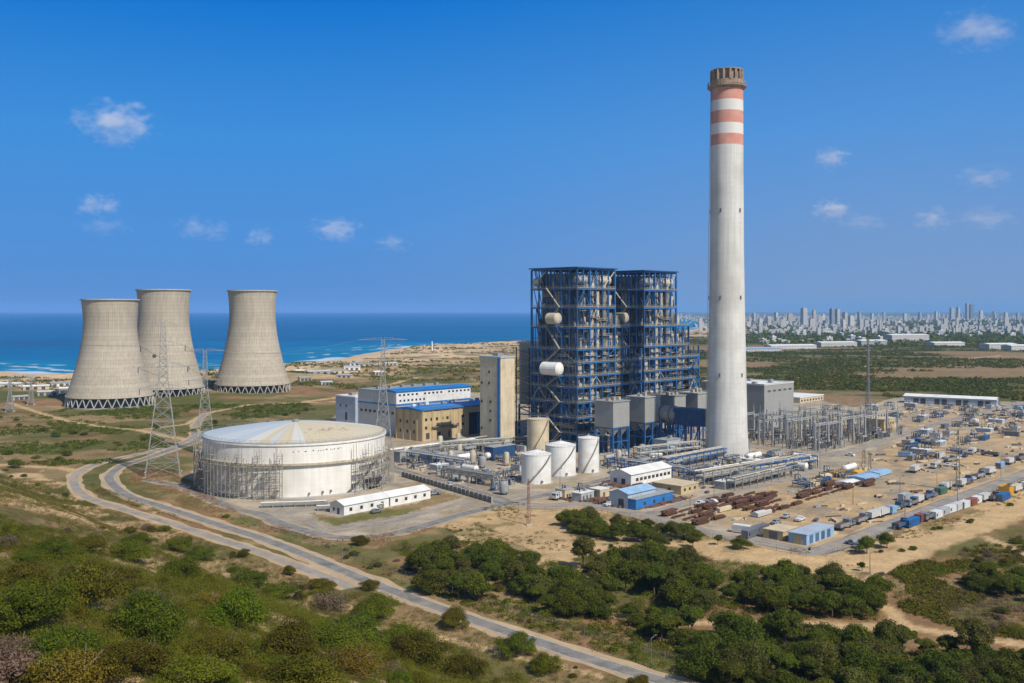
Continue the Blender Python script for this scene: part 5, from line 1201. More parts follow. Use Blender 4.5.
KINDS = {'skid': [proto_skid(k) for k in range(2)], 'hves': [proto_hvessel(k) for k in (1, 2, 3)], 'vves': [proto_vvessel(k) for k in range(2)], 'block': [proto_block(k) for k in range(4)], 'cooler': [proto_cooler(k) for k in range(2)], 'tangle': [proto_tangle(k) for k in range(3)]}
LAB = {'skid': ('pump skid with a small motor and bent pipe', 'pump skids in the process plant'), 'hves': ('horizontal vessel on saddles', 'horizontal vessels in the process plant'), 'vves': ('short upright vessel', 'upright vessels in the process plant'),
       'block': ('flat roofed equipment block', 'equipment blocks in the plant'), 'cooler': ('fan cooler box on legs', 'air coolers in the plant'), 'tangle': ('low tangle of pipes', 'pipe manifolds in the plant')}
HUE = {('skid', 0): 'grey', ('skid', 1): 'blue', ('hves', 0): 'white', ('hves', 1): 'slim grey', ('hves', 2): 'long white', ('vves', 0): 'stout grey', ('vves', 1): 'beige', ('block', 0): 'grey', ('block', 1): 'sand coloured', ('block', 2): 'blue grey', ('block', 3): 'pale grey', ('cooler', 0): 'grey', ('cooler', 1): 'blue legged', ('tangle', 0): 'loose', ('tangle', 1): 'mixed coloured', ('tangle', 2): 'dense'}
def use(kind, i, loc_, rz):
    k = KINDS[kind]; i %= len(k); o = copy_tree(k[i]); o.location = loc_; o.rotation_euler = (0, 0, rz)
    auto(o, HUE[(kind, i)] + ' ' + LAB[kind][0], k[i]['category'], LAB[kind][1]); return o
def drop_protos():
    for ks in KINDS.values():
        for t in ks:
            for c in list(t.children): bpy.data.objects.remove(c)
            bpy.data.objects.remove(t)
OCC = []                                             # taken ground: (x, y, r)
def free(x, y, r):
    return all((x - a) ** 2 + (y - b) ** 2 > (r + c) ** 2 for a, b, c in OCC)
ROADS_W = [GP(p) for p in ([(386, 462), (391, 468), (438, 482), (493, 498), (505, 503)], [(468, 513), (511, 502.5), (560, 492), (610, 478), (660, 467), (700, 459)], [(643, 516), (660, 511), (707, 498), (761, 486), (812, 473)], [(690, 470), (735, 448), (770, 448), (800, 453), (836, 454), (870, 445), (907, 433), (960, 418)],
            [(505, 503), (545, 506), (579, 504), (600, 507), (660, 519), (707, 532), (760, 542), (815, 552), (853, 540), (931, 509), (1024, 474)])]
for px, py, r_ in ((538, 446, 9), (536, 481, 9), (560, 473, 9.5), (588, 470, 8), (726, 455, 16), (645, 482, 20), (650, 503, 15), (690, 491, 11)): OCC.append((*G(px, py), r_))
def scatter(poly, n_, kinds, seed, r_=4.2, pad=6.5):
    rng = random.Random(seed); W = GP(poly); xs = [p[0] for p in W]; ys = [p[1] for p in W]; done = 0
    for _ in range(n_ * 40):
        if done >= n_: break
        x, y = rng.uniform(min(xs), max(xs)), rng.uniform(min(ys), max(ys))
        if not inside(W, np.array([x]), np.array([y]))[0] or not free(x, y, r_): continue
        if min(float(pdist(r, np.array([x]), np.array([y]))[0]) for r in ROADS_W) < pad: continue
        k = rng.choice(kinds); OCC.append((x, y, r_)); use(k, rng.randrange(4), (x, y, float(terrain(np.array([x]), np.array([y]))[0])), PA + rng.choice((0, 0, math.pi / 2)) + rng.uniform(-.06, .06)); done += 1
scatter([(393, 460), (420, 450), (480, 442), (525, 448), (520, 488), (505, 497), (440, 478)], 46, ['skid', 'tangle', 'tangle', 'block', 'hves', 'cooler', 'vves', 'tangle'], 1)
scatter([(600, 464), (640, 450), (702, 452), (704, 462), (655, 474), (612, 474)], 22, ['skid', 'vves', 'hves', 'tangle', 'cooler', 'tangle'], 2)
scatter([(664, 480), (705, 462), (745, 455), (800, 458), (812, 470), (760, 484), (712, 496), (700, 486)], 48, ['tangle', 'skid', 'cooler', 'tangle', 'hves', 'block', 'tangle', 'skid'], 3)
scatter([(780, 482), (815, 474), (850, 470), (850, 480), (790, 490)], 12, ['tangle', 'skid', 'hves'], 4)
scatter([(900, 432), (935, 410), (1000, 404), (1060, 410), (1024, 432), (950, 445), (915, 452)], 40, ['block', 'tangle', 'skid', 'tangle', 'cooler', 'tangle'], 5, 5.0)
scatter([(805, 407), (880, 402), (935, 407), (905, 424), (850, 422)], 12, ['block', 'skid', 'tangle'], 7)
scatter([(895, 452), (925, 436), (985, 436), (965, 455), (905, 466)], 14, ['block', 'tangle', 'tangle', 'skid'], 6, 4.6)
scatter([(560, 499), (590, 485), (612, 490), (614, 500), (580, 503)], 6, ['skid', 'tangle', 'block'], 8, 3.5)

# ---- dark blue service modules by the tanks
for px, py, L, w_, h_, mat, lb in ((493, 461, 16, 6, 6.5, M['bluesteel'], 'dark blue enclosed skid left of the beige tank'), (400, 463, 15, 6, 5, M['greywall'], 'long grey enclosure in front of the white tank scaffolding'), (432, 466, 22, 8, 4.2, M['greypart'], 'flat grey trench cover block beside the plant street'), (667, 459, 12, 8, 9, M['bluegrey'], 'tall blue grey box house below the third precipitator'), (603, 452, 7, 6, 8, M['darkpart'], 'dark steel box between the slim tank and the first grey box')):
    t = thing('module_house', lb, 'enclosure', (*G(px, py), 0), PA)
    MB().box(0, 0, 0, L, w_, h_).build('wall', mat, t); MB().box(-.2, -.2, h_, L + .2, w_ + .2, h_ + .3).build('roof', M['greypart'], t); MB().box(1, -.06, 0, 3.2, 0, 3).build('door', M['darkpart'], t); MB().box(L * .5, -.06, 1.4, L * .5 + 2, 0, 2.6).build('louvre', M['galv'], t); MB().cbox(L * .7, w_ / 2, h_ + .3, 2, 1.6, 1.2).build('roof_unit', M['galv'], t)

# barrier wall beside the plant street
t = thing('retaining_wall', 'long grey concrete barrier wall along the plant street', 'wall', (*G(400, 475.5), 0), 0)
a = Vector((*G(402, 476.5), 0)); bb = Vector((*G(492, 503), 0)); o_ = Vector((*G(400, 475.5), 0))
m = MB(); m.beam(a - o_ + Vector((0, 0, 1.0)), bb - o_ + Vector((0, 0, 1.0)), .4, 2.4); m.build('wall_panel', M['galvdark'], t)
d = (bb - a).normalized()
for k in range(24): q = a - o_ + d * (k * (bb - a).length / 23); MB().cbox(q.x, q.y, 0, .5, .6, 2.5).build('pier', M['concrete'], t)

# ---- switchyard
M['brownpor'] = pmat('brown_porcelain', (0.10, 0.07, 0.055), .4, .1, 1)
SO = Vector((168, 512, 0)) 
def SP(u_, v_): return SO + U * u_ + V * v_
gi = 0
gantry0 = None
def build_gantry():
    t = thing('switchyard_gantry', '', 'gantry', (0, 0, -500), PA)
    for x in (0, 15):
        m = MB()
        for sx in (-.5, .5):
            for sy in (-.5, .5): m.beam((x + sx, sy, 0), (x + sx * .6, sy * .6, 15), .13)
        lattice(m, x, 0, 0, 1.0, 15, .6, 9, .10); m.beam((x, 0, 15), (x, 0, 19), .16); m.build('lattice_column', M['galvlight'], t)
    m = MB()
    for sy in (-.4, .4):
        for z in (13.2, 14.2): m.beam((0, sy, z), (15, sy, z), .15)
    for k in range(12): m.beam((k * 1.25, -.4, 13.2 if k % 2 else 14.2), (k * 1.25 + 1.25, -.4, 14.2 if k % 2 else 13.2), .1); m.beam((k * 1.25, .4, 13.2 if k % 2 else 14.2), (k * 1.25 + 1.25, .4, 14.2 if k % 2 else 13.2), .1)
    m.build('lattice_beam', M['galvlight'], t)
    for k in range(3): MB().tube((3.5 + k * 4, 0, 13.2), (3.5 + k * 4, 0, 11.2), .2, 6).build('insulator', M['darkpart'], t)
    return t
gan = build_gantry()
for v_ in (14, 30, 47, 64):
    for k in range(7 if v_ < 40 else 5):
        u_ = 2 + k * 15.2 if v_ < 60 else -4 + k * 15.2
        if v_ > 56 and k > 3: continue
        o = copy_tree(gan); o.location = SP(u_, v_); o.scale = (1, 1, R.uniform(.9, 1.08)); auto(o, 'grey lattice portal gantry', 'gantry', 'gantries of the switchyard')
for v_ in (22, 39, 55):
    for k in range(4):
        o = copy_tree(gan); o.location = SP(6 + k * 24, v_ - 8); o.rotation_euler = (0, 0, PA + math.pi / 2); auto(o, 'crosswise grey lattice gantry', 'gantry', 'gantries of the switchyard')
def build_breaker(kind):
    if kind == 0:
        t = thing('circuit_breaker', '', 'breaker', (0, 0, -500))
        for k in (-2.2, 0, 2.2):
            m = MB(); m.cbox(k, 0, 0, .5, .5, 2.6); m.build('stand', M['galv'], t)
            MB().lathe([(.22, 2.6), (.34, 2.8), (.22, 3.0), (.34, 3.3), (.22, 3.5), (.34, 3.8), (.22, 4.0), (.34, 4.3), (.2, 5.2)], 10, k, 0).build('insulator', M['brownpor'], t)
        MB().cbox(0, -.9, .4, 1.1, .7, 1.6).build('cabinet', M['greypart'], t)
    elif kind == 1:
        t = thing('transformer', '', 'transformer', (0, 0, -500))
        MB().box(-2.6, -1.5, .5, 2.6, 1.5, 3.9).build('tank_body', M['greywall'], t); MB().box(-3, -1.8, 0, 3, 1.8, .5).build('plinth', M['concrete'], t)
        for y in (-2.3, 2.3):
            m = MB()
            for k in range(8): m.box(-2.3 + k * .6, y - .6, .9, -2.1 + k * .6, y + .6, 3.4)
            m.build('radiator', M['galvdark'], t)
        for k in (-1.5, 0, 1.5): MB().tube((k, 0, 3.9), (k, -.4, 5.6), .22, 8).build('bushing', M['brownpor'], t)
        MB().hcyl((-1.6, .9, 4.9), (1.6, .9, 4.9), .5, 12).build('conservator', M['greypart'], t)
    else:
        t = thing('disconnector', '', 'disconnector', (0, 0, -500))
        for x in (-2.5, 2.5): MB().cbox(x, 0, 0, .4, .4, 3.6).build('stand', M['galv'], t)
        MB().box(-2.9, -.3, 3.6, 2.9, .3, 3.9).build('base_beam', M['galv'], t)
        for x in (-2.3, 0, 2.3): MB().tube((x, 0, 3.9), (x, 0, 5.6), .17, 8).build('insulator', M['darkpart'], t)
        MB().beam((-2.4, 0, 5.7), (2.4, 0, 5.7), .12).build('blade', M['galv'], t)
    return t
SW = [build_breaker(k) for k in range(3)]
SWL = (('three pole breaker with brown insulators', 'circuit breakers in the switchyard'), ('grey transformer with finned radiators', 'transformers in the switchyard'), ('disconnector frame on two stands', 'disconnectors in the switchyard'))
for v_ in np.arange(10, 72, 6.0):
    for u_ in np.arange(0, 104, 8.5):
        if R.random() < .28 or (v_ > 60 and u_ > 44): continue
        k = R.choice((0, 0, 2, 2, 2, 1)); o = copy_tree(SW[k]); o.location = SP(u_ + R.uniform(-1, 1), v_ + R.uniform(-.6, .6)); o.rotation_euler = (0, 0, PA + (math.pi / 2 if R.random() < .3 else 0)); auto(o, SWL[k][0], SW[k]['category'], SWL[k][1])
for i, v_ in enumerate((14, 30, 47)):
    for j in range(3):
        m = MB()
        for k in range(6):
            a_, b_ = SP(5 + k * 15.2, v_ + 0), SP(5 + (k + 1) * 15.2, v_)
            m.beam((a_.x, a_.y, 11.2 - .0 + j * .0), (b_.x, b_.y, 11.2), .07) if j == 0 else m.beam((a_.x + .9 * j, a_.y - .9 * j, 15.2 + j * 1.6), (b_.x + .9 * j, b_.y - .9 * j, 15.2 + j * 1.6), .07)
        auto(m.build('busbar', M['galv']), ('low', 'middle', 'high')[j] + ' straight busbar strung along ' + ('the front', 'the middle', 'the rear')[i] + ' gantry row', 'busbar', 'busbars of the switchyard')

# ---- rusty steel: bundles of beams, each bundle strapped together
def build_bundle(seed, L, w_, h_, loose):
    rng = random.Random(seed); t = thing('steel_bundle', '', 'steel bundle', (0, 0, -500)); n_ = int(w_ / .62)
    rows_ = int(h_ / .62)
    for j in range(rows_):
        for k in range(n_):
            if j == rows_ - 1 and rng.random() < .45: continue
            l2 = L * rng.uniform(.82, 1); s = rng.uniform(-.5, .5) * loose; m = MB(); y = -w_ / 2 + .62 * k + .3
            for zz, hh, ww in ((0, .09, .5), (.09, .34, .12), (.43, .09, .5)): m.box(-l2 / 2 + s, y - ww / 2, .3 + j * .6 + zz, l2 / 2 + s, y + ww / 2, .3 + j * .6 + zz + hh)
            m.build('girder', M['rust'], t)
    for x in (-L * .35, L * .35): MB().box(x - .2, -w_ / 2, 0, x + .2, w_ / 2, .3).build('timber_bearer', M['bark'], t)
    return t
BUN = [build_bundle(1, 8.5, 2.6, 2.8, 1.2), build_bundle(2, 7, 2.2, 1.6, 2), build_bundle(3, 9.5, 1.8, 1.1, 2)]
def stack(px0, py0, rows_, cols, dv, du, rz, name, seed):
    rng = random.Random(seed); o0 = Vector((*G(px0, py0), 0)); uu = Vector((math.cos(rz), math.sin(rz), 0)); vv = Vector((-uu.y, uu.x, 0))
    for i in range(rows_):
        for j in range(cols):
            if rng.random() < .07: continue
            k = rng.randrange(3); o = copy_tree(BUN[k]); o.location = o0 + uu * (j * du + rng.uniform(-.6, .6)) + vv * (i * dv + rng.uniform(-.2, .2)); o.rotation_euler = (0, 0, rz + math.pi * 0 + rng.uniform(-.04, .04))
            auto(o, ('tall', 'short', 'low long')[k] + ' bundle of rusty steel girders', 'steel bundle', 'bundles of rusty steel ' + name)
stack(742, 505, 4, 3, 4.4, 10.5, PA, 'in the near left lot', 1)
stack(768, 513, 5, 3, 4.2, 10.5, PA, 'in the middle lot', 2)
stack(812, 499, 3, 4, 4.2, 10.5, PA, 'in the right lot', 3)
stack(868, 486, 2, 2, 4.2, 10.5, PA, 'in the far right lot', 4)
stack(690, 519, 3, 3, 4.6, 10.5, PA, 'in the front lot', 5)
stack(700, 524, 2, 2, 4.4, 10.5, PA, 'in the front lot', 6)
for px, py, L, w_, mt, lb in ((865, 482, 15, 8, 'paleblue', 'pale blue tarpaulin covered stack, nearest the road'), (880, 477, 13, 7, 'paleblue', 'second pale blue covered stack, farther right'), (850, 487, 10, 6, 'whiteroof', 'white covered stack between rusty girders'), (815, 487, 12, 5, 'sandwall', 'sand coloured timber stack among the rusty girders'), (838, 477, 10, 5, 'yellow', 'yellow formwork stack behind the rusty girders'), (824, 480, 8, 4, 'sandwall', 'small timber stack left of yellow formwork'), (720, 513, 8, 4, 'sandwall', 'timber stack in front of the rusty girders'), (758, 518, 10, 3, 'lightgrey', 'grey sheet stack at the front of the steel lot'), (858, 476, 7, 4, 'yellow', 'small yellow crate stack before the switchyard road')):
    t = thing('covered_stack', lb, 'stack', (*G(px, py), 0), PA, 'covered stacks in the steel yard')
    m = MB(); m.gable(0, 0, L, w_, .25, 1.5, 2.0); m.build('sheet_cover', M[mt], t)
    for k in range(4): MB().box(.5 + k * (L - 1) / 3.2, -.1, 0, .9 + k * (L - 1) / 3.2, w_ + .1, .25).build('timber_bearer', M['bark'], t)

# ---- vehicles and containers
def build_car(paint, kind):
    t = thing('parked_car', '', 'car', (0, 0, -500)); L, w_ = 4.5, 1.8
    prof = [(-2.25, .35), (2.25, .35), (2.25, .85), (1.3, .98), (.6, 1.45), (-1.2, 1.48), (-1.9, 1.0), (-2.25, .95)] if kind else [(-2.4, .35), (2.4, .35), (2.4, .95), (1.5, 1.02), (.8, 1.65), (-.4, 1.68), (-.6, 1.05), (-2.4, 1.0)]
    m = MB(); n_ = len(prof); m.add([(x, -w_ / 2, z) for x, z in prof] + [(x, w_ / 2, z) for x, z in prof], [tuple(range(n_)), tuple(range(n_, 2 * n_))[::-1]] + [(k, n_ + k, n_ + (k + 1) % n_, (k + 1) % n_) for k in range(n_)]); m.build('body', M[paint], t)
    xa, xb = (-1.5, 1.0) if kind else (-.45, 1.15)
    m = MB()
    for s in (-1, 1): m.box(xa + .3, s * w_ / 2, 1.02, xb - .35, s * (w_ / 2 + .02), 1.36)
    m.build('side_window', M['glass'], t)
    p, q = ((1.27, 1.02), (.66, 1.42)) if kind else ((1.47, 1.06), (.86, 1.6)); MB().add([(p[0] + .02, -.75, p[1]), (p[0] + .02, .75, p[1]), (q[0] + .02, .7, q[1]), (q[0] + .02, -.7, q[1])], [(0, 1, 2, 3)]).build('windscreen', M['glass'], t)
    for x in (-1.45, 1.45):
        for s in (-1, 1): MB().tube((x, s * .72, .33), (x, s * .93, .33), .33, 12).build('wheel', M['tyre'], t)
    return t
def build_truck(paint, box):
    t = thing('parked_truck', '', 'truck', (0, 0, -500))
    m = MB(); prof = [(2.3, .7), (4.3, .7), (4.3, 1.8), (4.0, 2.9), (2.3, 2.9)]; n_ = 5; m.add([(x, -1.2, z) for x, z in prof] + [(x, 1.2, z) for x, z in prof], [tuple(range(n_)), tuple(range(n_, 2 * n_))[::-1]] + [(k, n_ + k, n_ + (k + 1) % n_, (k + 1) % n_) for k in range(n_)]); m.build('cab', M[paint], t)
    MB().add([(4.29, -1.05, 1.85), (4.29, 1.05, 1.85), (4.04, 1.0, 2.75), (4.04, -1.0, 2.75)], [(0, 1, 2, 3)]).build('windscreen', M['glass'], t)
    for s in (-1, 1): MB().box(2.9, s * 1.2, 1.8, 3.8, s * 1.23, 2.6).build('side_window', M['glass'], t)
    MB().box(-4.3, -.5, .6, 2.3, .5, .95).build('chassis', M['darkpart'], t)
    if box == 1: MB().box(-4.4, -1.25, 1.0, 2.0, 1.25, 3.0).build('cargo_box', M['lightgrey'], t)
    elif box == 2:
        m = MB(); m.box(-4.4, -1.25, 1.0, 2.0, 1.25, 1.2); m.box(-4.4, -1.25, 1.2, 2, -1.15, 2.1); m.box(-4.4, 1.15, 1.2, 2, 1.25, 2.1); m.box(1.9, -1.15, 1.2, 2, 1.15, 2.3); m.box(-4.4, -1.15, 1.2, -4.3, 1.15, 2.1); m.build('cargo_bed', M[paint], t); MB().box(-4, -1.1, 1.2, 1.6, 1.1, 1.9).build('load', M['rust'], t)
    else: MB().hcyl((-4.1, 0, 2.1), (1.6, 0, 2.1), 1.15, 18).build('tank_barrel', M['greypart'], t)
    for x in (-3.4, -2.3, 3.3):
        for s in (-1, 1): MB().tube((x, s * .85, .5), (x, s * 1.22, .5), .5, 12).build('wheel', M['tyre'], t)
    return t
def build_container(paint, L=6.1, skip=False):
    t = thing('container', '', 'container', (0, 0, -500)); m = MB(); m.box(-L / 2, -1.2, .15, L / 2, 1.2, 2.6)
    c = m; n_ = int(L / .45)
    for k in range(n_):
        for s in (-1, 1): c.box(-L / 2 + .2 + k * .45, s * 1.2, .35, -L / 2 + .4 + k * .45, s * 1.25, 2.4)
    c.build('body', M[paint], t); fr = MB()
    for x in (-L / 2, L / 2):
        for y in (-1.2, 1.2): fr.cbox(x, y, 0, .18, .18, 2.68)
    fr.build('corner_post', M[paint], t); MB().box(L / 2 + .01, -1.05, .3, L / 2 + .06, 1.05, 2.5).build('door', M['galvdark'], t); MB().box(-L / 2 + .6, -1.29, .95, -L / 2 + 1.5, -1.251, 1.9).build('window', M['glass'], t)
    return t
VEH = {'bluetruck': build_truck('bluepaint', 1), 'greytruck': build_truck('greypaint', 2), 'whitetruck': build_truck('whitepaint', 1), 'tanker': build_truck('whitepaint', 3), 'dump': build_truck('bluepaint', 2),
       'whitecar': build_car('whitepaint', 1), 'greycar': build_car('greypaint', 1), 'pickup': build_car('whitepaint', 0), 'bluecar': build_car('bluepaint', 1), 'darkpickup': build_car('greypaint', 0),
       'whitebox': build_container('whitepaint'), 'bluebox': build_container('paleblue'), 'redbox': build_container('redpaint'), 'greybox': build_container('greypaint', 7.5), 'greenbox': build_container('greenpaint'), 'navybox': build_container('bluesteel2', 9)}
VL = {'bluetruck': 'blue truck with white cargo box', 'greytruck': 'grey flatbed truck loaded with rusty steel', 'whitetruck': 'white box truck', 'tanker': 'tanker truck with grey barrel', 'dump': 'blue truck with open bed', 'whitecar': 'white parked car', 'greycar': 'grey parked car', 'pickup': 'white pickup', 'bluecar': 'blue parked car', 'darkpickup': 'dark pickup',
      'whitebox': 'white cabin container', 'bluebox': 'pale blue cabin container', 'redbox': 'rust red container', 'greybox': 'long grey container', 'greenbox': 'green container', 'navybox': 'long dark blue container'}
def park(kind, px, py, rz=PA, jit=.05):
    o = copy_tree(VEH[kind]); x, y = G(px, py); o.location = (x, y, .12); o.rotation_euler = (0, 0, rz + R.uniform(-jit, jit) + (math.pi if R.random() < .3 else 0)); c = VEH[kind]['category']
    return auto(o, VL[kind], c, {'car': 'cars parked along the yard road', 'truck': 'trucks parked in the yard', 'container': 'containers and cabins in the yard'}[c])
D90 = math.pi / 2
for k, px, py in [('greytruck', 843, 529), ('darkpickup', 853, 525), ('greytruck', 860, 523), ('greycar', 868, 519), ('whitetruck', 874, 519), ('bluetruck', 884, 516), ('bluebox', 890, 513.5), ('whitecar', 897, 510), ('dump', 903, 508), ('greytruck', 911, 506), ('whitebox', 904, 500), ('bluetruck', 917, 503.5), ('dump', 927, 499), ('greycar', 934, 496.5), ('greenbox', 941, 494), ('whitetruck', 945, 490), ('bluetruck', 962, 486), ('dump', 966, 483), ('whitecar', 973, 480), ('greytruck', 979, 478), ('whitetruck', 990, 474), ('bluebox', 1000, 468), ('bluetruck', 1010, 464), ('greytruck', 1020, 460)]: park(k, px, py)
for k, px, py in [('dump', 901, 528), ('navybox', 911, 526), ('redbox', 921, 521), ('greytruck', 928, 520), ('whitebox', 936, 518), ('whitebox', 943, 515), ('whitebox', 950, 512.5), ('whitebox', 957, 510), ('whitebox', 964, 508), ('redbox', 971, 505.5), ('whitebox', 977, 503), ('whitetruck', 985, 501), ('greytruck', 994, 500), ('navybox', 1003, 500), ('whitetruck', 1016, 492), ('whitebox', 1026, 488)]: park(k, px, py)
for k, px, py in [('darkpickup', 853, 545), ('greycar', 858, 548), ('greybox', 750, 537), ('greybox', 760, 533), ('whitecar', 770, 530), ('whitebox', 742, 533), ('redbox', 775, 536), ('whitecar', 786, 518), ('pickup', 800, 521), ('greycar', 776, 524), ('whitetruck', 915, 472), ('navybox', 912, 447), ('navybox', 922, 444), ('bluebox', 905, 457), ('greybox', 912, 460), ('whitebox', 940, 458), ('greytruck', 950, 462), ('whitecar', 958, 460), ('bluecar', 965, 457), ('whitetruck', 972, 454), ('greycar', 978, 452), ('whitecar', 948, 466), ('pickup', 956, 467), ('tanker', 936, 468), ('navybox', 985, 440), ('greybox', 1012, 436), ('greytruck', 990, 456), ('greybox', 945, 428), ('whitebox', 975, 423), ('greybox', 1018, 417), ('whitecar', 600, 494), ('pickup', 609, 506), ('whitecar', 450, 486), ('greycar', 462, 490), ('whitetruck', 560, 499), ('pickup', 700, 505), ('whitecar', 712, 503), ('bluecar', 790, 461), ('whitecar', 815, 461), ('pickup', 850, 456), ('whitecar', 620, 481), ('greycar', 376, 513), ('greycar', 433, 495), ('darkpickup', 437, 494), ('bluebox', 1020, 410), ('greybox', 920, 422)]: park(k, px, py, PA + (D90 if R.random() < .25 else 0), .12)
# yellow skip by the mast and a round-up of loose things
t = thing('skip', 'bright yellow open skip beside the yard road mast', 'skip', (*G(1008, 493), 0), PA)
m = MB(); m.box(-5, -2, 0, 5, 2, .2)
for s in (-1, 1): m.box(-5, s * 2 - .1, .2, 5, s * 2 + .1, 3.2); m.box(s * 5 - .1, -1.9, .2, s * 5 + .1, 1.9, 3.2)
m.build('body', M['yellow'], t)
for k in range(6): MB().box(-4.6 + k * 1.8, -2.25, .2, -4.4 + k * 1.8, -2.1, 3.1).build('rib', M['yellow'], t)
MB().box(-4.8, -1.8, 2.2, 4.8, 1.8, 2.6).build('load', M['rust'], t)
# low equipment right of the white tank foot and beside the huts
for px, py, L, lb in ((318, 511, 26, 'row of grey pipework standing at the foot of the white tank'), (262, 508, 22, 'low grey pipe run before the left part of the white tank'),):
    pipe_rack(px, py, 6, 4, 2.4, 1.6, math.radians(10), lb, 77, 5)
t = thing('coal_hopper', 'dark steel hopper on legs at the right foot of the white tank', 'hopper', (*G(372, 489), 0), .3)
MB().add([(-4, -3, 5), (4, -3, 5), (4, 3, 5), (-4, 3, 5), (-1, -1, .8), (1, -1, .8), (1, 1, .8), (-1, 1, .8)], [(0, 1, 2, 3), (0, 4, 5, 1), (1, 5, 6, 2), (2, 6, 7, 3), (3, 7, 4, 0), (4, 7, 6, 5)]).build('funnel', M['darkpart'], t)
for x in (-3.6, 3.6):
    for y in (-2.6, 2.6): MB().beam((x, y, 0), (x, y, 5), .3).build('leg', M['galvdark'], t)
# fences along the road and round the yard
def fence(pts, h_, gap, label, rails=2, mesh=True, mat='galvdark'):
    w_ = resample(GP(pts), gap); t = thing('fence', label, 'fence', (0, 0, 0)); zs = terrain(np.array([p.x for p in w_]), np.array([p.y for p in w_]))
    o = Vector((w_[0].x, w_[0].y, float(zs[0]))); t.location = o; q = [Vector((p.x, p.y, float(z))) - o for p, z in zip(w_, zs)]
    for k, p in enumerate(q[:100]): m = MB(); m.beam(p - Vector((0, 0, .2)), p + Vector((0, 0, h_)), .12); m.build('post', M[mat], t)
    m = MB()
    for a_, b_ in zip(q[:-1], q[1:]):
        for r_ in range(rails): z = h_ * (r_ + 1) / rails - .05; m.beam(a_ + Vector((0, 0, z)), b_ + Vector((0, 0, z)), .05)
        if mesh:
            L = (b_ - a_).length
            for k in range(int(L / .5)):
                c = a_.lerp(b_, k / (L / .5)); m.beam(c, c + Vector((0, 0, h_ - .1)), .025)
    m.build('wire_mesh', M[mat], t)
fence([(240, 520), (305, 541), (372, 566), (440, 590), (520, 616), (600, 641), (665, 660), (720, 676)], 2.0, 5, 'long grey wire fence beside the asphalt road')
fence([(505, 509), (545, 512), (579, 510), (640, 521), (700, 537), (760, 548), (806, 556)], 2.0, 4, 'low wire fence between the sandy clearing and the plant road')
fence([(826, 556), (860, 545), (931, 516), (1024, 481)], 1.6, 4, 'roadside fence in front of the parked containers')
fence([(838, 449), (870, 440), (905, 428)], 2.4, 4, 'wire fence along the switchyard road')
# ================================================================== CITY, DUNES STRUCTURES, CLOUDS
rng = random.Random(99)
def citymat(name, wall, win, fl=3.2, cw=3.4, amt=.75):
    m = pmat(name, wall, .8, .06, .05, objvar=.14); n = m.node_tree.nodes; l = m.node_tree.links; b = n['Principled BSDF']; src = b.inputs['Base Color'].links[0].from_socket
    tc = n.new('ShaderNodeTexCoord'); sx = n.new('ShaderNodeSeparateXYZ'); l.new(tc.outputs['Object'], sx.inputs[0]); ad = n.new('ShaderNodeMath'); l.new(sx.outputs[0], ad.inputs[0]); l.new(sx.outputs[1], ad.inputs[1])
    def gate(sock, per, lo):
        p = n.new('ShaderNodeMath'); p.operation = 'PINGPONG'; p.inputs[1].default_value = per / 2; l.new(sock, p.inputs[0]); g_ = n.new('ShaderNodeMath'); g_.operation = 'GREATER_THAN'; g_.inputs[1].default_value = lo; l.new(p.outputs[0], g_.inputs[0]); return g_.outputs[0]
    ge = n.new('ShaderNodeNewGeometry'); sn = n.new('ShaderNodeSeparateXYZ'); l.new(ge.outputs['Normal'], sn.inputs[0]); ab = n.new('ShaderNodeMath'); ab.operation = 'ABSOLUTE'; l.new(sn.outputs[2], ab.inputs[0]); lt = n.new('ShaderNodeMath'); lt.operation = 'LESS_THAN'; lt.inputs[1].default_value = .5; l.new(ab.outputs[0], lt.inputs[0])
    a = n.new('ShaderNodeMath'); a.operation = 'MULTIPLY'; l.new(gate(sx.outputs[2], fl, fl * .25), a.inputs[0]); l.new(gate(ad.outputs[0], cw, cw * .2), a.inputs[1])
    c = n.new('ShaderNodeMath'); c.operation = 'MULTIPLY'; l.new(a.outputs[0], c.inputs[0]); l.new(lt.outputs[0], c.inputs[1]); d = n.new('ShaderNodeMath'); d.operation = 'MULTIPLY'; d.inputs[1].default_value = amt; l.new(c.outputs[0], d.inputs[0])
    mx = n.new('ShaderNodeMix'); mx.data_type = 'RGBA'; l.new(d.outputs[0], mx.inputs[0]); l.new(src, mx.inputs[6]); mx.inputs[7].default_value = (*win, 1); l.new(mx.outputs[2], b.inputs['Base Color']); return m
CM = [citymat('white_render', (.50, .49, .47), (.12, .13, .15)), citymat('cream_render', (.50, .46, .39), (.15, .15, .15)), citymat('grey_render', (.36, .37, .38), (.10, .11, .13)), citymat('glass_tower', (.22, .26, .31), (.07, .09, .12), 3.4, 2.0, .85)]
def tz(x, y): return float(terrain(np.array([x]), np.array([y]))[0])
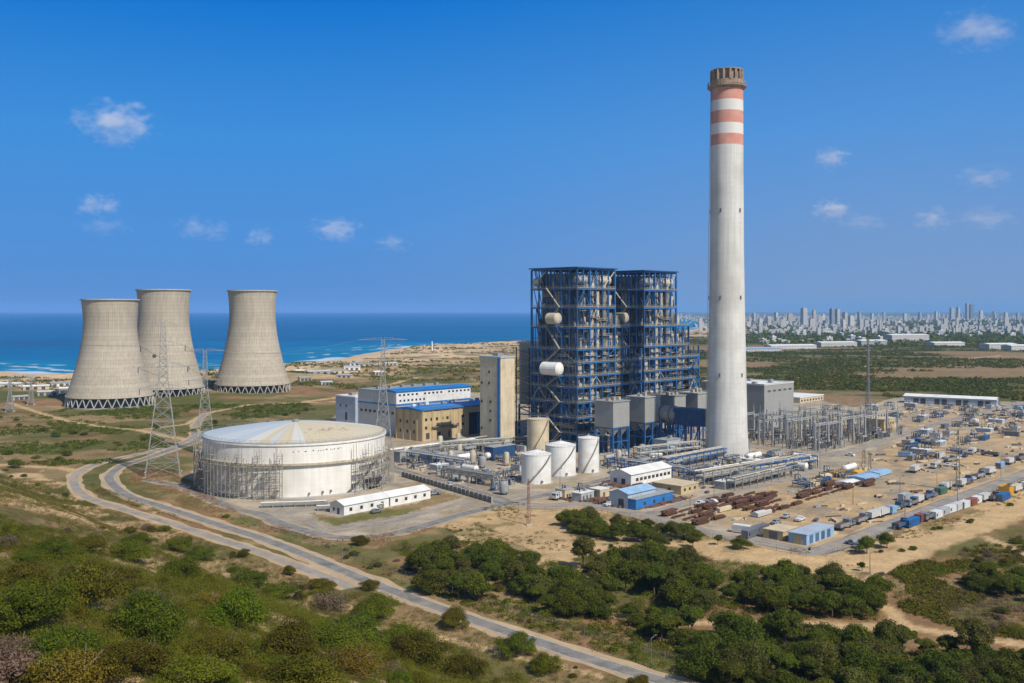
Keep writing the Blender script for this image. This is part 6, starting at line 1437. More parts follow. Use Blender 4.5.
def city_proto(kind, mi):
    t = thing('city_building', '', 'building', (0, 0, -900)); rg = random.Random(kind * 7 + mi)
    if kind == 0: m = MB().box(-8, -6, 0, 8, 6, 10); m.build('wall', CM[mi], t); MB().box(-8.2, -6.2, 10, 8.2, 6.2, 10.6).build('roof', M['whiteroof'], t)
    elif kind == 1: m = MB().box(-14, -6, 0, 14, 6, 16); m.build('wall', CM[mi], t); r = MB().box(-14.2, -6.2, 16, 14.2, 6.2, 16.8); r.cbox(3, 0, 16.8, 5, 5, 2.6); r.build('roof', M['whiteroof'], t)
    elif kind == 2: m = MB().box(-9, -9, 0, 9, 9, 27); m.build('wall', CM[mi], t); r = MB().box(-9.2, -9.2, 27, 9.2, 9.2, 28); r.cbox(0, 1, 28, 7, 7, 3); r.build('roof', M['greypart'], t)
    else: m = MB().box(-20, -12, 0, 20, 12, 7); m.build('wall', CM[mi], t); MB().gable(-20.3, -12.3, 20.3, 12.3, 7, 7.3, 9).build('roof', M['whiteroof'], t)
    return t
CP = [[city_proto(k, m) for m in range(3)] for k in range(4)]
placed = []
KN = {0: 'low', 1: 'long', 2: 'block shaped', 3: 'wide shed-like'}
def city_lbl(k, mi): return ('pale', 'cream', 'grey')[mi] + ' ' + KN[k] + ' building in the hazy far city beyond the green plain'
tries = 0
while len(placed) < 285 and tries < 6000:
    tries += 1
    y = 1980 * (1 + 1.9 * rng.random() ** 1.1); px = rng.uniform(690, 1060)
    if px < 748 and y < 3000: continue
    x = (px - 512) / F * y
    if y < 2500 and fbm(np.array([x / 260.]), np.array([y / 200.]), 71)[0] < .54: continue
    if fbm(np.array([x / 420.]), np.array([y / 420.]), 70)[0] < .40: continue
    if any(abs(x - a) < 26 and abs(y - b_) < 22 for a, b_ in placed): continue
    q = rng.random(); k = 0 if q < .42 else 1 if q < .72 else 2 if q < .90 else 3
    if y < 2700 and k == 2: k = 0
    mi = 0 if rng.random() < .62 else rng.choice((1, 2)); o = copy_tree(CP[k][mi]); o.location = (x, y, tz(x, y) - .5); o.rotation_euler = (0, 0, rng.choice((.3, .35, 1.87, PA)) + rng.uniform(-.1, .1)); o.scale = (rng.uniform(.45, .9) * (.62 if k == 2 else 1), rng.uniform(.5, .9) * (.7 if k == 2 else 1), rng.uniform(.5, .95))
    tag(o, city_lbl(k, mi), 'building', ('pale', 'cream', 'grey')[mi] + ' ' + KN[k] + ' city buildings'); placed.append((x, y))
# nearer white sheds in front of the city
for px, py, L, w_, h_, lb in ((790, 349, 95, 30, 7, 'long pale shed at the near edge of the city, left one of three'), (835, 347, 80, 30, 8, 'long pale shed in the middle of the near city edge'), (905, 343, 95, 40, 17, 'big white block standing above the near city edge'), (760, 352, 70, 24, 6, 'low bluish shed just right of the chimney at the city edge'), (998, 350, 60, 26, 10, 'white building at the right end of the near city edge'), (1018, 351, 50, 26, 9, 'cream building cut by the right picture edge near the plain'), (870, 346, 60, 30, 9, 'grey roofed shed between the pale shed and the big white block'), (945, 347, 70, 28, 7, 'low white shed right of the big white block')):
    x, y = G(px, py); t = thing('city_shed', lb, 'building', (x, y, tz(x, y) - .3), .25); MB().box(-L / 2, -w_ / 2, 0, L / 2, w_ / 2, h_).build('wall', CM[0] if 'grey' not in lb else CM[2], t); MB().gable(-L / 2 - .5, -w_ / 2 - .5, L / 2 + .5, w_ / 2 + .5, h_, h_ + .3, h_ + 2.2).build('roof', M['whiteroof'] if 'blu' not in lb else M['paleblue'], t)
# high-rises
HR = [(804, 307.5, 4700, 42, 'pale'), (814, 309.5, 5000, 26, 'cream'), (832, 308, 4600, 30, 'dark glass'), (837.5, 308.5, 4640, 32, 'pale'), (845, 312, 4900, 36, 'cream'), (859, 311.5, 5600, 28, 'grey'), (754, 312.5, 6000, 30, 'pale'), (776, 312, 5600, 34, 'pale'), (790, 313, 5200, 40, 'cream'), (872, 313, 6000, 30, 'pale'), (884, 312, 6400, 26, 'grey'), (905, 313, 6200, 34, 'pale'), (920, 312, 6800, 30, 'grey'), (936, 311, 7000, 30, 'pale'), (952, 307.5, 7200, 46, 'grey'), (958, 307, 7400, 40, 'pale'), (967, 303, 7300, 34, 'grey'), (971.5, 304, 7500, 44, 'dark glass'), (981, 310, 7000, 36, 'pale'), (994, 311, 6800, 30, 'cream'), (1006, 312, 6900, 34, 'pale'), (1018, 312.5, 6600, 30, 'grey'), (742, 314, 6600, 34, 'grey'), (823, 314, 5600, 30, 'pale'), (851, 315, 4400, 36, 'pale'), (768, 316, 4600, 34, 'cream'), (783, 317, 4000, 30, 'pale'), (812, 318, 3800, 34, 'pale'), (843, 319, 3600, 26, 'pale'), (760, 318, 3900, 28, 'pale')]
for k, (px, py, y, w_, c) in enumerate(HR):
    w_ *= .62
    x = (px - 512) / F * y; h_ = HCAM + (PY0 - py) * y / F; t = thing('high_rise', '', 'high rise', (x, y, 0), rng.uniform(0, .8)); mat = {'pale': CM[0], 'cream': CM[1], 'grey': CM[2], 'dark glass': CM[3]}[c]
    MB().box(-w_ / 2, -w_ * .36, 0, w_ / 2, w_ * .36, h_ - 4).build('tower_shaft', mat, t); MB().box(-w_ * .3, -w_ * .2, h_ - 4, w_ * .3, w_ * .2, h_).build('roof_house', M['greypart'], t); MB().box(-w_ * .7, -w_ * .5, 0, w_ * .7, w_ * .5, 9).build('podium', CM[1], t)
    nm = 'tallest' if py < 305 and c == 'grey' else 'very tall' if py < 309 else 'tall' if py < 313 else 'mid-height'
    tag(t, f'{nm} {c} tower of the far skyline, ' + ('first' if k == 0 else '') , 'high rise', 'high-rises of the far city'); HR[k] = (*HR[k], t)
byl = {}
for h in HR: byl.setdefault(h[5]['label'].split(',')[0], []).append(h)
for base, L in byl.items():
    L.sort(key=lambda q: q[0])
    for k, h in enumerate(L): h[5]['label'] = base + ('' if len(L) == 1 else ', leftmost of its kind' if k == 0 else ', rightmost of its kind' if k == len(L) - 1 else ', number %d of its kind from left' % (k + 1))
# the rest of the city reads as one mass
m = MB()
for _ in range(5200):
    y = 3000 * (1 + 2.6 * rng.random()); px = rng.uniform(640, 1200)
    if px < 700 and y < 6500: continue
    x = (px - 512) / F * y
    if fbm(np.array([x / 500.]), np.array([y / 500.]), 72)[0] < .43: continue
    h_ = rng.choice((5, 6, 8, 10, 12, 14, 18)) if rng.random() < .95 else rng.uniform(24, 50); a = rng.uniform(3, 8); b_ = rng.uniform(3, 7); m.box(x - a, y - b_, -2, x + a, y + b_, h_)
tag(m.build('city_mass', CM[0]), 'countless small pale buildings of the city fading into haze', 'city', kind='stuff')
# greenhouses and pale works on the dunes behind the plant
for k, (px, py, L, w_, h_) in enumerate([(318, 378, 40, 14, 4), (335, 375, 44, 16, 4.5), (352, 374, 30, 14, 5), (366, 372, 36, 14, 4), (378, 376, 24, 12, 4), (345, 381, 26, 10, 3.5), (390, 372, 26, 12, 4), (305, 384, 20, 9, 4), (326, 386, 18, 8, 3.5), (10, 391, 40, 12, 4.5), (36, 393, 34, 12, 4), (60, 390, 30, 10, 4), (48, 399, 26, 9, 4), (20, 402, 20, 8, 3.5), (66, 397, 16, 8, 5), (300, 376, 18, 9, 4), (356, 368, 30, 10, 4)]):
    x, y = G(px, py); t = thing('dune_shed', '', 'shed', (x, y, tz(x, y) - .3), rng.choice((.2, .5, -.1, PA))); L *= .62; w_ *= .7; h_ *= .8; MB().box(-L / 2, -w_ / 2, 0, L / 2, w_ / 2, h_).build('wall', rng.choice((M['greywall'], M['white'], M['sandwall'])), t); MB().gable(-L / 2 - .4, -w_ / 2 - .4, L / 2 + .4, w_ / 2 + .4, h_, h_ + .2, h_ + 1.2).build('roof', rng.choice((M['lightgrey'], M['greypart'], M['whiteroof'])), t)
    for j in range(3): MB().box(-L * .4 + j * L * .3, -w_ / 2 - .08, .2, -L * .4 + j * L * .3 + 3, -w_ / 2, 2.6).build('door', M['darkpart'], t)
    auto(t, 'low pale shed of the works near the sea', 'shed', 'pale sheds between plant and dunes')

# clouds: small puffs of vapour far out
cmat = bpy.data.materials.new('cloud_vapour'); cmat.use_nodes = True; n = cmat.node_tree.nodes; l = cmat.node_tree.links; n.remove(n['Principled BSDF'])
pv = n.new('ShaderNodeVolumePrincipled'); pv.inputs['Color'].default_value = (1, .98, 1, 1); pv.inputs['Anisotropy'].default_value = 0
tc = n.new('ShaderNodeTexCoord'); oi = n.new('ShaderNodeObjectInfo'); ln = n.new('ShaderNodeVectorMath'); ln.operation = 'LENGTH'; l.new(tc.outputs['Object'], ln.inputs[0])
ad = n.new('ShaderNodeVectorMath'); ad.operation = 'ADD'; sc2 = n.new('ShaderNodeVectorMath'); sc2.operation = 'SCALE'; sc2.inputs[0].default_value = (37, 91, 53); l.new(oi.outputs['Random'], sc2.inputs['Scale']); l.new(tc.outputs['Object'], ad.inputs[0]); l.new(sc2.outputs[0], ad.inputs[1])
nz = n.new('ShaderNodeTexNoise'); nz.inputs['Scale'].default_value = 2.3; nz.inputs['Detail'].default_value = 8; nz.inputs['Roughness'].default_value = .62; l.new(ad.outputs[0], nz.inputs['Vector'])
# density = clamp(noise*k - radius falloff)
a = n.new('ShaderNodeMath'); a.operation = 'MULTIPLY_ADD'; a.inputs[1].default_value = -.80; a.inputs[2].default_value = .26; l.new(ln.outputs['Value'], a.inputs[0])
b_ = n.new('ShaderNodeMath'); b_.operation = 'ADD'; nr_ = n.new('ShaderNodeMapRange'); nr_.inputs[1].default_value = .32; nr_.inputs[2].default_value = .68; l.new(nz.outputs['Fac'], nr_.inputs[0]); l.new(a.outputs[0], b_.inputs[0]); l.new(nr_.outputs[0], b_.inputs[1])
c = n.new('ShaderNodeMapRange'); c.inputs[1].default_value = .24; c.inputs[2].default_value = .75; c.inputs[3].default_value = 0; c.inputs[4].default_value = 1; l.new(b_.outputs[0], c.inputs[0])
at = n.new('ShaderNodeAttribute'); at.attribute_type = 'OBJECT'; at.attribute_name = 'thickness'
d = n.new('ShaderNodeMath'); d.operation = 'MULTIPLY'; l.new(c.outputs[0], d.inputs[0]); l.new(at.outputs['Fac'], d.inputs[1]); l.new(d.outputs[0], pv.inputs['Density']); l.new(pv.outputs[0], n['Material Output'].inputs['Volume'])
cmat.cycles.volume_step_rate = .6 if hasattr(cmat.cycles, 'volume_step_rate') else 1
def cloud_mesh():
    import bmesh
    bm = bmesh.new(); bmesh.ops.create_icosphere(bm, subdivisions=3, radius=1.0); me = bpy.data.meshes.new('cloud'); bm.to_mesh(me); bm.free(); me.materials.append(cmat); return me
cme = cloud_mesh()
for px, py, w_, h_, th, lb in ((116, 123, 46, 24, 1.0, 'largest white puff cloud, alone at the upper left'), (97, 205, 26, 13, .55, 'small pale cloud below the big left puff'), (105, 226, 30, 10, .22, 'faint wisp under the small left cloud'), (194, 228, 22, 13, .25, 'faint cloud wisp, first in the low row above the right cooling tower'), (216, 231, 20, 11, .22, 'faint cloud wisp, second in the low row'), (259, 237, 18, 11, .35, 'small round cloud wisp, third in the low row'), (336, 229, 30, 14, .65, 'brightest small cloud of the low row'), (392, 243, 22, 10, .3, 'last small cloud of the low row, nearest the boilers'), (978, 30, 46, 22, .5, 'torn pale cloud at the upper right corner'), (831, 158, 22, 12, .45, 'small pale cloud right of the chimney bands'), (831, 210, 24, 12, .6, 'small bright cloud right of the chimney middle'), (862, 222, 30, 10, .25, 'faint streak beside the small bright cloud'), (931, 219, 22, 14, .35, 'small hazy cloud between two others above the city'), (985, 177, 34, 14, .3, 'wide hazy cloud at the right edge'), (985, 219, 40, 14, .3, 'lowest wide hazy cloud at the right above the city')):
    dist = 9000.0; o = bpy.data.objects.new('cloud', cme); COL.objects.link(o); o.location = ((px - 512) / F * dist, dist, HCAM + (PY0 - py) / F * dist)
    rx = w_ / F * dist * 1.05; rz_ = h_ / F * dist * 1.15; o.scale = (rx, (rx + rz_) * .5, rz_); o['thickness'] = th * 0.011 * 160 / rx; tag(o, lb, 'cloud', 'small clouds')
# ================================================================== VEGETATION
def leaf_quads(c, nrm, size, rg, aspect=.55):
    """one small bent leaf spray per point: c (n,3), nrm (n,3) facing, size (n,)"""
    n_ = len(c); r = rg.normal(size=(n_, 3)); d = nrm + r * .55; d /= np.linalg.norm(d, axis=1, keepdims=True) + 1e-9
    t = np.cross(d, rg.normal(size=(n_, 3))); t /= np.linalg.norm(t, axis=1, keepdims=True) + 1e-9; b = np.cross(d, t)
    s = size[:, None]; v = np.stack([c - t * s, c - b * s * aspect + d * s * .15, c + t * s, c + b * s * aspect + d * s * .15], 1).reshape(-1, 3)
    return v, np.arange(n_ * 4).reshape(-1, 4)
def crown_points(rg, lobes, n_, squash=1.0):
    k = rg.choice(len(lobes), n_, p=np.array([l_[3] ** 2 for l_ in lobes]) / sum(l_[3] ** 2 for l_ in lobes)); L = np.array(lobes)[k]
    d = rg.normal(size=(n_, 3)); d /= np.linalg.norm(d, axis=1, keepdims=True); d[:, 2] = np.where(d[:, 2] < -.35, -d[:, 2] * .6, d[:, 2])
    r = 1.08 - .6 * rg.random(n_) ** 1.3; p = L[:, :3] + d * (L[:, 3] * r)[:, None] * np.array([1, 1, squash]); return p, d
def make_crown(name, seed, w_, h_, zb, nl, nleaf, leaf, mat, spread=1.0):
    rg = np.random.default_rng(seed); lobes = []
    for k in range(nl):
        a = rg.uniform(0, 2 * np.pi); q = rg.random() ** .55 * .86 * spread; z = zb + (h_ - zb) * (0.18 + .62 * rg.random() * (1 - .55 * q)); r = w_ * rg.uniform(.08, .25) * (1.15 - .5 * q)
        lobes.append((w_ * .5 * q * math.cos(a), w_ * .5 * q * math.sin(a), max(z, zb * .7 + r * .55), r))
    lobes.append((0, 0, zb + (h_ - zb) * .55, w_ * .27))
    p, d = crown_points(rg, lobes, nleaf, .85); s = leaf * rg.uniform(.55, 1.35, nleaf); v, f = leaf_quads(p, d, s, rg); me_o = npmesh(name, v, f, mat); COL.objects.unlink(me_o); return me_o
def trunk_mesh(name, seed, h_, w_, mat, n_=5, th=.22):
    rg = random.Random(seed); m = MB(); fork = h_ * .32; m.tube((0, 0, -.4), (rg.uniform(-.2, .2), rg.uniform(-.2, .2), fork), th, 8, th * .7)
    for k in range(n_):
        a = 2 * math.pi * k / n_ + rg.uniform(-.4, .4); q = (w_ * .22 * math.cos(a), w_ * .22 * math.sin(a), h_ * .58); e = (w_ * .36 * math.cos(a + .3), w_ * .36 * math.sin(a + .3), h_ * .82); m.tube((0, 0, fork * .92), q, th * .55, 6, th * .35); m.tube(q, e, th * .35, 5, th * .12); m.tube(q, (q[0] * 1.3, q[1] * .7, h_ * .78), th * .28, 5, th * .1)
    o = m.build(name, mat); COL.objects.unlink(o); return o
PROTOS = []
def plant_proto(name, cat, crown, trunk, cname='crown', tname='trunk'):
    t = bpy.data.objects.new(name, None); t['category'] = cat
    for o, nm in ((crown, cname), (trunk, tname)):
        if o: o.name = nm; o.parent = t
    return t
def plant(proto, x, y, z, s, sz, base, group, rz=None):
    c = proto.copy(); COL.objects.link(c); c.location = (x, y, z); q = R.uniform(-.2, .2); c.scale = (s * (1 + q), s * (1 - q), s * sz * R.uniform(.85, 1.2)); c.rotation_euler = (0, 0, R.uniform(0, 6.28) if rz is None else rz)
    for ch in proto.children: d = ch.copy(); COL.objects.link(d); d.parent = c
    return auto(c, base, proto['category'], group)
TREES = []
for k in range(6):
    w_, h_ = (8.5, 10.5, 7.2, 9.0, 8.0, 9.5)[k], (7.5, 6.4, 9.0, 7.0, 8.6, 6.6)[k]; TREES.append((plant_proto('tree', 'tree', make_crown('crown', 100 + k, w_, h_, (1.0, .6, 2.0, 1.4, 1.8, .8)[k], (30, 38, 16, 24, 18, 32)[k], 9500, .21, M['treeleaf'] if k < 4 else M['greyleaf']), trunk_mesh('trunk', k, h_, w_, M['bark'])), 'dark' if k < 4 else 'grey green'))
BUSH = {}
for kind, mat, n_, leaf in (('olive', 'oliveleaf', 17000, .058), ('green', 'greenleaf', 17000, .058), ('bright', 'brightleaf', 19000, .058), ('yellow', 'yellowleaf', 7000, .06), ('dry', 'dryleaf', 6000, .07), ('grey', 'greyleaf', 14000, .056)):
    BUSH[kind] = [plant_proto('shrub', 'shrub', make_crown('foliage', 200 + 10 * len(BUSH) + k, 4.0, 2.5, .1, 34, n_, leaf, M[mat], 1.05), trunk_mesh('stems', 300 + k, 2.4, 4.0, M['twig'] if kind in ('dry', 'yellow') else M['bark'], 7, .07), 'foliage', 'stems') for k in range(3)]
tzs = lambda x, y: float(terrain(np.array([x]), np.array([y]))[0])
TPOS = []
def wood(poly, n_, size, seed, where, gap=3.6, kinds=(0, 1, 2, 3, 0, 1, 2, 3, 4, 5)):
    rg = random.Random(seed); W = GP(poly); xs = [p[0] for p in W]; ys = [p[1] for p in W]; done = 0
    for _ in range(n_ * 60):
        if done >= n_: break
        x, y = rg.uniform(min(xs), max(xs)), rg.uniform(min(ys), max(ys))
        if not inside(W, np.array([x]), np.array([y]))[0] or any((x - a) ** 2 + (y - b) ** 2 < gap * gap for a, b in TPOS): continue
        TPOS.append((x, y)); k = rg.choice(kinds); s = rg.uniform(*size); pr, hue = TREES[k]; sz = rg.uniform(.8, 1.1)
        plant(pr, x, y, tzs(x, y) - .15, s, sz, ('large ' if s > 1.0 else 'small ' if s < .72 else '') + hue + ' tree ' + where, 'dark trees below the plant'); done += 1
wood([(403, 566), (425, 590), (460, 601), (505, 601), (536, 590), (530, 562), (470, 553), (425, 552)], 30, (.7, 1.12), 1, 'of the left wood', 4.2)
wood([(522, 596), (545, 614), (585, 622), (612, 612), (615, 592), (592, 580), (560, 588), (535, 586)], 20, (.6, 1.08), 2, 'of the middle wood', 4.0)
wood([(578, 568), (600, 574), (625, 600), (660, 612), (705, 612), (722, 592), (700, 572), (640, 560)], 30, (.65, 1.1), 3, 'of the central wood', 4.0)
wood([(556, 523), (590, 536), (640, 546), (700, 548), (706, 541), (640, 531), (582, 518)], 30, (.6, .95), 4, 'of the narrow strip', 3.4)
wood([(722, 600), (760, 614), (830, 618), (872, 614), (878, 598), (838, 586), (785, 580), (735, 588)], 36, (.6, 1.05), 5, 'of the right wood', 3.6)
wood([(650, 640), (690, 664), (700, 684), (760, 705), (900, 720), (1040, 715), (1045, 676), (960, 658), (880, 648), (800, 634), (720, 632)], 84, (.55, 1.15), 6, 'of the front wood', 3.4)
wood([(600, 606), (650, 640), (690, 640), (660, 622)], 9, (.5, .85), 8, 'by the sand path', 3.4)
wood([(952, 588), (1000, 598), (1040, 606), (1045, 586), (985, 576)], 12, (.5, .85), 7, 'at the right edge', 3.6)
for px, py, s, lb in ((867, 554, .75, 'round dark tree standing alone on the track, left one of two'), (887, 548, .68, 'round dark tree standing alone on the track, right one of two'), (741, 549, .62, 'small dark tree by the roadside west of the pale blue block'), (718, 545, .42, 'low grey shrub-like tree beside the plant road'), (862, 571, .35, 'tiny dark tree on the sand below the two round trees')):
    x, y = G(px, py); c = plant(TREES[int(px) % 4][0], x, y, 0, s, .95, lb, 'dark trees below the plant'); AUTO.pop(); c['label'] = lb

# ---- shrubs: big individual ones on the hillside, then many more
SPOS = []
def shrub(px, py, wpx, kind, sz=1.0, lb=None, world=None):
    x, y, z = world or P(px, py); s = wpx / F * y / 4.0; SPOS.append((x, y, s * 2)); size = 'big ' if s > 1.25 else 'small ' if s < .6 else ''
    nm = {'olive': 'olive', 'green': 'green', 'bright': 'bright green', 'yellow': 'yellowish', 'dry': 'dry brown', 'grey': 'grey green'}[kind]
    return plant(BUSH[kind][R.randrange(3)], x, y, z - .12 * s, s, sz, size + nm + ' shrub', 'shrubs on the hillside' if kind != 'dry' else 'dry shrubs on the hillside')
for a in [(85, 612, 92, 'olive', 1.0), (30, 628, 80, 'green', 1.0), (150, 640, 84, 'green', .9), (236, 630, 66, 'bright', 1.0), (20, 592, 60, 'olive', 1.0), (118, 590, 56, 'olive', .8), (215, 665, 70, 'olive', .9), (290, 668, 74, 'olive', .9), (60, 668, 90, 'green', .8), (350, 640, 56, 'green', .8), (400, 650, 60, 'green', .8), (378, 618, 46, 'green', .8), (330, 650, 60, 'green', .8), (420, 668, 64, 'olive', .9), (130, 675, 80, 'olive', .8), (250, 585, 42, 'green', .8), (275, 598, 38, 'green', .8), (180, 580, 44, 'green', .8), (138, 548, 30, 'green', .9), (178, 552, 26, 'green', .9), (130, 560, 46, 'green', .8), (10, 538, 26, 'green', 1), (16, 468, 17, 'green', .9), (455, 628, 34, 'olive', 1.1), (516, 655, 42, 'green', 1.0), (545, 672, 36, 'green', .9), (360, 545, 20, 'olive', .8), (370, 590, 22, 'olive', .8), (320, 590, 30, 'olive', .8), (345, 676, 70, 'yellow', .7), (12, 660, 60, 'dry', .8), (150, 605, 36, 'dry', .8), (205, 610, 40, 'yellow', .8), (330, 610, 40, 'dry', .8), (640, 690, 30, 'olive', .8), (465, 680, 50, 'olive', .9), (200, 560, 30, 'green', .8), (48, 560, 50, 'green', .7), (90, 552, 40, 'olive', .7), (70, 690, 90, 'yellow', .8), (300, 690, 80, 'olive', .8), (190, 690, 90, 'green', .7), (0, 690, 90, 'dry', .9)]: shrub(*a)
rg = random.Random(31)
CR = GP([(-40, 700), (-40, 525), (60, 528), (150, 540), (250, 565), (330, 590), (420, 615), (500, 640), (560, 655), (640, 682), (700, 700)])
done = 0; road_w = GP(ROAD_ASPHALT); road_b = GP([(71, 470), (74, 482), (83, 495), (115.5, 507), (169.5, 523), (225, 541), (270, 556), (328, 578), (352, 588)]); ero = GP(TRACKS[3][0])
def ok(x, y, r_):
    a, b_ = np.array([x]), np.array([y]); return pdist(road_w, a, b_)[0] > 5.5 + r_ and pdist(road_b, a, b_)[0] > 4.0 + r_ and all((x - p) ** 2 + (y - q) ** 2 > (.62 * (r_ + s)) ** 2 for p, q, s in SPOS)
while done < 142:
    px = rg.uniform(-20, 720); py = rg.uniform(520, 720) if rg.random() < .75 else rg.uniform(520, 600)
    x, y, z = P(px, py); s_ = side(np.array([x]), np.array([y]))[0]
    if s_ < 9 or y > 400: continue
    den = float(fbm(np.array([x / 24]), np.array([y / 24]), 90)[0]); w_ = rg.uniform(1.4, 3.6) * (1.25 if den > .52 else .75)
    if den < .36 and rg.random() < .8: continue
    if not ok(x, y, w_ / 2): continue
    q = rg.random(); kind = 'olive' if q < .38 else 'green' if q < .66 else 'grey' if q < .80 else 'dry' if q < .90 else 'yellow' if q < .955 else 'bright'
    shrub(0, 0, w_ * F / y, kind, rg.uniform(.75, 1.1), None, (x, y, z)); done += 1
def field(poly, n_, wr, seed, kinds, base, group, cl=None):
    rg = random.Random(seed); W = GP(poly); xs = [p[0] for p in W]; ys = [p[1] for p in W]; d_ = 0
    for _ in range(n_ * 60):
        if d_ >= n_: break
        x, y = rg.uniform(min(xs), max(xs)), rg.uniform(min(ys), max(ys))
        if not inside(W, np.array([x]), np.array([y]))[0]: continue
        if cl and float(fbm(np.array([x / 40]), np.array([y / 26]), cl)[0]) < .5: continue
        w_ = rg.uniform(*wr)
        if not ok(x, y, w_ / 2) or any((x - a) ** 2 + (y - b_) ** 2 < 9 for a, b_ in TPOS): continue
        k = rg.choice(kinds); s = w_ / 4; SPOS.append((x, y, w_ / 2)); nm = {'olive': 'olive', 'green': 'green', 'grey': 'grey green', 'dry': 'dry brown'}[k]
        plant(BUSH[k][rg.randrange(3)], x, y, tzs(x, y) - .1 * s, s, rg.uniform(.6, .95), nm + ' ' + base, group); d_ += 1
field([(0, 415), (60, 410), (130, 425), (170, 440), (140, 455), (60, 462), (-40, 460)], 24, (3.5, 6.5), 41, ['green', 'olive', 'green'], 'bush in the dry field', 'bushes in the dry field', 92)
field([(60, 412), (300, 404), (330, 415), (200, 440), (140, 428)], 14, (3, 6), 42, ['green', 'olive'], 'bush among the tracks', 'bushes in the dry field', 93)
field([(0, 470), (70, 472), (95, 500), (150, 520), (150, 535), (0, 530), (-30, 500)], 10, (2, 4), 43, ['green', 'olive', 'grey'], 'bush on the sandy ground', 'bushes in the dry field')
field([(200, 510), (330, 542), (420, 565), (520, 605), (470, 608), (360, 575), (240, 530)], 10, (1.8, 3.2), 44, ['olive', 'grey', 'dry', 'green'], 'bush on the verge', 'bushes along the road')
field([(400, 540), (540, 560), (620, 545), (720, 555), (800, 575), (720, 585), (600, 570), (540, 600), (620, 640), (560, 640), (440, 590), (390, 565)], 16, (2, 3.8), 45, ['olive', 'grey', 'green', 'dry'], 'bush between the woods', 'bushes between the woods')
field([(880, 575), (960, 555), (1060, 520), (1060, 640), (960, 630), (905, 610)], 22, (2.2, 4.6), 46, ['olive', 'grey', 'green', 'dry', 'dry'], 'bush on the right rough ground', 'bushes on the rough ground', 94)
field([(640, 628), (720, 628), (900, 640), (1020, 655), (900, 655), (760, 645), (640, 660), (600, 650)], 10, (1.8, 3.2), 47, ['olive', 'grey', 'green'], 'bush along the pale path', 'bushes along the pale path')
field([(880, 560), (930, 545), (1020, 505), (1020, 498), (930, 530), (880, 548)], 8, (1.8, 3.2), 48, ['olive', 'green'], 'bush on the sandy bank', 'bushes on the sandy bank')

# ---- what nobody could count: undergrowth, dry grass, far scrub
def scatter_stuff(name, label, cat, n_cl, sampler, per, rad, leaf, mat, hgt, seed, upright=False):
    rg = np.random.default_rng(seed); x, y = sampler(rg, n_cl); z = terrain(x, y); k = rg.uniform(.6, 1.3, len(x)); P_ = []; N_ = []; S_ = []
    for _ in range(per):
        d = rg.normal(size=(len(x), 3)); d /= np.linalg.norm(d, axis=1, keepdims=True); d[:, 2] = np.abs(d[:, 2]); r = rg.random(len(x)) ** .4
        P_.append(np.stack([x + d[:, 0] * rad * k * r, y + d[:, 1] * rad * k * r, z + d[:, 2] * hgt * k * r + leaf * .3], 1)); N_.append(d); S_.append(leaf * k * rg.uniform(.6, 1.4, len(x)))
    v, f = leaf_quads(np.concatenate(P_), np.concatenate(N_), np.concatenate(S_), rg, .22 if upright else .5)
    return tag(npmesh(name, v, f, mat), label, cat, kind='stuff')
def hill_sampler(lo, hi, thr, seed, ymax=430, smin=9, up=False):
    def f(rg, n_):
        X_ = []; Y_ = []
        while sum(map(len, X_)) < n_:
            y = rg.uniform(60, ymax, 60000) if True else 0; x = rg.uniform(-.62, .40, 60000) * y; s = side(x, y); q = fbm(x / lo, y / hi, seed); a = (s > smin) & (q > thr) & (pdist(road_b, x, y) > 5) & (rg.random(60000) < (y / ymax)) & ((rg.random(60000) < .40) | (s > 75) | up)
            X_.append(x[a]); Y_.append(y[a])
        return np.concatenate(X_)[:n_], np.concatenate(Y_)[:n_]
    return f
scatter_stuff('undergrowth', 'low olive undergrowth covering the hillside', 'undergrowth', 13000, hill_sampler(26, 22, .38, 110), 56, 1.0, .095, M['oliveleaf'], .8, 1)
scatter_stuff('green_undergrowth', 'low fresh green undergrowth covering parts of the hillside', 'undergrowth', 7500, hill_sampler(20, 18, .47, 111), 60, 1.15, .095, M['greenleaf'], 1.1, 2)
scatter_stuff('dry_brush', 'dry brown brush between the green scrub of the hillside', 'brush', 5200, hill_sampler(15, 12, .47, 112, up=True), 34, .8, .11, M['dryleaf'], .6, 3, True)
scatter_stuff('dry_grass', 'straw coloured dry grass on the hillside', 'grass', 9500, hill_sampler(13, 9, .42, 113, up=True), 30, .6, .12, M['straw'], .38, 4, True)
def poly_sampler(polys, thr, sc, seed, avoid=()):
    Ws = [GP(p) for p in polys]
    def f(rg, n_):
        X_ = []; Y_ = []; g = 0
        while sum(map(len, X_)) < n_ and g < 400:
            g += 1; W = Ws[rg.integers(len(Ws))]; xs = [p[0] for p in W]; ys = [p[1] for p in W]; x = rg.uniform(min(xs), max(xs), 4000); y = rg.uniform(min(ys), max(ys), 4000)
            a = inside(W, x, y) & (fbm(x / sc, y / sc, seed) > thr) & (pdist(road_w, x, y) > 5.5) & (pdist(road_b, x, y) > 4)
            for ln, hw in TRACKS: a &= pdist(GP(ln), x, y) > hw * 1.3
            X_.append(x[a]); Y_.append(y[a])
        return np.concatenate(X_)[:n_], np.concatenate(Y_)[:n_]
    return f
ROUGH = [[(390, 545), (470, 540), (540, 565), (640, 548), (720, 560), (880, 582), (880, 620), (780, 620), (620, 612), (640, 640), (760, 640), (900, 645), (1100, 670), (1100, 730), (740, 730), (560, 640), (440, 598)], [(880, 575), (940, 556), (1100, 515), (1100, 660), (960, 630), (905, 612)]]
scatter_stuff('rough_grass', 'olive low scrub growing between the woods', 'scrub', 3300, poly_sampler(ROUGH, .55, 16, 120), 26, 1.0, .24, M['oliveleaf'], .7, 5)
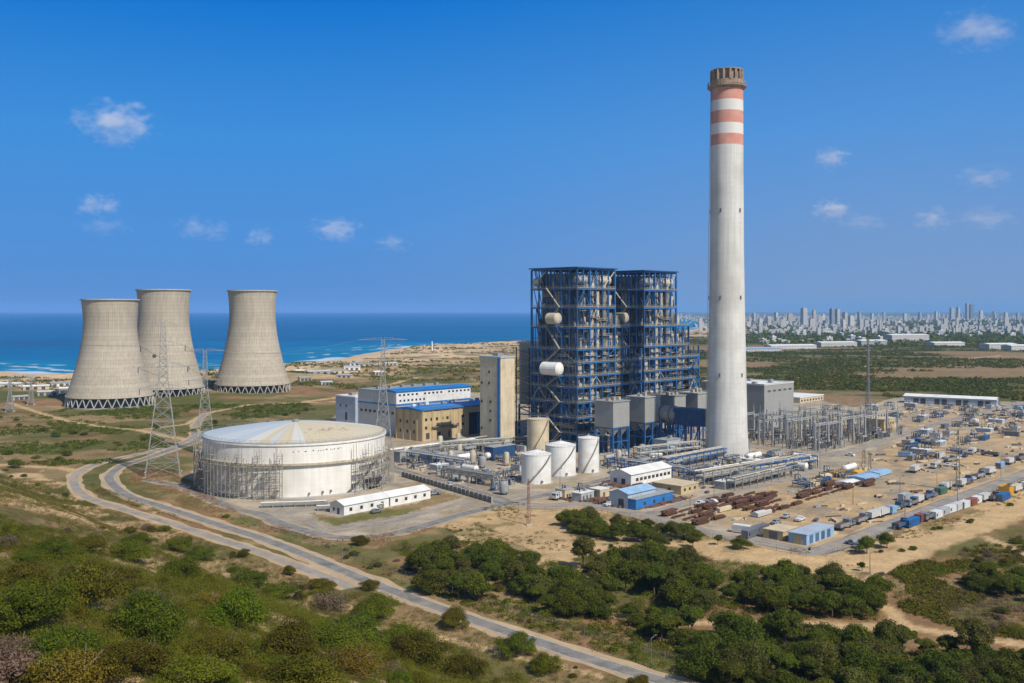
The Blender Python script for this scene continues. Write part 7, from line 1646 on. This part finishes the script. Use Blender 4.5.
scatter_stuff('pale_grass', 'pale dry grass growing between the woods', 'grass', 5200, poly_sampler(ROUGH, .42, 11, 121), 18, .8, .2, M['straw'], .4, 6, True)
WEST = [[(-60, 412), (300, 402), (330, 410), (200, 440), (160, 460), (60, 466), (-60, 470)]]
scatter_stuff('field_scrub', 'low green scrub streaking the dry western field', 'scrub', 2600, poly_sampler(WEST, .52, 36, 122), 20, 2.0, .42, M['greenleaf'], .9, 7)
def plain(rg, n_):
    X_ = []; Y_ = []
    while sum(map(len, X_)) < n_:
        y = 640 * (1 + 3.6 * rg.random(40000) ** 1.3); x = rg.uniform(.10, .62, 40000) * y; q = fbm(x / 260, y / 110, 24); q2 = fbm(x / 45, y / 45, 21)
        a = (q < .60) & (q2 > .34) & ~inside(PLANT, x, y); X_.append(x[a]); Y_.append(y[a])
    return np.concatenate(X_)[:n_], np.concatenate(Y_)[:n_]
scatter_stuff('plain_scrub', 'dense dark green scrub covering the plain behind the plant', 'scrub', 12000, plain, 14, 3.0, 1.0, M['treeleaf'], 2.6, 8)
scatter_stuff('olive_plain_scrub', 'lighter olive scrub mixed over the plain behind the plant', 'scrub', 11000, plain, 13, 3.0, .9, M['oliveleaf'], 1.8, 18)
def citytrees(rg, n_):
    y = 2000 * (1 + 2.6 * rg.random(n_ * 3)); x = rg.uniform(.19, .64, n_ * 3) * y; a = fbm(x / 300, y / 300, 73) > .47; return x[a][:n_], y[a][:n_]
scatter_stuff('city_greenery', 'dark tree belts between the far city buildings', 'trees', 5000, citytrees, 9, 8, 3.4, M['treeleaf'], 8, 9)
def dunes(rg, n_):
    X_ = []; Y_ = []; g = 0
    while sum(map(len, X_)) < n_ and g < 300:
        g += 1; y = rg.uniform(880, 2400, 20000); x = rg.uniform(-.6, .08, 20000) * y; d = pdist(COAST, x, y); a = ~inside(SEAPOLY, x, y) & (d > 80) & (fbm(x / 90, y / 32, 130) > .53); X_.append(x[a]); Y_.append(y[a])
    return np.concatenate(X_)[:n_], np.concatenate(Y_)[:n_]
scatter_stuff('dune_scrub', 'dark green scrub on the dunes before the sea', 'scrub', 3600, dunes, 10, 3.0, 1.0, M['oliveleaf'], 1.7, 10)
def thicket(rg, n_):
    X_ = []; Y_ = []
    while sum(map(len, X_)) < n_:
        y = rg.uniform(62, 240, 60000); x = rg.uniform(-.62, .35, 60000) * y; s = side(x, y); px = 512 + x / y * F; py = PY0 + (HCAM - terrain(x, y)) / y * F
        a = (s > 20) & (py > 545 + (px - 0) * .17) & (fbm(x / 13, y / 13, 150) > .42) & (rg.random(60000) < y / 240); X_.append(x[a]); Y_.append(y[a])
    return np.concatenate(X_)[:n_], np.concatenate(Y_)[:n_]
scatter_stuff('thicket', 'dense waist high green thicket at the foot of the hillside view', 'thicket', 2000, thicket, 210, 1.5, .085, M['greenleaf'], 2.2, 15)
scatter_stuff('olive_thicket', 'dense waist high olive thicket at the foot of the hillside view', 'thicket', 2100, thicket, 210, 1.4, .085, M['oliveleaf'], 2.0, 16)
scatter_stuff('brown_brush', 'dry brown brush on the right rough ground', 'brush', 900, poly_sampler([ROUGH[1]], .50, 14, 135), 40, 1.0, .18, M['dryleaf'], .8, 17, True)
scatter_stuff('right_bushes', 'low green bushes clumped on the right rough ground', 'bushes', 170, poly_sampler([ROUGH[1]], .57, 20, 136), 150, 1.5, .13, M['greenleaf'], 1.4, 19)
scatter_stuff('field_grass', 'dry straw tufts over the western field and verges', 'grass', 5200, poly_sampler(WEST + [[(165, 468), (240, 513), (330, 541), (440, 526), (380, 548), (260, 531), (135, 488), (120, 474)]], .40, 9, 134), 14, .9, .2, M['straw'], .35, 14, True)
scatter_stuff('low_bushes', 'low mixed green bushes too many to count on the rough ground', 'bushes', 850, poly_sampler([ROUGH[0]], .44, 20, 131), 150, 1.6, .13, M['greenleaf'], 1.5, 11)
scatter_stuff('grey_bushes', 'low grey green bushes too many to count on the rough ground', 'bushes', 420, poly_sampler([ROUGH[0]], .46, 20, 132), 150, 1.4, .13, M['greyleaf'], 1.3, 12)
scatter_stuff('verge_weeds', 'small weeds along the road verges and sandy ground', 'weeds', 900, poly_sampler([[(200, 510), (330, 542), (420, 565), (520, 605), (470, 608), (360, 575), (240, 530)], [(0, 470), (70, 472), (95, 500), (180, 530), (150, 540), (0, 530), (-30, 500)], [(430, 522), (505, 502), (585, 506), (720, 538), (860, 548), (1024, 490), (1024, 510), (880, 570), (700, 555), (530, 570)]], .50, 12, 133), 30, .8, .12, M['oliveleaf'], .5, 13)
def yard_debris(rg, n_):
    Ws = [SAND_Y, SAND_B, GP([(393, 462), (480, 442), (525, 448), (520, 490), (440, 478)]), GP([(600, 466), (700, 452), (810, 458), (812, 474), (700, 500), (660, 480)]), GP([(560, 500), (612, 480), (700, 492), (660, 512)])]
    X_ = []; Y_ = []
    while sum(map(len, X_)) < n_:
        W = Ws[rg.integers(len(Ws))]; xs = [p[0] for p in W]; ys = [p[1] for p in W]; x = rg.uniform(min(xs), max(xs), 600); y = rg.uniform(min(ys), max(ys), 600); a = inside(W, x, y) & (fbm(x / 9, y / 9, 140) > .55)
        for r_ in ROADS_W: a &= pdist(r_, x, y) > 5.5
        X_.append(x[a]); Y_.append(y[a])
    return np.concatenate(X_)[:n_], np.concatenate(Y_)[:n_]
for nm, mt, lb, sd_ in (('scrap', 'rust', 'small rusty scrap strewn about the yards', 1), ('rubble', 'sandwall', 'pale rubble and timber strewn about the yards', 2), ('loose_parts', 'greypart', 'grey loose parts strewn about the yards', 3), ('dark_scrap', 'darkpart', 'dark loose scrap strewn about the yards', 4)):
    rgn = np.random.default_rng(500 + sd_); x, y = yard_debris(rgn, 520); m = MB()
    for a_, b_ in zip(x, y):
        s = rgn.uniform(.3, 1.0); L = rgn.uniform(.5, 3.2); an = PA + rgn.normal() * .5; q = Vector((math.cos(an) * L, math.sin(an) * L, 0)); m.beam(Vector((a_, b_, s * .4)) - q, Vector((a_, b_, s * .4)) + q, s * 1.3, s)
    tag(m.build(nm, M[mt]), lb, nm.replace('_', ' '), kind='stuff')
PROTOS += [q for r_ in CP for q in r_]
for q in [t_ for t_, _ in TREES] + [b_ for L in BUSH.values() for b_ in L]: PROTOS.append(q)
# ================================================================== FINISH: tell look-alikes apart by what they stand beside
LM = [('the leftmost cooling tower', -312, 760), ('the middle cooling tower', -290, 830), ('the rightmost cooling tower', -233, 860), ('the tall pylon', *G(163, 475)), ('the big white tank', TX, TY - 20), ('the white site huts', *G(385, 505)), ('the turbine hall', *G(430, 432)), ('the beige lift tower', *G(500, 446)),
      ('the white round tanks', *G(560, 478)), ('the grey boxes on legs', *G(635, 458)), ('the chimney foot', *G(726, 460)), ('the white warehouse', *G(640, 484)), ('the blue shed', *G(645, 506)), ('the tan hut', *G(690, 493)), ('the grey block building', *G(770, 438)), ('the control building', *G(884, 436)),
      ('the rusty steel stacks', *G(780, 508)), ('the covered blue stacks', *G(870, 484)), ('the pale blue block', *G(806, 546)), ('the yellow skip', *G(1008, 493)), ('the long depot shed', *G(940, 408)), ('the thin red mast', *G(528, 525)), ('the road bend', *G(112, 478)), ('the road fork', *G(160, 440)),
      ('the sandy track fork', *G(880, 562)), ('the lone round trees', *G(876, 550)), ('the pale sand path', *G(640, 618)), ('the right edge sand track', *G(1000, 640)), ('the roadside fence', *G(500, 615)), ('the eroded hill track', *P(370, 625)[:2]), ('the bottom left slope', *P(60, 640)[:2]), ('the left hillside', *P(90, 560)[:2]), ('the bright green bush', *P(235, 615)[:2]), ('the bottom middle slope', *P(330, 660)[:2]), ('the road end', *G(650, 676)), ('the far dunes', *G(440, 352)), ('the mast on the sand', *G(866, 471)), ('the gantry rows', SP(50, 30).x, SP(50, 30).y), ('the rear gantry rows', SP(50, 60).x, SP(50, 60).y)]
ORD = 'first second third fourth fifth sixth seventh eighth ninth tenth eleventh twelfth thirteenth fourteenth fifteenth sixteenth seventeenth eighteenth nineteenth twentieth'.split()
groups = {}
for o, base in AUTO:
    p = o.location if o.type == 'EMPTY' or o.location.length > .1 else Vector(np.mean([v.co[:] for v in list(o.data.vertices)[:200]], 0))
    x, y = p.x, max(p.y, 20)
    best = min(LM, key=lambda q: ((q[1] - x) / y * F) ** 2 + ((1 / q[2] - 1 / y) * HCAM * F * 1.6) ** 2)
    dx = (x / y - best[1] / best[2]) * F; dy = (1 / y - 1 / best[2]) * HCAM * F
    rel = ('right of ' if dx > 0 else 'left of ') if abs(dx) > abs(dy) * 1.2 else ('in front of ' if dy > 0 else 'behind ')
    groups.setdefault((base, rel + best[0]), []).append((x / y, o))
for (base, rel), L in groups.items():
    L.sort(key=lambda q: q[0])
    for k, (_, o) in enumerate(L):
        if len(L) == 1: s = ''
        elif k == 0 and len(L) > 1: s = ', leftmost there'
        elif k == len(L) - 1: s = ', rightmost there'
        elif k < len(ORD): s = ', ' + ORD[k] + ' from left'
        else: s = ', %dth from left' % (k + 1)
        w_ = (base + ' ' + rel + s).split()
        if len(w_) > 16: w_ = [q for q in w_ if q not in ('the', 'a')]
        o['label'] = ' '.join(w_[:16])
SUB = {'rim_walkway': 'shell', 'ring_beam': 'shell', 'gallery_railing': 'gallery', 'crown_pillar': 'cap_ring', 'roof_vent': 'roof', 'roof_railing': 'roof', 'loose_roof_plates': 'roof', 'stencilled_marking': 'shell', 'manhole': 'shell', 'spiral_stair': 'shell', 'top_girder': 'shell', 'wind_girder': 'shell', 'windscreen': 'cab', 'side_window': 'cab', 'hopper': 'casing', 'rapper_box': 'casing', 'roof_unit': 'roof', 'roof_ventilator': 'roof', 'radiator': 'tank_body', 'bushing': 'tank_body', 'nozzle': 'shell', 'fan_ring': 'tube_bundle', 'rib': 'body', 'roof_house': 'tower_shaft', 'lean_to_roof': 'lean_to', 'rear_wing_roof': 'rear_wing', 'pilaster': 'wall', 'blue_stripe': 'wall', 'blue_band': 'wall', 'parapet': 'wall', 'louvre': 'wall', 'flue': 'roof', 'downpipe': 'bunker_wall'}
for o in list(COL.objects):
    p = o.parent
    if p is None or o.name.split('.')[0] not in SUB: continue
    tgt = [c for c in p.children if c.name.split('.')[0] == SUB[o.name.split('.')[0]] and c.matrix_basis == Matrix.Identity(4)]
    if tgt and p.parent is None: o.parent = tgt[0]
def remove_tree(t):
    for c in list(t.children): remove_tree(c)
    bpy.data.objects.remove(t)
for t in [q for ks in KINDS.values() for q in ks] + SW + BUN + [gan] + list(VEH.values()) + PROTOS: remove_tree(t)
